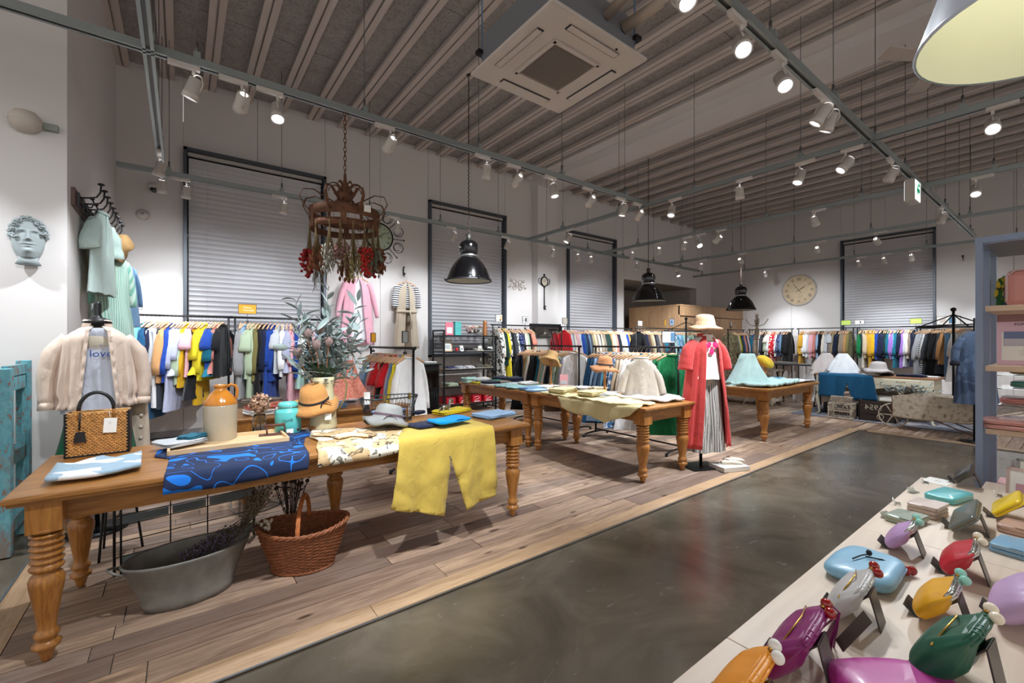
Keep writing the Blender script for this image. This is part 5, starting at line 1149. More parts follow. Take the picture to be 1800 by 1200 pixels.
for s in (-1, 1):
    m.grid(lambda i, k, s=s: (s*(.055+.05*i)+(k-.5)*.02, -.152-.055*math.sin(i*1.6)+.006*math.sin(i*40)*k, -.02-.56*i), 30, 4)
solid(m.obj('ruffled_placket', jm_, j))
m = M()
for k in range(5): m.ball((.07+.008*k, -.165-.008*k, -.08-.09*k), .006, 6)
m.obj('buttons', mat('shell_button', (226, 214, 196), .3), j)
j = thing('pale_tee', 'pale grey-blue tee with blue lettering under the cream jacket', 'top', (-.50, 4.5, 1.5), R(8))
m = M(); gbody(m, .62, .17, .19, .125, 4, amp=.06, neckw=.07, z0=.02); m.obj('garment', cloth((200, 206, 220)), j)
text('love', .075, mat('ink_blue', (40, 80, 160), .7), j, (.015, -.138, -.17), (PI/2+R(0), 0, 0)); text('— le —', .028, mat('ink_blue', (40, 80, 160)), j, (.015, -.134, -.11), (PI/2, 0, 0))
j = thing('green_skirt', 'dark green flared skirt below the cream jacket', 'skirt', (-.50, 4.5, 1.0), R(8))
m = M(); gbody(m, .72, .17, .29, .13, 7, amp=.18, neckw=.13, z0=0, nf=9); m.obj('garment', cloth((14, 92, 62)), j)
t = thing('beige_ruffled_scarf', 'beige ruffled scarf with pale knotted buttons hanging right of the green skirt', 'scarf', (-.27, 4.62, .97)); m = M(); gbody(m, .6, .06, .07, .03, 9, nf=5, amp=.7, neckw=.04, z0=0, n=18); m.obj('garment', cloth((206, 190, 172)), t)
m = M()
for k in range(6): m.ball((.03+rr.uniform(-.02, .03), -.04, -.05-.09*k), .014, 8)
m.obj('knotted_button', cloth((232, 222, 208)), t)
# right mannequin
MX, MY = 4.74, 2.62; MZ = R(-22)
t = thing('mannequin_stand', 'black mannequin stand under the long red coat', 'mannequin', (MX, MY, 0), MZ)
M().tube([(-.05, 0, .02), (-.05, 0, 1.2)], .017, 10).obj('pole', railm, t); M().box((-.05, 0, .008), (.4, .3, .012)).obj('base_plate', railm, t)
M().lathe([(.1, .92), (.155, 1.0), (.12, 1.18), (.145, 1.32), (.16, 1.4), (.1, 1.47), (.045, 1.5), (.04, 1.56), (.065, 1.62), (.06, 1.69), (.01, 1.73)], 28, sy=.62).obj('torso', mat('form_linen', (196, 186, 168)), t)
j = thing('red_coat', 'long open coral red coat with short sleeves on the right mannequin', 'coat', (MX, MY, 1.5), MZ)
rc_ = cloth((206, 74, 72)); m = M(); open_coat(m, 1.26, .19, .31, .4, .62, .14, 2, 0, 11, .3, n=80, K=26); solid(m.obj('body', rc_, j))
for s in (-1, 1):
    m = M(); fsleeve(m, [(s*.14, 0, -.085), (s*.215, 0, -.18), (s*.25, -.01, -.3), (s*.265, -.01, -.4)], [.06, .08, .085, .09], s); m.obj('sleeve', rc_, j)
solid(M().grid(lambda i, k: (.08*math.cos(-PI/2+.6+i*(2*PI-1.2)), .07*math.sin(-PI/2+.6+i*(2*PI-1.2)), -.03+.04*k), 24, 3).obj('collar', rc_, j))
j = thing('flower_print_tee', 'white top with three magenta petals under the red coat', 'top', (MX, MY, 1.48), MZ)
m = M(); gbody(m, .50, .17, .2, .115, 6, amp=.06, neckw=.075, z0=.02); m.obj('garment', cloth((240, 236, 230)), j)
for (x, z, A) in ((-.045, -.1, .8), (.04, -.1, -.8), (-.005, -.17, 0)):
    X = Matrix.Translation((x+.0, -.123, z)) @ Matrix.Rotation(A, 4, 'Y') @ Matrix.Rotation(PI/2, 4, 'X'); M().lathe([(.001, .004), (.04, 0)], 20, X, sx=.75, cap=False).obj('petal_print', mat('magenta_print', (224, 40, 110), .8), j)
j = thing('striped_trousers', 'wide grey and white striped trousers on the right mannequin', 'trousers', (MX, MY, 1.05), MZ)
sm_ = cloth((206, 202, 196), stripe=(120, 118, 118), freq=300, name='cloth_grey_stripe')
for s in (-1, 1):
    m = M(); gbody(m, .86, .1, .13, .12, 5+s, nf=6, amp=.25, neckw=.09, z0=0, n=24); m.v = [(x+s*.085, y, z) for x, y, z in m.v]; m.obj('trouser_leg', sm_, j)
hat('beige cloche hat on top of the red coat mannequin', Vector((MX, MY, 1.6)), MZ, (222, 184, 146), .17, .13, (R(2), 0), .045, seed=6, cr=.105, name='cloche_hat', wav=.006)
t = thing('shoe_platform', 'low white platform holding a pair of shoes before the red coat mannequin', 'platform', (MX+.12, MY-.22, 0), MZ); M().box((0, 0, .03), (.34, .24, .05)).obj('top', mat('white_acrylic', (214, 210, 204), .3), t, bev=.004)
def shoe(L=.24, w_=.085, h=.06, m_=None, name='shoe'):
    def fn(i, j):
        s = j*L; th = i*2*PI; f = j; wd = w_/2*(math.sin(PI*min(1, max(.0, f*.93+.05)))**.45)*(1-.18*math.exp(-((f-.4)/.15)**2)); hh_ = h*(1-.45*f)*(math.sin(PI*min(1, f*.95+.04))**.35)
        c, sn = math.cos(th), math.sin(th); return (wd*c, -s, hh_*.5+hh_*.5*(sn if sn < 0 else sn*1.0))
    return M().grid(fn, 18, 14, cu=True)
for k, (dx, dy, rz) in enumerate(((-.06, .06, R(50)), (.07, .1, R(52)))):
    s = thing('flat_shoe', '%s cream slip-on shoe on the platform by the red coat' % ('left' if k == 0 else 'right'), 'shoe', (MX+.12+dx, MY-.22+dy, .056), rz)
    shoe().obj('upper', mat('cream_leather', (226, 216, 200), .4), s); M().grid(lambda i, j: ((i-.5)*.04*math.sin(PI*j), -.03-.1*j, .048+.004*math.cos(j*3)), 6, 8).obj('insole', mat('insole_brown', (130, 70, 50), .7), s)
    M().prism([(.036*math.cos(a), -.12+.122*math.sin(a)) for a in [i*PI/10 for i in range(20)]], -.003, .006).obj('sole', mat('cream_leather', (226, 216, 200)), s)
# ---------------------------------------------------------------- on the wall
def whook(x, z, lab, y=YA):
    t = thing('wall_hook', lab, 'hook', (x, y, z)); M().tube([(0, 0, .09), (0, -.03, .1), (0, -.01, .0), (0, 0, -.05), (0, -.05, -.07), (0, -.075, -.03)], .008, 7).obj('hook', black, t); M().ball((0, -.03, .11), .018, 8).obj('knob', black, t); M().ball((0, -.075, -.02), .018, 8).obj('lower_knob', black, t); M().box((0, -.004, .02), (.03, .008, .12)).obj('plate', black, t)
whook(2.56, 2.78, 'black iron wall hook holding the pink coat'); whook(3.52, 2.78, 'black iron wall hook holding the striped top and gilet')
p = W(1694, 459, X=XC); 
t = thing('wall_hook', 'small black iron hook on the far wall right of the blind', 'hook', p, -PI/2); M().tube([(0, 0, .05), (0, -.1, .06), (0, -.14, .1)], .009, 7).obj('hook', black, t); M().tube([(0, 0, 0), (0, -.2, .02)], .006, 6).obj('arm', black, t); M().ball((0, -.14, .11), .025, 8).obj('knob', black, t)
t = thing('pink_coat', 'long pink coat open over a white dress, hung on the window wall', 'coat', (2.56, 8.02, 2.66))
pkm = cloth((226, 170, 186)); m = M(); open_coat(m, 1.2, .22, .33, .22, .5, .07, 3, -.1, 9, .25); solid(m.obj('body', pkm, t))
for s in (-1, 1): m = M(); fsleeve(m, [(s*.2, 0, -.17), (s*.28, 0, -.4), (s*.33, -.01, -.62), (s*.36, -.02, -.8)], [.07, .066, .055, .04], s); m.obj('sleeve', pkm, t)
m = M(); gbody(m, 1.12, .1, .17, .03, 2, amp=.3); m.obj('white_dress', cloth((228, 226, 232)), t); link('hanger', HANG, t); link('hook', HOOK, t)
t = thing('striped_robe', 'beige wrap gilet over a navy striped tee, hung beside the pink coat', 'gilet', (3.52, 8.05, 2.66))
bgm = cloth((196, 182, 162)); m = M(); open_coat(m, 1.28, .16, .27, .16, .3, .06, 8, -.1, 8, .3); solid(m.obj('body', bgm, t))
st_ = cloth((232, 230, 226), stripe=(36, 42, 66), freq=150, rot=1, name='cloth_navy_stripe'); m = M(); gbody(m, .5, .19, .2, .035, 2, amp=.1); m.obj('striped_tee', st_, t)
for s in (-1, 1): m = M(); fsleeve(m, [(s*.19, 0, -.17), (s*.24, 0, -.35), (s*.25, 0, -.58)], [.065, .065, .06], s); m.obj('striped_sleeve', st_, t)
M().tube([(.2*math.cos(a), .085*math.sin(a), -.66) for a in [i*2*PI/24 for i in range(24)]], .02, 6, closed=True, flat=1.4).obj('belt', bgm, t); M().tube([(.03, -.1, -.66), (.06, -.11, -.8), (.05, -.11, -1.0)], .014, 6).obj('belt_tail', bgm, t); link('hanger', HANG, t); link('hook', HOOK, t)
# clocks
def clock(loc, rz, Rr, facec, lab, rimm, scroll=None, h=(10, 8), num=None, rimw=.1):
    t = thing('wall_clock', lab, 'clock', loc, rz); RX = Matrix.Rotation(PI/2, 4, 'X')
    M().lathe([(.001, .03), (Rr*.9, .03)], 48, RX, cap=False).obj('dial', mat('dial_%02x%02x%02x' % facec, facec, .6, var=.12, vs=5), t)
    M().lathe([(Rr*(1-rimw), .0), (Rr*(1-rimw), .045), (Rr*(1-rimw*.5), .055), (Rr*.99, .04), (Rr, .02), (Rr*.99, 0)], 56, RX, cap=False).obj('rim', rimm, t)
    names = 'XII I II III IIII V VI VII VIII IX X XI'.split(); ik = mat('ink_282828', (40, 40, 40)); d = struct('numerals', t)
    for i, s in enumerate(names):
        A = PI/2-i*PI/6; r = Rr*.70; text(s, Rr*.26, ik, d, (r*math.cos(A), -.032, r*math.sin(A)), (PI/2, -(A-PI/2), 0), name='numeral', sx=.7)
    m = M()
    for hA, L_, w_ in ((h[0], .45, .03), (h[1], .62, .02)):
        A = PI/2-hA; m.tube([(-Rr*.2*math.cos(A), -.04, -Rr*.2*math.sin(A)), (Rr*L_*.6*math.cos(A), -.04, Rr*L_*.6*math.sin(A)), (Rr*L_*math.cos(A), -.04, Rr*L_*math.sin(A))], [Rr*w_, Rr*w_*1.8, Rr*.004], 6, flat=.3)
    m.obj('hands', black, t); return t
def hrs(h, mi): return ((h+mi/60)*PI/6, mi*PI/30)
ct = clock((3.03, YA, 3.42), 0, .27, (176, 190, 164), 'clock with pale green dial in a wrought iron scroll frame behind the dried flowers', black, h=hrs(10, 8))
m = M()
for k in range(8):
    A = k*PI/4; c, s = math.cos(A), math.sin(A)
    m.tube([(.27*c, -.01, .27*s), (.50*c, -.01, .50*s)], .006, 5); m.ball((.5*c, -.01, .5*s), .016, 6)
    for sd in (-1, 1):
        B_ = A+sd*PI/8; cc_ = (.4*math.cos(B_), .4*math.sin(B_)); m.tube([(cc_[0]+(.12*(1-a/12))*math.cos(A+a*sd), -.01, cc_[1]+(.12*(1-a/12))*math.sin(A+a*sd)) for a in [q*.55 for q in range(12)]], .005, 5)
m.obj('scroll_frame', black, ct)
clock(W(1405, 510, X=XC), -PI/2, .49, (214, 194, 160), 'large round clock with weathered cream dial on the far wall', mat('distressed_rim', (186, 178, 170), .7, var=.2, vs=12), h=hrs(1, 54))
t = thing('key_clock', 'black key-shaped wall clock hung on the pilaster', 'clock', W(956, 495, Y=7.98)); RX = Matrix.Rotation(PI/2, 4, 'X')
M().lathe([(.001, .025), (.1, .025)], 32, RX, sx=.9, cap=False).obj('dial', mat('dial_cream', (206, 196, 176), .6), t); M().lathe([(.1, 0), (.1, .035), (.125, .035), (.13, 0)], 36, RX, sx=.9, cap=False).obj('rim', black, t)
m = M(); m.tube([(0, -.015, -.12), (0, -.015, -.68)], .014, 8); m.box((.03, -.015, -.6), (.05, .015, .03)); m.box((.03, -.015, -.66), (.05, .015, .03)); m.ball((0, -.015, .16), .03, 8); m.ball((0, -.015, -.14), .025, 8); m.ball((0, -.015, -.62), .025, 8)
for s in (-1, 1): m.tube([(s*.11, -.015, -.08), (s*.17, -.015, -.04), (s*.18, -.015, .04), (s*.14, -.015, .08)], .01, 6)
m.obj('key_shaft', black, t); m = M(); m.tube([(0, -.03, 0), (.03, -.03, .05)], .004, 4); m.tube([(0, -.03, 0), (-.05, -.03, .02)], .004, 4); m.obj('hands', black, t)
t = thing('scroll_ornament', 'pale beige filigree scroll ornament on the wall left of the key clock', 'wall ornament', W(909, 500, Y=YA-.01)); m = M()
for s in (-1, 1):
    for (cx, cz, r, a0) in ((.08, .05, .08, 0), (.17, -.02, .07, 2), (.2, .08, .04, 1), (.1, -.08, .06, 3), (.04, -.02, .05, 4), (.24, -.08, .03, 0)): m.tube([(s*(cx+r*(1-a/8)*math.cos(a+a0)), -.01, cz+r*(1-a/8)*math.sin(a+a0)) for a in [q*.6 for q in range(11)]], .008, 5)
m.lathe([(.05, 0), (.05, .015), (.065, .015), (.065, 0)], 20, RX, cap=False); m.obj('filigree', mat('filigree_beige', (186, 176, 164), .8), t)
# ---------------------------------------------------------------- chandelier of dried flowers
t = thing('iron_chandelier', 'rusty iron crown chandelier hung with dried flower bunches', 'chandelier', (1.22, 4.18, 2.56)); rst = mat('rusted_iron', (112, 76, 56), .75, .4, var=.35, vs=18)
def band(R_, z0, z1, w_=.006): return M().lathe([(R_-w_, z0), (R_, z0), (R_, z1), (R_-w_, z1), (R_-w_, z0)], 48, cap=False)
band(.31, -.02, .07).obj('upper_band', rst, t); band(.30, -.12, -.06).obj('lower_band', rst, t)
for k in range(6): A = k*PI/3+.2; M().box((.305*math.cos(A), .305*math.sin(A), -.03), (.01, .05, .18), rz=A).obj('upright', rst, t)
for k in range(8):
    A = k*PI/4+.1; c, s = math.cos(A), math.sin(A); S1 = []
    for (r, z) in ((.30, .0), (.36, .06), (.4, .13), (.37, .2), (.28, .215), (.18, .17), (.1, .14), (.05, .2), (.04, .28)): S1.append((r*c, r*s, z))
    M().tube(S1, .014, 6, flat=.25).obj('crown_strap', rst, t)
    S2 = [((.09+.07*(1-a/7)*math.cos(a))*c, (.09+.07*(1-a/7)*math.cos(a))*s, .27+.06*(1-a/9)*math.sin(a)) for a in [q*.5 for q in range(12)]]; M().tube(S2, .012, 6, flat=.25).obj('crown_scroll', rst, t)
M().lathe([(.02, .12), (.055, .16), (.06, .25), (.04, .3), (.015, .36), (.012, .42)], 16).obj('hub', rst, t)
for k in range(15): M().tube([(.012*math.cos(a), 0, .44+k*.042+.028*math.sin(a)) if k % 2 else (0, .012*math.cos(a), .44+k*.042+.028*math.sin(a)) for a in [q*PI/5 for q in range(10)]], .0035, 5, closed=True).obj('chain_link', rst, t)
M().tube([(0, 0, 1.02-.03), (.03, 0, 1.0), (.03, 0, .95)], .004, 5).obj('top_hook', rst, t)
m = M()
for k in range(64): A = k*2*PI/64; z = -.13 if k % 2 else -.03; m.tube([(.302*math.cos(A), .302*math.sin(A), z), (.302*math.cos(A), .302*math.sin(A), z-.035), (.296*math.cos(A), .296*math.sin(A), z-.045)], .0018, 4)
m.obj('small_hooks', rst, t); M().box((.1, -.32, .04), (.06, .004, .06)).obj('price_tag', paper, t)
BK = [('dark red celosia', (150, 24, 26), 'ball', .022), ('rusty brown leaves', (128, 74, 44), 'leaf', .03), ('pale silver grass', (150, 148, 136), 'grass', .012), ('pale pink rosebuds', (150, 110, 104), 'ball', .014), ('olive and straw grass', (150, 136, 92), 'grass', .012), ('crimson strawflowers', (180, 36, 34), 'ball', .018), ('grey-green eucalyptus', (116, 122, 108), 'leaf', .022), ('dried brown roses', (112, 64, 40), 'ball', .024), ('dusky stems with tiny buds', (104, 84, 82), 'ball', .01)]
for i in range(12):
    nm, cl, kd, sz = BK[i % 9]; A = [2.9, 3.5, 4.0, 4.3, 4.65, 5.0, 5.35, 5.75, 6.1, .5, 1.3, 2.2][i]; L = rr.uniform(.38, .52)
    b = thing('dried_bunch', 'dried bunch of %s, %s' % (nm, 'on the near rim of the chandelier' if i < 9 else 'on the far rim of the chandelier'), 'dried flowers', (1.22+.3*math.cos(A), 4.18+.3*math.sin(A), 2.45), rr.uniform(0, 6))
    m = M(); hd = M()
    for q in range(34):
        a = rr.uniform(0, 6.28); r = rr.uniform(.01, .085); e = Vector((r*math.cos(a), r*math.sin(a), -L*rr.uniform(.6, 1))); m.tube([(0, 0, 0), (e.x*.25, e.y*.25, e.z*.5), e], .0018, 4)
        for w2 in range(3):
            pp = e*(1-.13*w2)+Vector((rr.uniform(-.012, .012), rr.uniform(-.012, .012), 0))
            if kd == 'ball': hd.ball(pp, sz*rr.uniform(.5, 1), 7, sz=rr.uniform(.7, 1.2))
            elif kd == 'leaf': hd.grid(lambda u_, v_, pp=pp, a=a: (pp.x+(v_-.5)*sz*math.cos(a)*math.sin(PI*u_), pp.y+(v_-.5)*sz*math.sin(a)*math.sin(PI*u_)+sz*.6*u_, pp.z-sz*2*u_), 4, 3)
            else: hd.tube([pp, pp+Vector((rr.uniform(-.02, .02), rr.uniform(-.02, .02), -.05))], [.005, .001], 4)
    m.obj('stems', mat('hay_stem', (128, 108, 74), .9), b); hd.obj('flower_heads', mat('dried_%d' % (i % 9), cl, .85, var=.25, vs=30), b)
    M().tube([(0, 0, -.03), (0, 0, .03)], .008, 6).obj('binding', mat('hay_stem', (128, 108, 74)), b)
# ---------------------------------------------------------------- middle tables: folded knits, pale trousers, hats, blouse
def F(c, x, y, z, lab, s=(1,1,1), rz=0, thin=False): return folded(c, (x, y, TZ+z), rz, lab, s=s, thin=thin)
kn = [('mint', 3.72, 6.02, 0, 1.5), ('ivory', 3.98, 6.05, 0, 1.2), ('yellow', 3.74, 5.76, 0, .5), ('silver', 3.80, 5.86, .03, .7), ('white', 3.74, 5.48, 0, .4), ('navy', 3.76, 5.5, .022, .7), ('green', 4.02, 5.78, 0, .8), ('navy', 4.2, 5.8, .0, 1.6), ('navy', 4.22, 5.5, 0, 1.8), ('taupe', 3.98, 5.5, 0, .9), ('ivory', 4.28, 5.2, 0, .8), ('camel', 4.1, 5.0, 0, .5), ('white', 4.11, 5.02, .028, .6), ('silver', 4.02, 5.22, 0, .7)]
for i, (c, x, y, z, h) in enumerate(kn):
    F(c, x, y, z, '%s folded knit, %s counting from the far left corner of the knitwear table' % (colname(c), ordn(i)), (.78, .9, h), rr.uniform(-.2, .2)+PI/2)
for i, (x, y) in enumerate(((3.78, 5.14), (3.78, 4.86), (4.06, 4.74))):
    laid('folded_tunic', [(x-.15, y-.13), (x+.13, y-.15), (x+.19, y), (x+.12, y+.15), (x-.1, y+.13), (x-.18, y+.02)], cloth((138, 176, 176), name='cloth_dusty_teal'), 'dusty teal tunic laid flat, %s of three on the knitwear table' % ORD[i], 'top', thick=.018, amp=.012, seed=i, off=.02)
F('denim', 3.80, 4.56, 0, 'denim blue folded shirt at the front edge of the knitwear table', (.9, 1, .8), .3); F('lightblue', 3.76, 4.40, .0, 'light blue folded shirt next to the pale trousers', (.8, .8, .6), .1)
F('white', 4.06, 4.5, 0, 'white folded tee behind the light blue shirt', (.8, .8, 1)); F('taupe', 4.18, 4.32, 0, 'taupe folded cardigan in the middle of the oak tables', (.8, .8, 1.1)); F('silver', 4.3, 4.1, 0, 'silver grey folded knit beside the brown hat', (.7, .7, 1.1)); F('beige', 4.22, 3.75, 0, 'crumpled beige knit below the brown hat', (.6, .7, 1.6))
F('white', 4.02, 3.42, .0, 'white gauze scarf folded beside the linen blouse', (1.0, .9, 1.2), .5)
paleb = cloth((214, 200, 150), name='cloth_pale_butter')
laid('pale_trousers', [(3.64, 4.2), (3.60, 3.9), (3.60, 3.3), (3.585, 3.1), (3.60, 2.92), (3.66, 2.78), (3.78, 2.68), (3.95, 2.72), (4.0, 3.1), (3.95, 3.7), (3.85, 4.15)], paleb, 'first pair of pale butter trousers spilling over the long edge of the oak table', 'trousers', thick=.016, amp=.016, seed=4, off=.006)
def side_drape(name, poly, m, lab, cat, ex, seed=0, sgn=-1, drop=None):
    def fn(x, y):
        z = TZ+.012+abs(fb(x*5, y*5, seed))*.02+.006*math.sin(y*26); 
        if x < ex: d = ex-x; z = TZ+.01-d*1.0+.0; xx = ex-.012-.035*abs(math.sin(y*9+seed))*min(1, d*7)-.01; return (xx, y, z)
        return (x, y, z)
    return tag(sheet(poly, .035, fn, .008).obj(name, m), lab, cat)
side_drape('pale_trousers', [(3.5, 3.75), (3.44, 3.5), (3.46, 3.3), (3.40, 3.1), (3.46, 2.95), (3.52, 2.78), (3.62, 2.66), (3.9, 2.8), (3.9, 3.6), (3.7, 3.9)], paleb, 'second pair of pale butter trousers hanging over the front corner of the oak table', 'trousers', 3.62)
F(paleb, 3.80, 3.95, .03, 'folded pale butter trousers at the back of the butter coloured pile', (1, 1, 1), .2); F(paleb, 3.84, 3.5, .035, 'folded pale butter trousers on top of the draped pairs', (1, .9, 1), .1)
laid('gauze_shawl', [(3.95, 3.25), (4.0, 2.95), (4.1, 2.72), (4.4, 2.66), (4.48, 2.8), (4.4, 3.0), (4.2, 3.3)], cloth((214, 208, 206), name='cloth_gauze'), 'crumpled pale grey gauze shawl at the near corner by the red coat', 'scarf', thick=.02, amp=.025, seed=6, off=.02)
t = thing('linen_blouse', 'pale beige linen blouse on a low form standing on the oak table', 'blouse', (4.26, 3.12, TZ+.02), R(-48)); m = M(); gbody(m, .52, .17, .25, .1, 3, amp=.16, neckw=.075, z0=.44, n=40); m.obj('garment', cloth((198, 188, 176)), t)
for s in (-1, 1): m = M(); fsleeve(m, [(s*.11, 0, .35), (s*.19, -.01, .22), (s*.235, -.03, .04)], [.05, .06, .055], s); m.obj('sleeve', cloth((198, 188, 176)), t)
m = M(); [m.ball((0, -.112-.006*k, .33-.07*k), .006, 6) for k in range(4)]; m.obj('buttons', paper, t); M().tube([(.075*math.cos(a), .055*math.sin(a), .45) for a in [i*PI/10 for i in range(20)]], .012, 6, closed=True).obj('collar', cloth((198, 188, 176)), t)
t = thing('price_stand', 'small pink and white printed card standing on the knitwear table', 'card', (4.3, 4.45, TZ+.04), R(-50)); M().box((0, 0, .08), (.11, .004, .15)).obj('card', mat('card_pink', (224, 160, 165), .6), t); M().box((0, -.003, .045), (.09, .003, .05)).obj('picture', mat('pic_grey', (190, 196, 200), .6), t)
# table 3: mint skirt, scarves
laid('mint_skirt', [(6.5, 2.85), (6.6, 2.68), (7.2, 2.66), (7.7, 2.7), (7.75, 3.05), (7.2, 3.3), (6.55, 3.35)], cloth((166, 196, 194), name='cloth_pale_mint'), 'pale mint pleated skirt spread on the oak table behind the red coat', 'skirt', thick=.03, amp=.03, seed=1, off=.03)
t = thing('mint_gathered_top', 'pale mint gathered top standing on its form behind the red coat', 'top', (6.85, 3.1, TZ+.02), R(-30)); m = M(); gbody(m, .48, .12, .36, .17, 8, amp=.22, neckw=.07, z0=.46, nf=10, n=44); m.obj('garment', cloth((176, 204, 202)), t)
def endd(x, y):
    z = TZ+.03+abs(fb(x*5, y*5))*.02
    if x > 8.3: return (8.32+.03*abs(math.sin(y*18)), y, TZ+.02-(x-8.3))
    return (x, y, z)
tag(sheet([(7.4, 2.72), (8.3, 2.68), (8.66, 2.72), (8.68, 3.02), (8.3, 3.06), (7.6, 3.1)], .04, endd, .008).obj('white_shawl', cloth((226, 230, 232), name='cloth_white_gauze')), 'white gauze shawl hanging over the end of the oak table by the sewing table', 'scarf')
F('coral', 7.6, 3.45, 0, 'coral folded scarf at the back of the mint skirt table', (2.2, .8, .7)); F('sky', 8.0, 3.2, .01, 'aqua folded scarf beside the white shawl', (1.3, .8, .8)); F('red', 8.15, 3.5, .0, 'red patterned folded scarf at the far corner of the mint skirt table', (.7, .7, 1.1))
# ---------------------------------------------------------------- shoe shelf
SX, SY0, SY1, SW = 4.05, 7.5, 7.96, 1.22
t = thing('shoe_shelf', 'black metal shelf with five boards of shoes in front of the second blind', 'shelf', (SX, SY0, 0))
for x in (0, SW):
    for y in (0, SY1-SY0): M().box((x, y, .82 if x == 0 else .77), (.028, .028, 1.64 if x == 0 else 1.54)).obj('post', black, t)
M().box((0, .23, 1.63), (.03, .46, .03)).obj('top_bar', black, t)
SZ = [.17, .52, .86, 1.21, 1.53]; bw_ = wood('shelf_brown', (120, 92, 74), (150, 120, 98), .5, 0, 8)
for z in SZ: M().box((SW/2, .23, z), (SW, .46, .022)).obj('shelf_board', bw_ if z not in (1.53, 1.21) else black, t); M().box((SW/2, 0, z), (SW, .024, .028)).obj('edge_bar', black, t)
lm_ = M(); [lm_.box((.02+.0, .04+.042*k, 1.42), (.006, .012, .3)) for k in range(10)]; lm_.obj('side_mesh', black, t)
redm = mat('shoe_box_red', (206, 24, 46), .5); bxm = M().box((0, 0, .065), (.2, .32, .13)).mesh('box', redm)
for i, x in enumerate((.18, .46, .78, 1.06)):
    b = thing('shoe_box', 'red shoe box with white curved logo, %s on the bottom shelf' % ['leftmost', 'second from the left', 'third from the left', 'rightmost'][i], 'box', (SX+x, SY0+.2, SZ[0]+.012), 0, 'red shoe boxes'); link('box', bxm, b); M().box((0, 0, .132), (.204, .324, .012)).obj('lid', mat('shoe_box_lid', (170, 18, 38), .5), b)
    m = M(); m.tube([(-.06, -.165, .09), (-.04, -.165, .115), (.03, -.165, .115), (.055, -.165, .09), (.03, -.165, .068), (-.02, -.165, .06), (-.05, -.165, .04)], .009, 6, flat=.4); m.box((.0, -.164, .02), (.12, .004, .016)); m.obj('logo', paper, b)
shc = [(60, 66, 100), (180, 186, 196), (210, 208, 212), (90, 88, 80), (110, 100, 80)]
shm_ = shoe(.2, .075, .07).mesh('upper', paper); som = M().prism([(.032*math.cos(a), -.1+.1*math.sin(a)) for a in [i*PI/8 for i in range(16)]], -.006, .008).mesh('sole', paper)
SHN = ['navy', 'silver', 'pale grey', 'black and white', 'olive brown']
for i in range(5):
    for k in (0, 1):
        s = thing('sneaker', '%s %s sneaker on the third shelf of the shoe rack' % (['left', 'right'][k], SHN[i]), 'shoe', (SX+.14+i*.22+k*.085, SY0+.2, SZ[2]+.018), R(12), 'sneakers on the shoe shelf'); link('upper', shm_, s, col=mat('shoe_%d' % i, shc[i], .5)); link('sole', som, s)
for i, (x, c, n_) in enumerate(((.58, (40, 40, 42), 'black'), (.78, (200, 190, 178), 'cream'), (1.02, (34, 34, 36), 'glossy black'))):
    for k in (0, 1):
        s = thing('flat_shoe', '%s %s flat shoe on the second shelf from the top' % (['left', 'right'][k], n_), 'shoe', (SX+x+k*.08, SY0+.2, SZ[3]+.018), R(15), 'flat shoes on the shoe shelf'); link('upper', shm_, s, col=mat('fshoe_%d' % i, c, .4)); link('sole', som, s)
def pframe(lab, loc, rz, wd, ht, fc, pic, lean=-12, name='photo_frame'):
    t = thing(name, lab, 'frame', loc, rz); X = Matrix.Rotation(R(lean), 4, 'X'); M().box((0, 0, ht/2), (wd*.84, .008, ht*.84), X).obj('card', paper, t); fm2 = M()
    for s in (-1, 1): fm2.box((s*wd*.46, 0, ht/2), (wd*.08, .018, ht), X); fm2.box((0, 0, ht/2+s*ht*.46), (wd, .018, ht*.08), X)
    fm2.obj('frame', fc, t); 
    if pic: M().box((0, -.006, ht*.4), (wd*.5, .004, ht*.3), X).obj('picture', mat('pic_%02x%02x%02x' % pic, pic, .6), t)
pframe('small wooden photo frame on the shoe shelf', (SX+.2, SY0+.2, SZ[3]+.012), .1, .2, .24, pine, (200, 210, 216))
pframe('white price card beside the round red tin', (SX+.46, SY0+.1, SZ[3]+.012), .1, .08, .12, paper, (120, 130, 140)); pframe('white price card right of the cream shoes', (SX+.9, SY0+.1, SZ[3]+.012), 0, .09, .11, paper, (150, 150, 150)); pframe('wide white price card at the right of the shoe shelf', (SX+1.15, SY0+.1, SZ[3]+.012), 0, .12, .09, paper, None)
t = thing('red_tin', 'small round red and white ball ornament on the shoe shelf', 'ornament', (SX+.35, SY0+.12, SZ[3]+.012)); M().ball((0, 0, .035), .035, 14).obj('ball', redm, t); M().lathe([(.02, 0), (.02, .006)], 12).obj('foot', paper, t)
t = thing('pink_book', 'pink booklet with a shoe picture on top of the shoe shelf', 'booklet', (SX+.2, SY0+.15, SZ[4]+.012)); M().box((0, 0, .13), (.17, .015, .26)).obj('cover', mat('book_pink', (222, 120, 140), .5), t); M().box((0, -.009, .1), (.12, .003, .12)).obj('picture', paper, t)
t = thing('teal_tin', 'tall teal tin with dark lettering on top of the shoe shelf', 'tin', (SX+.4, SY0+.2, SZ[4]+.012)); M().box((0, 0, .13), (.14, .12, .26)).obj('body', tl, t, bev=.01); M().box((0, 0, .268), (.146, .126, .016)).obj('lid', tl, t); text('- - -', .04, mat('ink_282828', (40,40,40)), t, (0, -.062, .15), (PI/2, 0, 0))
t = thing('flower_basket', 'low arrangement of pink and white flowers on top of the shoe shelf', 'flowers', (SX+.78, SY0+.2, SZ[4]+.012)); m = M(); g_ = M()
for i in range(26): a = rr.uniform(0, 6.28); q = rr.uniform(0, .17); m.ball((q*math.cos(a)*1.3, q*math.sin(a)*.6, .08+rr.uniform(0, .12)), rr.uniform(.018, .032), 8, mi=i % 2)
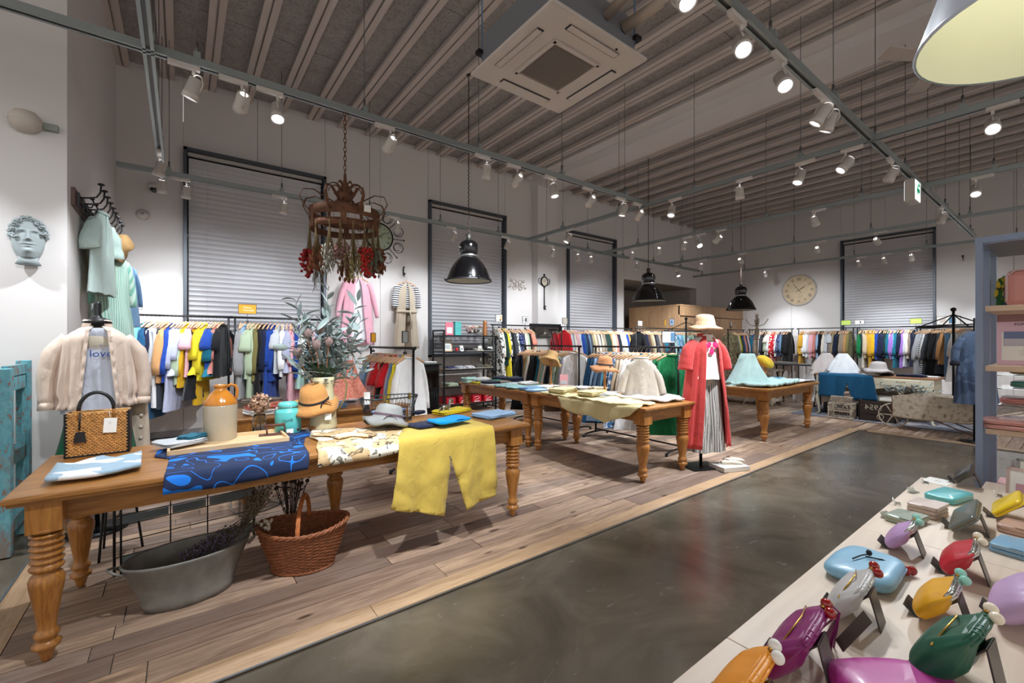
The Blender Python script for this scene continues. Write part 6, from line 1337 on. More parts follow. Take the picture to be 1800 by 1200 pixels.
m.obj('blooms', [mat('bloom_pink', (206, 160, 156), .8), mat('bloom_cream', (226, 214, 196), .8)], t)
for i in range(60): a = rr.uniform(0, 6.28); q = rr.uniform(.04, .18); g_.grid(lambda u_, v_, a=a, q=q, h_=rr.uniform(-.05, .1): (q*math.cos(a)*1.2*(.5+u_*.6), q*math.sin(a)*.6*(.5+u_*.6)+(v_-.5)*.03*math.sin(PI*u_), .05+h_*u_+.02*u_), 4, 3)
g_.obj('leaves', leafg, t)
t = thing('copper_jug', 'slim copper coloured jug at the right end of the shoe shelf top', 'jug', (SX+1.08, SY0+.2, SZ[4]+.012)); M().lathe([(.05, 0), (.052, .02), (.042, .2), (.04, .27), (.046, .31), (.04, .31), (.035, .2)], 24, cap=False).obj('body', mat('copper', (196, 132, 84), .35, .5), t); M().tube([(.042, 0, .26), (.08, 0, .26), (.085, 0, .18), (.045, 0, .14)], .007, 7).obj('handle', mat('copper', (196, 132, 84)), t)
for i, (x, c) in enumerate(((.25, 'sage'), (.55, 'charcoal'), (.8, 'charcoal'))): folded(c, (SX+x, SY0+.2, SZ[1]+.012), .1, '%s folded trousers on the second lowest shelf, %s from the left' % (c, ordn(i)), s=(.8, 1, 1.2))
folded('white', (SX+.8, SY0+.2, SZ[4]-.0+.012) if False else (SX+.3, SY0+.2, SZ[2]+.012), .1, 'flat white tray of socks under the navy sneakers', s=(.001, .001, .001)) if False else None
t = thing('black_cabinet', 'small black carved cabinet left of the shoe shelf', 'cabinet', (3.72, 7.55, 0)); M().box((0, 0, .5), (.32, .36, .96)).obj('body', black, t, bev=.004); M().box((0, 0, .99), (.4, .42, .03)).obj('top', black, t, bev=.005); M().box((0, -.185, .72), (.26, .012, .34)).obj('door', blackg, t, bev=.004)
m = M(); [m.tube([(x, -.195, .1), (x, -.195, .48)], .006, 5) for x in (-.1, -.05, 0, .05, .1)]; m.obj('lattice', railm, t)
folded('white', (3.72, 7.52, 1.005), .1, 'white folded cloth on the small black cabinet', s=(.9, .9, .7))
# mirror
t = thing('leaning_mirror', 'large black framed mirror leaning on the pilaster', 'mirror', (6.98, 7.68, .62), 0, None, (R(-9), 0, R(-4))); fm2 = M(); mh, mw = 1.2, .86
for s in (-1, 1): fm2.box((s*mw/2, 0, mh/2), (.07, .05, mh+.07)); fm2.box((0, 0, mh/2+s*mh/2), (mw+.07, .05, .07))
fm2.obj('frame', black, t, bev=.005); M().box((0, .0, mh/2), (mw-.05, .01, mh-.05)).obj('mirror_glass', mat('mirror', (210, 214, 216), .04, 1.0), t)
M().box((6.98, 7.72, .3), (.9, .3, .6)).obj('plinth', mat('plinth_white', (205, 203, 200), .7)); tag(C.objects['plinth'], 'low white plinth carrying the leaning mirror', 'plinth')
# ---------------------------------------------------------------- far right: sideboard, wheelbarrow...
SBX, SBY0, SBY1 = 9.98, 1.52, 3.2
crm = mat('sideboard_cream', (206, 200, 178), .55, var=.06, vs=8)
rug, nt, bb = nodes('faded_blue_rug'); q = nz(nt, 5, 5, coords(nt), .7, .6); q2 = nt.nodes.new('ShaderNodeTexVoronoi'); q2.inputs['Scale'].default_value = 5; nt.links.new(coords(nt), q2.inputs['Vector'])
cc = ramp(nt, q.outputs[0], [(.35, lin((78, 86, 100))), (.5, lin((104, 108, 120))), (.6, lin((150, 144, 146))), (.72, lin((170, 130, 116)))]); nt.links.new(mixc(nt, ramp(nt, q2.outputs[0], [(.25, (.5,.5,.5)), (.3, (0,0,0))]), cc, lin((66, 72, 90))), bb.inputs['Base Color']); bb.inputs['Roughness'].default_value = .95; bump(nt, bb, q.outputs[0], .3, .01)
t = thing('faded_rug', 'faded blue patterned rug under the cream sideboard', 'rug', (10.6, 2.3, .003)); M().box((0, 0, .004), (2.0, 2.5, .008)).obj('pile', rug, t); m = M(); [m.tube([(-1+.02*k, s*1.25, .004), (-1+.02*k, s*1.3, .003)], .003, 3) for k in range(100) for s in (-1, 1)]; tag(m.obj('fringe', mat('fringe', (206, 198, 186), .9), t), kind='stuff')
t = thing('cream_sideboard', 'cream French sideboard with brown top and scalloped apron at the far right', 'sideboard', (SBX, SBY0, 0)); D_ = .62; L_ = SBY1-SBY0
M().box((D_/2, L_/2, .785), (D_+.06, L_+.08, .03)).obj('top', wood('brown_top', (128, 88, 60), (156, 112, 80), .4, 1, 10), t, bev=.006)
m = M(); Y_ = Matrix.Rotation(PI/2, 4, 'Z') @ Matrix.Rotation(PI/2, 4, 'X')
sc_ = []
for i in range(41): y = L_*i/40; sc_.append((y, .50+.09*abs(math.sin(PI*i/20*2))**.6 if 4 < i < 36 else .44))
m.prism([(0, .77)]+[(0, .44)]+sc_[1:-1]+[(L_, .44), (L_, .77)], -.03, 0, Y_.copy()); m.obj('apron', crm, t)
M().box((D_/2, .015, .6), (D_, .03, .34)).obj('side_panel', crm, t); M().box((D_/2, L_-.015, .6), (D_, .03, .34)).obj('side_panel', crm, t); M().box((D_-.015, L_/2, .6), (.03, L_, .34)).obj('back_panel', crm, t)
for x, y, sx, sy in ((.03, .03, -1, -1), (.03, L_-.03, -1, 1), (D_-.03, .03, 1, -1), (D_-.03, L_-.03, 1, 1)): M().tube([(x, y, .6), (x, y, .44), (x+sx*.025, y+sy*.025, .33), (x+sx*.005, y+sy*.005, .15), (x+sx*.0, y, .05), (x+sx*.03, y+sy*.03, .008)], [.036, .036, .036, .024, .018, .024], 10).obj('cabriole_leg', crm, t)
for y in (.42, 1.26): M().box((-.034, y, .7), (.012, .5, .1)).obj('drawer_front', crm, t, bev=.003)
m = M(); [m.tube([(-.042, y+.06*math.cos(a)*s, .7+.025*math.sin(a*2)) for a in [q*.3 for q in range(6)]], .004, 4) for y in (.42, 1.26) for s in (-1, 1)]; m.obj('carved_flourish', mat('old_gold', (150, 138, 104), .5), t)
SZt = .80
def sdrape(x, y):
    if x < SBX-.03: return (SBX-.05-.02*abs(math.sin(y*12)), y, SZt+.01-(SBX-.03-x))
    return (x, y, SZt+.012+.01*abs(fb(x*5, y*5)))
tag(sheet([(SBX-.48, 3.16), (SBX-.46, 2.76), (SBX-.2, 2.70), (SBX-.52, 2.62), (SBX-.50, 2.24), (SBX-.05, 2.32), (SBX+.3, 2.4), (SBX+.3, 3.1), (SBX-.05, 3.16)], .04, sdrape, .012).obj('petrol_trousers', cloth((20, 82, 120))), 'petrol blue trousers hanging over the left of the cream sideboard', 'trousers')
for (x, y, c, lb, sc2, k) in ((10.25, 2.85, (226, 230, 234), 'white blouse standing over the petrol trousers', .9, 0), (10.45, 3.2, (200, 192, 190), 'pale pinkish shirt with blue inside behind the white blouse', .9, 1)):
    t = thing('standing_blouse', lb, 'blouse', (x, y, SZt+.01), R(-55)); m = M(); gbody(m, .48, .14, .32, .12, 3+k, amp=.2, neckw=.08, z0=.42, n=36); t.scale = (sc2,)*3; m.obj('garment', cloth(c), t)
    for s in (-1, 1): m = M(); fsleeve(m, [(s*.1, 0, .33), (s*.2, 0, .18), (s*.27, 0, .03)], [.045, .055, .05], s); m.obj('sleeve', cloth(c), t)
folded('navy', (10.2, 1.85, SZt), 1.4, 'navy gingham folded top at the right end of the cream sideboard', s=(1.2, .9, .8)); folded('black', (10.2, 2.2, SZt), 1.4, 'black folded knits beneath the grey bucket hat', s=(.6, .7, 2)); folded('white', (10.05, 2.4, SZt), 1.5, 'thin white folded cloth left of the black knits', s=(.8, .7, .5))
folded('white', (10.3, 1.64, SZt), 1.4, 'thin white cloth at the right corner of the sideboard', s=(.8, .7, .4))
# wheelbarrow
WBX, WBY = 9.42, 1.93
t = thing('wheelbarrow', 'weathered white wooden wheelbarrow with spoked iron wheel', 'wheelbarrow', (WBX, WBY, 0)); ww, nt, bb = nodes('weathered_white'); q = nz(nt, 18, 6, coords(nt), .7); nt.links.new(ramp(nt, q.outputs[0], [(.36, lin((128, 100, 78))), (.46, lin((190, 178, 160))), (.7, lin((206, 196, 178)))]), bb.inputs['Base Color']); bb.inputs['Roughness'].default_value = .8
m = M(); Rw = .19
m.tube([(0, Rw*math.cos(a), Rw+.01+Rw*math.sin(a)) for a in [i*2*PI/36 for i in range(36)]], .011, 6, closed=True); m.tube([(-.06, 0, Rw+.01), (.06, 0, Rw+.01)], .025, 10)
w_o = m.obj('wheel', ww, t)
for k in range(6): a = k*PI/3; M().tube([(0, 0, Rw+.01), (0, Rw*math.cos(a), Rw+.01+Rw*math.sin(a))], .009, 6).obj('spoke', ww, w_o)
m = M()
for sx in (-1, 1):
    X = Matrix.Translation((sx*.2, 0, 0)); pr = [(-.04, .22), (-.3, .20), (-.85, .24), (-1.0, .30), (-1.02, .4), (-.95, .5), (-.75, .565), (-.45, .585), (-.2, .57), (-.03, .54)]
    M().prism([(-y, z) for y, z in pr], -.012, .012, X @ Matrix.Rotation(-PI/2, 4, 'Z') @ Matrix.Rotation(PI/2, 4, 'X')).obj('side_board', ww, t)
M().box((0, -.5, .235), (.38, .95, .02)).obj('floor_board', ww, t)
M().grid(lambda i, j: ((i-.5)*.4, -.02-.06*math.cos((i-.5)*PI), .22+.32*j), 12, 4).obj('front_board', mat('barrow_brown', (140, 104, 76), .7), t); M().box((0, -1.0, .36), (.38, .02, .22)).obj('rear_board', ww, t)
for sx in (-1, 1):
    M().tube([(sx*.06, 0, Rw+.01), (sx*.18, -.3, .2), (sx*.2, -.9, .22), (sx*.24, -1.45, .42)], [.016, .02, .02, .016], 7).obj('handle_shaft', ww, t)
    M().tube([(sx*.2, -.95, .25), (sx*.22, -1.0, 0)], .016, 7).obj('leg', ww, t); M().tube([(sx*.2, -.5, .22), (sx*.22, -1.0, .02)], .009, 6).obj('brace', mat('rust_brown', (96, 62, 50)), t)
M().tube([(-.22, -1.0, .03), (.22, -1.0, .03)], .009, 6).obj('cross_bar', ww, t)
t = thing('foliage_load', 'grey green foliage and dried leaves heaped on the front of the wheelbarrow', 'dried plants', (WBX, WBY-.15, .55)); lf = LE[1]; m = M()
for i in range(26):
    a = rr.uniform(0, 6.28); L = rr.uniform(.2, .42); e = Vector((L*.5*math.cos(a), L*math.sin(a), rr.uniform(.0, .16))); br = M().tube([(0, 0, 0), e*.5+Vector((0, 0, .05)), e], .003, 4).obj('branch', mat('eucalyptus_stem', (110, 100, 84)), t)
    for k in range(7): link('leaf', LE[k % 3], br, e*(.3+.1*k)+Vector((0, 0, .03)), (rr.uniform(.3, 1.5), rr.uniform(-1, 1), rr.uniform(0, 6)), rr.uniform(.4, .7), col=(leafm if i % 3 else cloth((120, 84, 66), name='brown_leaf')) if False else None)
for i in range(8): M().grid(lambda u_, v_, p=(rr.uniform(-.1, .1), rr.uniform(-.15, .15), rr.uniform(.03, .1)): (p[0]+(v_-.5)*.1*math.sin(PI*(.1+.8*u_)), p[1]+.12*u_, p[2]+.04*math.sin(u_*3)), 5, 4).obj('broad_leaf', cloth((120, 84, 66), name='brown_leaf'), t)
# crate, birdcage, black case
t = thing('dark_crate', 'dark wooden crate with pale reversed numerals behind the barrow wheel', 'crate', (9.75, 2.22, .011), R(-90)); dk = wood('dark_crate_wood', (40, 30, 26), (62, 48, 40), .7, 0, 12)
for k in range(3): M().box((0, 0, .06+k*.12), (.5, .02, .112)).obj('plank', dk, t); M().box((0, .34, .06+k*.12), (.5, .02, .112)).obj('plank', dk, t)
for s in (-1, 1): M().box((s*.25, .17, .18), (.02, .36, .36)).obj('end_panel', dk, t)
text('1954', .13, mat('stencil', (190, 180, 160), .8), t, (-.04, -.0115, .24), (PI/2, 0, PI) if False else (PI/2, 0, 0), sx=-1)
m = M(); m.lathe([(.04, 0), (.05, .0), (.05, .003), (.04, .003)], 20, Matrix.Translation((.05, -.012, .09)) @ Matrix.Rotation(PI/2, 4, 'X'), cap=False); m.obj('stencil_ring', mat('stencil', (190, 180, 160)), t)
t = thing('birdcage', 'weathered white house shaped birdcage on the rug beneath the petrol trousers', 'birdcage', (9.72, 2.72, .011), R(-90)); m = M(); cw, cdp, chh = .34, .26, .27
for x in (-cw/2, cw/2):
    for y in (-cdp/2, cdp/2): m.box((x, y, chh/2), (.02, .02, chh))
for z in (.012, .14, chh):
    for y in (-cdp/2, cdp/2): m.box((0, y, z), (cw, .016, .02))
    for x in (-cw/2, cw/2): m.box((x, 0, z), (.016, cdp, .02))
m.obj('frame', ww, t); m = M()
for k in range(15): x = -cw/2+cw*k/14; m.tube([(x, -cdp/2, 0), (x, -cdp/2, chh)], .0028, 4); m.tube([(x, cdp/2, 0), (x, cdp/2, chh)], .0028, 4); m.tube([(x, -cdp/2, chh), (x*.9, 0, chh+.13), (x, cdp/2, chh)], .0028, 4)
for k in range(10): y = -cdp/2+cdp*k/9; [m.tube([(s*cw/2, y, 0), (s*cw/2, y, chh)], .0028, 4) for s in (-1, 1)]
m.obj('wires', ww, t); m = M(); [m.tube([(-cw/4*1+s*cw/4+cw/4*.5*math.cos(a)*1.0+(0 if s else 0), -cdp/2-.005, .16+.09*math.sin(a)) for a in [q*PI/8 for q in range(9)]], .007, 5) for s in (0, 2)]; m.tube([(-cw/2, 0, chh+.12), (cw/2, 0, chh+.12)], .009, 6); m.obj('arches', ww, t)
t = thing('black_suitcase', 'old black suitcase lying under the cream sideboard', 'suitcase', (10.35, 2.85, .011), R(-90)); M().box((0, 0, .11), (.6, .4, .2)).obj('shell', mat('case_black', (34, 34, 36), .6), t, bev=.015); m = M(); [m.box((x, -.205, .13), (.05, .01, .05)) for x in (-.2, .2)]; m.tube([(-.05, -.2, .12), (-.05, -.225, .12), (.05, -.225, .12), (.05, -.2, .12)], .007, 6); m.obj('latches', steel, t)
t = thing('white_trough', 'pale painted tray of magazines under the sideboard beside the foliage', 'tray', (10.25, 2.3, .36)); M().box((0, 0, .0), (.5, .8, .02)).obj('shelf', crm, t); M().box((0, 0, .05), (.4, .6, .08)).obj('papers', paper, t)
# sewing table, shelf, coat stand
p = W(1435, 700, X=10.9)
t = thing('sewing_table', 'black cast iron sewing machine table with dark top behind the oak table', 'table', (11.1, 4.0, 0)); M().box((.0, -.1, .9), (.5, 1.1, .03)).obj('top', mat('slate_top', (92, 94, 104), .4), t)
for yy in (-.45, .3):
    m = M()
    for s in (-1, 1):
        m.tube([(s*.2, yy, 0), (s*.17, yy, .3), (s*.05, yy, .5), (s*.17, yy, .7), (s*.2, yy, .88)], .014, 6); m.tube([(s*(.09+.05*(1-a/9)*math.cos(a)), yy, .3+.07*(1-a/9)*math.sin(a)) for a in [q*.6 for q in range(10)]], .009, 5); m.tube([(s*(.09+.05*(1-a/9)*math.cos(a)), yy, .66+.07*(1-a/9)*math.sin(a)) for a in [q*.6 for q in range(10)]], .009, 5)
    m.tube([(-.2, yy, .02), (.2, yy, .02)], .014, 6); m.obj('iron_side', black, t)
M().tube([(0, -.45, .2), (0, .3, .2)], .014, 6).obj('treadle_bar', black, t)
folded('white', (11.0, 4.2, .915), 1.4, 'white folded garment on the black sewing table', s=(1.4, 1.2, .8)); t = thing('leaflet', 'open leaflet with blue print on the sewing table', 'leaflet', (10.95, 3.65, .915), .2); M().box((0, 0, .01), (.25, .35, .006)).obj('page', paper, t); M().box((0, .05, .0145), (.08, .08, .002)).obj('picture', mat('pic_blue', (90, 110, 190), .6), t)
t = thing('whitewashed_bench', 'low whitewashed rustic shelf with folded clothes behind the oak table', 'shelf', (10.5, 4.75, 0), 0)
M().box((0, 0, .78), (.5, 1.3, .04)).obj('top_board', ww, t); M().box((0, 0, .12), (.5, 1.3, .04)).obj('lower_board', ww, t); M().box((-.24, 0, .68), (.03, 1.3, .16)).obj('carved_apron', ww, t)
for x in (-.22, .22):
    for y in (-.6, .6): M().lathe([(.03, 0), (.045, .1), (.03, .2), (.05, .4), (.03, .6), (.04, .76)], 12, c=(x, y, 0)).obj('leg', ww, t)
m = M(); [m.tube([(-.262, -.5+.25*k+.08*math.cos(a), .68+.05*math.sin(a)) for a in [q*.5 for q in range(10)]], .01, 5) for k in range(5)]; m.obj('carving', ww, t)
for i, (c, y) in enumerate((('mint', 5.1), ('sage', 4.8), ('ivory', 4.4))): folded(c, (10.5, y, .80), .1+1.5, '%s folded clothes on the whitewashed shelf' % c, s=(1, 1, 1)); folded('silver', (10.5, 4.9, .14), 1.5, 'pile of grey folded clothes on the lower whitewashed board', s=(1.4, 1.2, 2)) if i == 0 else None
p = W(1382, 690, X=10.3); t = thing('scroll_coat_stand', 'white distressed coat stand with curled iron arms left of the round clock', 'coat stand', (10.2, 4.32+.1, 0)); M().tube([(0, 0, 0), (0, 0, 1.98)], .028, 8).obj('pole', ww, t); M().ball((0, 0, 2.0), .04, 8).obj('finial', ww, t)
for k in range(4):
    A = k*PI/2+.6; c, s = math.cos(A), math.sin(A); M().tube([(0, 0, 1.45), (.12*c, .12*s, 1.5), (.2*c, .2*s, 1.62), (.14*c, .14*s, 1.7), (.08*c, .08*s, 1.64)], .012, 6).obj('curled_arm', ww, t); M().tube([(0, 0, 1.75), (.15*c, .15*s, 1.8), (.22*c, .22*s, 1.92)], .01, 6).obj('upper_hook', ww, t); M().tube([(0, 0, .3), (.2*c, .2*s, .15), (.28*c, .28*s, .01)], .014, 6).obj('foot', ww, t)
# denim dress on stand at right
p = W(1714, 620, X=8.9); t = thing('denim_shirt_dress', 'long dark denim dress on a pole stand beside the grey shelf unit', 'dress', (p.x, p.y, 1.56), R(-70)); dm = cloth((74, 92, 122), print_=(92, 112, 142), pscale=7, plo=.5, name='cloth_washed_denim')
m = M(); gbody(m, 1.02, .16, .23, .10, 6, amp=.3, neckw=.08, z0=-.0, n=56, nf=13, waist=(.3, .06)); m.obj('garment', dm, t)
for s in (-1, 1): m = M(); fsleeve(m, [(s*.13, 0, -.1), (s*.2, -.02, -.26), (s*.22, -.06, -.44)], [.06, .06, .05], s); m.obj('sleeve', dm, t); M().tube([(s*.22, -.06, -.43), (s*.22, -.065, -.48)], .052, 12).obj('cuff', mat('navy_cuff', (28, 32, 46), .8), t)
t = thing('dress_stand', 'black pole stand under the denim dress', 'stand', (p.x, p.y, 0)); M().tube([(0, 0, 0), (0, 0, 1.75)], .02, 8).obj('pole', railm, t); M().lathe([(.16, 0), (.16, .02), (.03, .03)], 24).obj('base', railm, t)
# ---------------------------------------------------------------- blue grey shelving unit
UX, UY = 3.32, .335; t = thing('steel_shelving', 'blue grey steel shelving unit with pale wooden boards at the right edge', 'shelf', (UX, UY, 0)); um = mat('powder_blue_grey', (132, 148, 176), .45); pnw = wood('shelf_maple', (206, 176, 150), (222, 194, 168), .5, 1, 6)
for x in (0, .29, .58): M().box((x, 0, .98), (.03, .026, 1.96)).obj('upright', um, t); M().box((x, -1.1, .98), (.032, .032, 1.96)).obj('upright', um, t)
for x in (0, .29, .58): M().box((x, -.55, 1.945), (.032, 1.1, .03)).obj('top_rail', um, t)
for y in (0, -1.1): M().box((.29, y, 1.945), (.58, .032, .03)).obj('end_rail', um, t)
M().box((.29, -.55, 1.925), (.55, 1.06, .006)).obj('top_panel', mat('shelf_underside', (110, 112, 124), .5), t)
UZ = [.45, .955, 1.28, 1.59]
for z in UZ: M().box((.29, -.565, z), (.56, 1.09, .028)).obj('board', pnw, t, bev=.002)
tz = UZ[2]+.015; pt = thing('popup_poster', 'pink POP UP poster standing on the middle board', 'poster', (UX+.2, UY-.145, tz), -PI/2)
M().box((0, 0, .135), (.2, .006, .27)).obj('board', mat('poster_pink', (226, 190, 206), .6), pt); M().box((0, -.004, .25), (.2, .002, .04)).obj('header', mat('poster_brown', (150, 112, 110), .6), pt); M().box((0, -.004, .1), (.165, .002, .15)).obj('white_field', paper, pt); M().box((-.015, -.006, .14), (.12, .002, .075)).obj('picture', mat('poster_blue', (110, 124, 160), .6), pt); M().box((-.015, -.0075, .122), (.118, .002, .036)).obj('picture_floor', mat('poster_grey', (196, 190, 200), .6), pt)
ik = mat('ink_282828', (40, 40, 40)); text('POP UP SHOP', .021, ik, pt, (.02, -.005, .215), (PI/2, 0, 0), sx=.9); text('3/18 -', .014, ik, pt, (.01, -.005, .195), (PI/2, 0, 0)); text('-- --- - ----\n- --- -- ---\n---- --- --', .011, ik, pt, (0, -.0075, .065), (PI/2, 0, 0))
t = thing('pink_backpack', 'dusty pink leather backpack on the upper board', 'bag', (UX+.28, UY-.2, UZ[3]+.015), -PI/2); M().box((0, 0, .1), (.26, .12, .2)).obj('body', mat('pink_leather', (216, 150, 140), .45), t, bev=.035); M().tube([(-.12, -.062, .03), (-.12, -.062, .17), (-.09, -.062, .195), (.09, -.062, .195), (.12, -.062, .17), (.12, -.062, .03)], .005, 6).obj('piping', mat('pink_piping', (206, 180, 180), .5), t); M().tube([(-.03, 0, .2), (-.03, 0, .23), (.03, 0, .23), (.03, 0, .2)], .006, 6).obj('handle', mat('pink_leather', (216, 150, 140)), t)
folded(cloth((60, 110, 60), print_=(220, 190, 60), pscale=30, plo=.55, name='cloth_green_yellow'), (UX+.45, UY-.09, UZ[3]+.015), 0, 'green and yellow patterned folded cloth beside the pink backpack', s=(.5, .5, 3.4)); folded('petrol', (UX+.36, UY-.1, UZ[3]+.015), .3, 'petrol blue folded strap cloth before the patterned one', s=(.3, .3, 3.0))
t = thing('acrylic_riser', 'clear acrylic two-tier riser holding leather pouches', 'riser', (UX+.3, UY-.26, UZ[1]+.015)); m = M(); [m.box((0, 0, z), (.3, .42, .005)) for z in (.11, .2, .27)]; [m.box((x, y, .135), (.006, .006, .27)) for x in (-.14, .14) for y in (-.2, .2)]; m.obj('acrylic', gl, t)
def pouch(c, L, Wd, Hh, loc, rz, lab, name='leather_wallet', cat='wallet', flap=True, zipc=None, rot=None):
    t = thing(name, lab, cat, loc, rz, rot=rot); lm2 = c if not isinstance(c, tuple) else mat('leather_%02x%02x%02x' % c, c, .32, coat=.25, var=.05, vs=20, bmp=.12, bs=160)
    def se(z, s): return lambda i, j: None
    prof = [(0, .0), (.9, .0), (.98, .12), (1, .3), (.985, .47), (.95, .5), (.985, .53), (1, .7), (.98, .88), (.9, 1), (0, 1.03)]
    def fn(i, j):
        k, zz = prof[int(round(j*(len(prof)-1)))]; th = i*2*PI; c_, s_ = math.cos(th), math.sin(th); pw = .22
        return (abs(c_)**pw*(1 if c_ > 0 else -1)*L/2*k, abs(s_)**pw*(1 if s_ > 0 else -1)*Wd/2*k, zz*Hh)
    M().grid(fn, 36, len(prof), cu=True).obj('body', lm2, t)
    if flap: M().grid(lambda i, j: ((i-.5)*L*.985, -Wd/2*math.sin(min(1, j*1.3)*PI/2)*1.02, Hh*1.035-(Hh*.75*max(0, j-.77)/.23)), 14, 12).obj('flap', lm2, t)
    m = M(); zc = zipc or (196, 160, 90); m.tube([(L/2*.97*(1 if abs(math.cos(a)) < 0 else math.copysign(abs(math.cos(a))**.22, math.cos(a))), Wd/2*.97*math.copysign(abs(math.sin(a))**.22, math.sin(a)), Hh*.5) for a in [q*2*PI/48 for q in range(48)]], .0012, 4, closed=True); m.obj('zip', mat('zip_%02x%02x%02x' % zc, zc, .3, .8), t); return t
for i, (c, x, y, z) in enumerate((((150, 128, 84), .3, -.4, .275), ((70, 140, 130), .3, -.4, .205), ((190, 120, 118), .3, -.36, .115), ((176, 110, 110), .3, -.36, .005), ((206, 150, 142), .1, -.32, 0), ((200, 144, 136), .12, -.31, .022))):
    pouch(c, .22, .3, .02 if i > 3 else .03, (UX+x, UY+y+.16, UZ[1]+.017+z), rr.uniform(-.1, .1), '%s flat leather pouch on the %s' % (['khaki', 'teal', 'rose', 'dark rose', 'lower blush', 'upper blush'][i], ['top of the acrylic riser', 'middle of the acrylic riser', 'lower tier of the acrylic riser', 'board under the riser', 'front of the lower board', 'front of the lower board'][i]), flap=False)
for i in range(4): pouch([(220, 210, 206), (206, 120, 130), (130, 190, 190), (150, 84, 86)][i], .24, .3, .03, (UX+.28, UY-.24, .63+.035*(3-i)), .05, '%s leather pouch in the pile behind the framed price card' % ['white', 'pink', 'aqua', 'maroon'][i], flap=False)
t = thing('rose_box', 'dusty rose display box beneath the pile of pouches', 'box', (UX+.28, UY-.29, .465)); M().box((0, 0, .08), (.4, .5, .16)).obj('box', mat('rose_board', (180, 120, 118), .6), t, bev=.004); M().box((0, 0, .162), (.41, .51, .006)).obj('lid', mat('rose_board', (180, 120, 118)), t)
# ---------------------------------------------------------------- purse table
PX1, PY = 2.87, .485
t = thing('purse_display_table', 'pale maple display table full of clasp purses in the right foreground', 'table', (1.2, -.5, 0)); ptm, nt, bb = nodes('pale_maple_top'); q = nz(nt, 3, 3, coords(nt, (1, 14, 1))); nt.links.new(ramp(nt, q.outputs[0], [(.3, lin((214, 196, 178))), (.7, lin((224, 208, 190)))]), bb.inputs['Base Color']); bb.inputs['Roughness'].default_value = .4
for i in range(4): M().box((PX1-1.2-.475-i*.95, .5+PY-.5, TZ-.012), (.948, .998, .024)).obj('top_panel', ptm, t, bev=.0015)
for i in range(4): M().box((PX1-1.2-.475-i*.95, .5+PY-1.5, TZ-.012), (.948, .998, .024)).obj('top_panel', ptm, t, bev=.0015)
M().box((-.2, .5+PY-.03, TZ-.06), (3.6, .03, .07)).obj('apron', ptm, t)
for x in (PX1-1.25, -2.0): M().box((x, .92, .36), (.06, .06, .72)).obj('leg', ptm, t)
stm_ = mat('stand_gunmetal', (84, 80, 78), .35, .6)
def stand(loc, rz, lab, h=.105, wd=.06, ang=40):
    t = thing('display_easel', lab, 'display stand', loc, rz); A = R(ang); P_ = [(.035, .022), (.012, 0), (-math.sin(A)*h, math.cos(A)*h), (-math.sin(A)*h-.02, 0), (-math.sin(A)*h-.02, 0)]
    m = M()
    for (y0, z0), (y1, z1) in zip(P_[:3], P_[1:4]):
        d = Vector((0, y1-y0, z1-z0)); n_ = Vector((0, -d.z, d.y)).normalized()*.0015
        vs2 = [Vector((x, y, z))+s*n_ for (y, z) in ((y0, z0), (y1, z1)) for x in (-wd/2, wd/2) for s in (-1, 1)]
        m.add(vs2, [(0, 1, 3, 2), (4, 6, 7, 5), (0, 4, 5, 1), (2, 3, 7, 6), (0, 2, 6, 4), (1, 5, 7, 3)])
    m.obj('bent_plate', stm_, t); return t
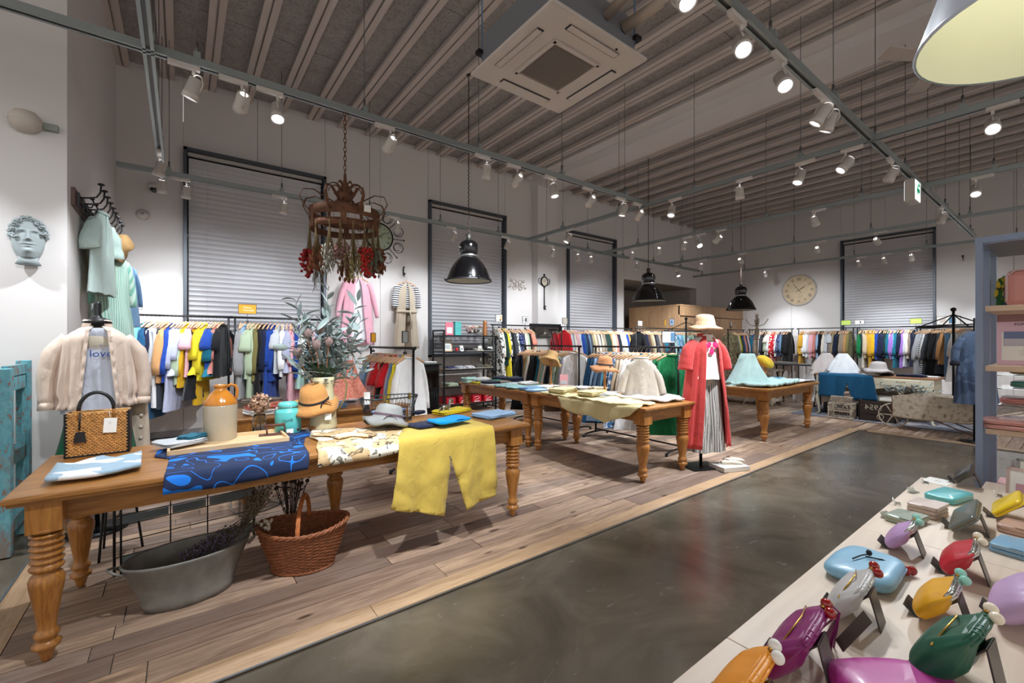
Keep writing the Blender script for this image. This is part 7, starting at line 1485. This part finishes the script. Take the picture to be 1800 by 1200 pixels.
def purse(c, beads, w_, h, loc, rz, lab, ang=40, metal=(190, 188, 184), tas=None, stand_lab=None, gathers=6, flat=False, second=False, bx=.5):
    x, y, z = loc; w_ *= 1.18; h *= .92; t = thing('clasp_purse', lab, 'purse', (x, y, z+.012), 0, None, (0, 0, 0)); t.rotation_mode = 'ZYX'; t.rotation_mode = 'XYZ'
    q = Matrix.Rotation(rz, 4, 'Z') @ Matrix.Rotation(R(ang), 4, 'X'); t.rotation_euler = q.to_euler()
    lm2 = mat('glossy_leather_%02x%02x%02x' % c, c, .42, coat=.12, var=.07, vs=14, bmp=.35, bs=28)
    th0 = h*.25
    def fn(i, j):
        th = i*2*PI; c_, s_ = math.cos(th), math.sin(th); J = j
        wv = math.sin(PI/2*min(1, .25+J*5))**.6
        W_ = w_/2*(1.0*wv if J < .45 else 1-.14*((J-.45)/.55)**1.6); T_ = th0*(math.sin(PI*min(1, .22+J*.66))**.7)*(1-.62*max(0, J-.55)/.45)*wv
        g = 1+.22*math.sin(gathers*2*th+.4)*max(0, J-.4)*1.6
        dip = .05*h*math.sin(gathers*th+1)*J
        return (W_*abs(c_)**.6*(1 if c_ > 0 else -1), T_*s_*g+th0*.5, h*J+dip*.3-.012*math.cos(th)**2*0)
    M().grid(fn, 48, 16, cu=True).obj('leather_body', lm2, t)
    M().grid(lambda i, j: (w_/2*.62*(i*2-1), th0*.5+(j-.5)*th0*.7, h*.985-.01*abs(j*2-1)), 10, 5).obj('gathered_mouth', lm2, t)
    mm_ = mat('clasp_%02x%02x%02x' % metal, metal, .2, .95); m = M()
    for s in (-1, 1):
        m.tube([(-w_*.40, th0*.5, h*.70), (-w_*.39, th0*.5+s*.005, h*.93), (-w_*.34, th0*.5+s*.006, h*1.01), (0, th0*.5+s*.007, h*1.04), (w_*.34, th0*.5+s*.006, h*1.01), (w_*.39, th0*.5+s*.005, h*.93), (w_*.40, th0*.5, h*.70)], .0034, 8, flat=.8)
    for s in (-1, 1): m.ball((s*w_*.40, th0*.5, h*.70), .0045, 8)
    m.tube([(-w_*.40, th0*.5, h*.8), (-w_*.37, th0*.5, h*.97), (-w_*.33, th0*.5, h*1.01), (0, th0*.5, h*1.035), (w_*.33, th0*.5, h*1.01), (w_*.37, th0*.5, h*.97), (w_*.40, th0*.5, h*.8)], .0055, 8)
    for k in range(7): m.tube([(-w_*.3+w_*.1*k, th0*.5-.007, h*1.022), (-w_*.3+w_*.1*k, th0*.5, h*1.05), (-w_*.3+w_*.1*k, th0*.5+.007, h*1.022)], .0036, 6)
    m.obj('metal_clasp' if metal[0] < 200 else 'leather_frame', mm_ if metal[0] < 200 else lm2, t)
    if beads:
        b = mat('bead_%02x%02x%02x' % beads, beads, .08, coat=.6)
        for s in (-1, 1): o = M().ball((w_*bx*.5+s*.009, th0*.5+s*.006, h*1.04+.008), .0115, 16, sz=.9).obj('bead', b, t); M().tube([(w_*bx*.5, th0*.5+s*.005, h*1.03), (w_*bx*.5+s*.004, th0*.5+s*.008, h*1.04+.008)], .005, 8).obj('bead_cap', mat('gold', (206, 166, 90), .25, .9), o)
    if second: 
        M().tube([(-w_*.42, th0*1.15, h*.55), (0, th0*1.3, h*.86), (w_*.42, th0*1.15, h*.62)], .0018, 6).obj('gold_zip', mat('gold', (206, 166, 90)), t)
    if tas:
        m = M()
        for k in range(12): e = Vector((w_*.5+rr.uniform(-.01, .03), -.02-.05*rr.random(), h*.9-.08-.03*rr.random())); m.tube([(w_*.45, th0*.3, h*1.0), (w_*.48, -.01, h*.97), e], .0022, 4)
        m.obj('tassel', lm2, t)
    if stand_lab: stand((x, y-.0, z), rz, stand_lab, h=h*.95, ang=ang)
    return t
Z0 = TZ
def at(u, v, dz=0): p = W(u, v, Z=Z0); return (p.x, p.y, Z0+dz)
AQ, CRB, CRM, WHB = (150, 214, 200), (150, 16, 14), (238, 226, 204), (240, 236, 230)
purse((178, 140, 186), AQ, .135, .095, at(1570, 962), R(4), 'small lilac clasp purse with aqua beads on a stand', stand_lab='gunmetal easel under the small lilac purse')
purse((190, 28, 44), CRM, .145, .105, at(1668, 1005), R(4), 'red clasp purse with cream beads on a stand', stand_lab='gunmetal easel under the red purse')
purse((232, 168, 20), AQ, .14, .105, at(1626, 1080), R(2), 'yellow clasp purse with aqua beads behind the green purse', stand_lab='gunmetal easel under the yellow purse')
purse((16, 84, 62), CRM, .15, .15, at(1645, 1190), R(-4), 'dark green clasp purse with cream beads and gold zip', metal=(206, 166, 90), second=True, stand_lab='gunmetal easel under the green purse', tas=False, ang=34)
purse((196, 164, 206), AQ, .17, .15, at(1762, 1085), R(0), 'large pale lilac clasp purse at the right edge', ang=48, stand_lab='gunmetal easel under the large lilac purse')
purse((128, 20, 100), CRB, .19, .12, at(1378, 1165), R(6), 'magenta clasp purse with dark red beads and tassel', metal=(206, 166, 90), second=True, tas=True, stand_lab='gunmetal easel under the magenta purse', ang=38)
purse((236, 150, 18), WHB, .19, .12, (W(1275, 1255, Z=Z0).x, W(1275, 1255, Z=Z0).y, Z0), R(6), 'orange clasp purse with white beads at the bottom edge', metal=(206, 166, 90), stand_lab='gunmetal easel under the orange purse', ang=38)
purse((186, 184, 182), CRB, .17, .11, at(1478, 1075), R(5), 'silver grey clasp purse with dark red beads', metal=(206, 166, 90), second=True, stand_lab='gunmetal easel under the silver grey purse', ang=38)
# flat ones
def cushion(c, L, Wd, Hh, loc, rz, lab, cat='purse', n_='flat_purse'):
    t = thing(n_, lab, cat, loc, rz); lm2 = mat('glossy_leather_%02x%02x%02x' % c, c, .42, coat=.12, var=.07, vs=14, bmp=.3, bs=30)
    def fn(i, j):
        th = i*2*PI; c_, s_ = math.cos(th), math.sin(th); a = j*PI; k = math.sin(a)**.35 if 0 < j < 1 else 0; pw = .45
        x = abs(c_)**pw*(1 if c_ > 0 else -1)*L/2*k; y = abs(s_)**pw*(1 if s_ > 0 else -1)*Wd/2*k*(1-.12*x/L)
        return (x, y, Hh/2-Hh/2*math.cos(a)+.004*fb(x*20, y*20)*k)
    M().grid(fn, 48, 18, cu=True).obj('leather_body', lm2, t); M().tube([(L/2*.98*math.copysign(abs(math.cos(a))**.45, math.cos(a)), Wd/2*.98*math.copysign(abs(math.sin(a))**.45, math.sin(a)), Hh*.5) for a in [q*2*PI/40 for q in range(40)]], .0018, 5, closed=True).obj('seam', lm2, t); return t
b = cushion((130, 178, 206), .23, .155, .045, at(1522, 1010), R(0), 'flat sky blue leather purse with black cord bow')
cr = mat('black_cord', (20, 20, 24), .6); M().tube([(-.04, .02, .05), (0, .01, .052), (.03, 0, .05), (.06, .01, .05)], .002, 5).obj('cord_bow', cr, b); M().tube([(.0, .0, .052), (.03, -.03, .046), (.05, -.06, .03)], .002, 5).obj('cord_tail', cr, b); M().ball((.03, .0, .054), .008, 8).obj('knot', cr, b)
for s in (0, 1): M().ball((.085+.012*s, -.07-.01*s, .014), .0125, 12).obj('cherry_bead', mat('bead_96100e', CRB, .08, coat=.6), b)
cushion((176, 52, 140), .22, .15, .05, at(1590, 1245), R(-38), 'large flat magenta purse at the bottom edge'); 
pouch((96, 186, 190), .19, .10, .026, at(1668, 876), R(-64)+R(52), 'turquoise long zip wallet near the far end of the purse table', flap=False)
pouch((208, 188, 176), .12, .09, .014, at(1630, 903), R(-12), 'lowest blush card wallet of the small stack', flap=False); pouch((212, 192, 180), .12, .09, .014, at(1630, 903, .015), R(-10), 'middle blush card wallet of the small stack', flap=False); pouch((214, 196, 186), .12, .09, .014, at(1630, 903, .03), R(-8), 'topmost blush card wallet of the small stack')
pouch((150, 160, 144), .12, .09, .026, at(1592, 916), R(-10), 'sage green folded wallet behind the small lilac purse')
pouch((128, 170, 198), .13, .09, .014, at(1785, 970), R(-10), 'lower light blue wallet at the right edge', flap=False); pouch((136, 178, 206), .13, .09, .014, at(1785, 970, .015), R(-8), 'upper light blue wallet at the right edge'); pouch((196, 160, 142), .12, .09, .028, at(1792, 935), R(-8), 'tan pink folded wallet behind the light blue wallets')
def leanw(c, L, h, loc, rz, lab, sl, ang=45, c2=None):
    t = pouch(c, L, h, .022, loc, 0, lab, 'leaning_wallet', flap=False); x, y, z = loc; q = Matrix.Rotation(rz, 4, 'Z') @ Matrix.Rotation(R(ang), 4, 'X') @ Matrix.Translation((0, 0, h/2)) @ Matrix.Rotation(PI/2, 4, 'X') @ Matrix.Rotation(PI, 4, 'X'); t.matrix_world = Matrix.Translation((x, y, z+.014)) @ q; stand((x, y, z), rz, sl, h=h*.95, ang=ang)
leanw((92, 98, 92), .25, .09, at(1680, 928), R(4), 'long grey green metallic wallet leaning on its stand', 'gunmetal easel under the long grey green wallet')
leanw((48, 48, 48), .2, .08, at(1684, 848), R(4), 'black wallet leaning on its stand at the far end of the purse table', 'gunmetal easel under the black wallet')
leanw((236, 200, 30), .17, .10, at(1752, 908), R(4), 'yellow wallet leaning on its stand at the right edge', 'gunmetal easel under the yellow wallet')
t = thing('price_leaflet', 'white price leaflet lying at the far corner of the purse table', 'leaflet', at(1648, 846), R(-8)); M().box((0, 0, .001), (.12, .09, .002)).obj('page', paper, t); text('-- --- --\n--- -- -', .012, ik, t, (0, 0, .0022), (0, 0, 0))
for i, (u, v) in enumerate(((1627, 849), (1606, 866), (1577, 886), (1756, 872), (1560, 910))):
    t = thing('card_holder', 'small clear acrylic card holder, %s' % ['at the far left corner of the purse table', 'beside the turquoise wallet', 'on the left edge near the sage wallet', 'right of the black wallet', 'left of the small lilac purse'][i], 'card holder', at(u, v), rr.uniform(-.5, .5)); M().box((0, 0, .003), (.045, .02, .005)).obj('base', gl, t); M().box((0, .004, .014), (.04, .002, .022), Matrix.Rotation(R(-25), 4, 'X')).obj('card', paper, t)
for (u, v, lb, wd, ht, fc, dy) in ((1757, 868, 'framed price card with a pink wallet picture in front of the steel shelving', .13, .15, pine, 0), (1772, 858, 'second framed price card behind the first one', .13, .16, mat('grey_frame', (150, 146, 144), .5), 0)):
    p = W(u, v, Z=TZ); 
pframe('framed price card with a pink wallet picture in front of the steel shelving', (2.98, .16, .70), -PI/2-.1, .12, .15, mat('pinkish_frame', (196, 170, 160), .5), (196, 150, 160)); pframe('second framed price card behind the pinkish one', (3.12, .13, .72), -PI/2-.1, .14, .15, mat('grey_frame', (160, 158, 158), .5), (200, 196, 200))
t = thing('low_table', 'low pale box table carrying the framed price cards', 'table', (3.08, -.2, 0)); M().box((0, 0, .35), (.34, 1.0, .7)).obj('body', ptm, t, bev=.003); M().box((0, 0, .705), (.345, 1.01, .012)).obj('top', ptm, t)
tg = thing('purse_tag', 'dark hanging tag with barcode sticker below the magenta purse', 'tag', (W(1500, 1160, Z=Z0).x, W(1500, 1160, Z=Z0).y, Z0+.06), 0, None, (R(30), R(-10), R(40))); M().box((0, 0, 0), (.03, .002, .09)).obj('tag_board', mat('tag_brown', (70, 58, 50), .6), tg); M().box((0, -.002, .0), (.02, .001, .06)).obj('barcode_sticker', paper, tg); m = M(); [m.box((0, -.003, -.02+.004*k), (.016, .0006, .0015)) for k in range(10)]; m.obj('barcode', ik, tg)
# many tiny pieces nobody could count singly
for o in C.objects:
    if o.name.split('.')[0] in ('stems', 'flower_heads', 'grasses', 'white_heads', 'pods', 'blooms', 'curls', 'small_hooks', 'leaves', 'wires', 'wire_body', 'side_mesh', 'intake_grille', 'weave', 'woven_wall', 'stakes') and o.type == 'MESH': o['kind'] = 'stuff'
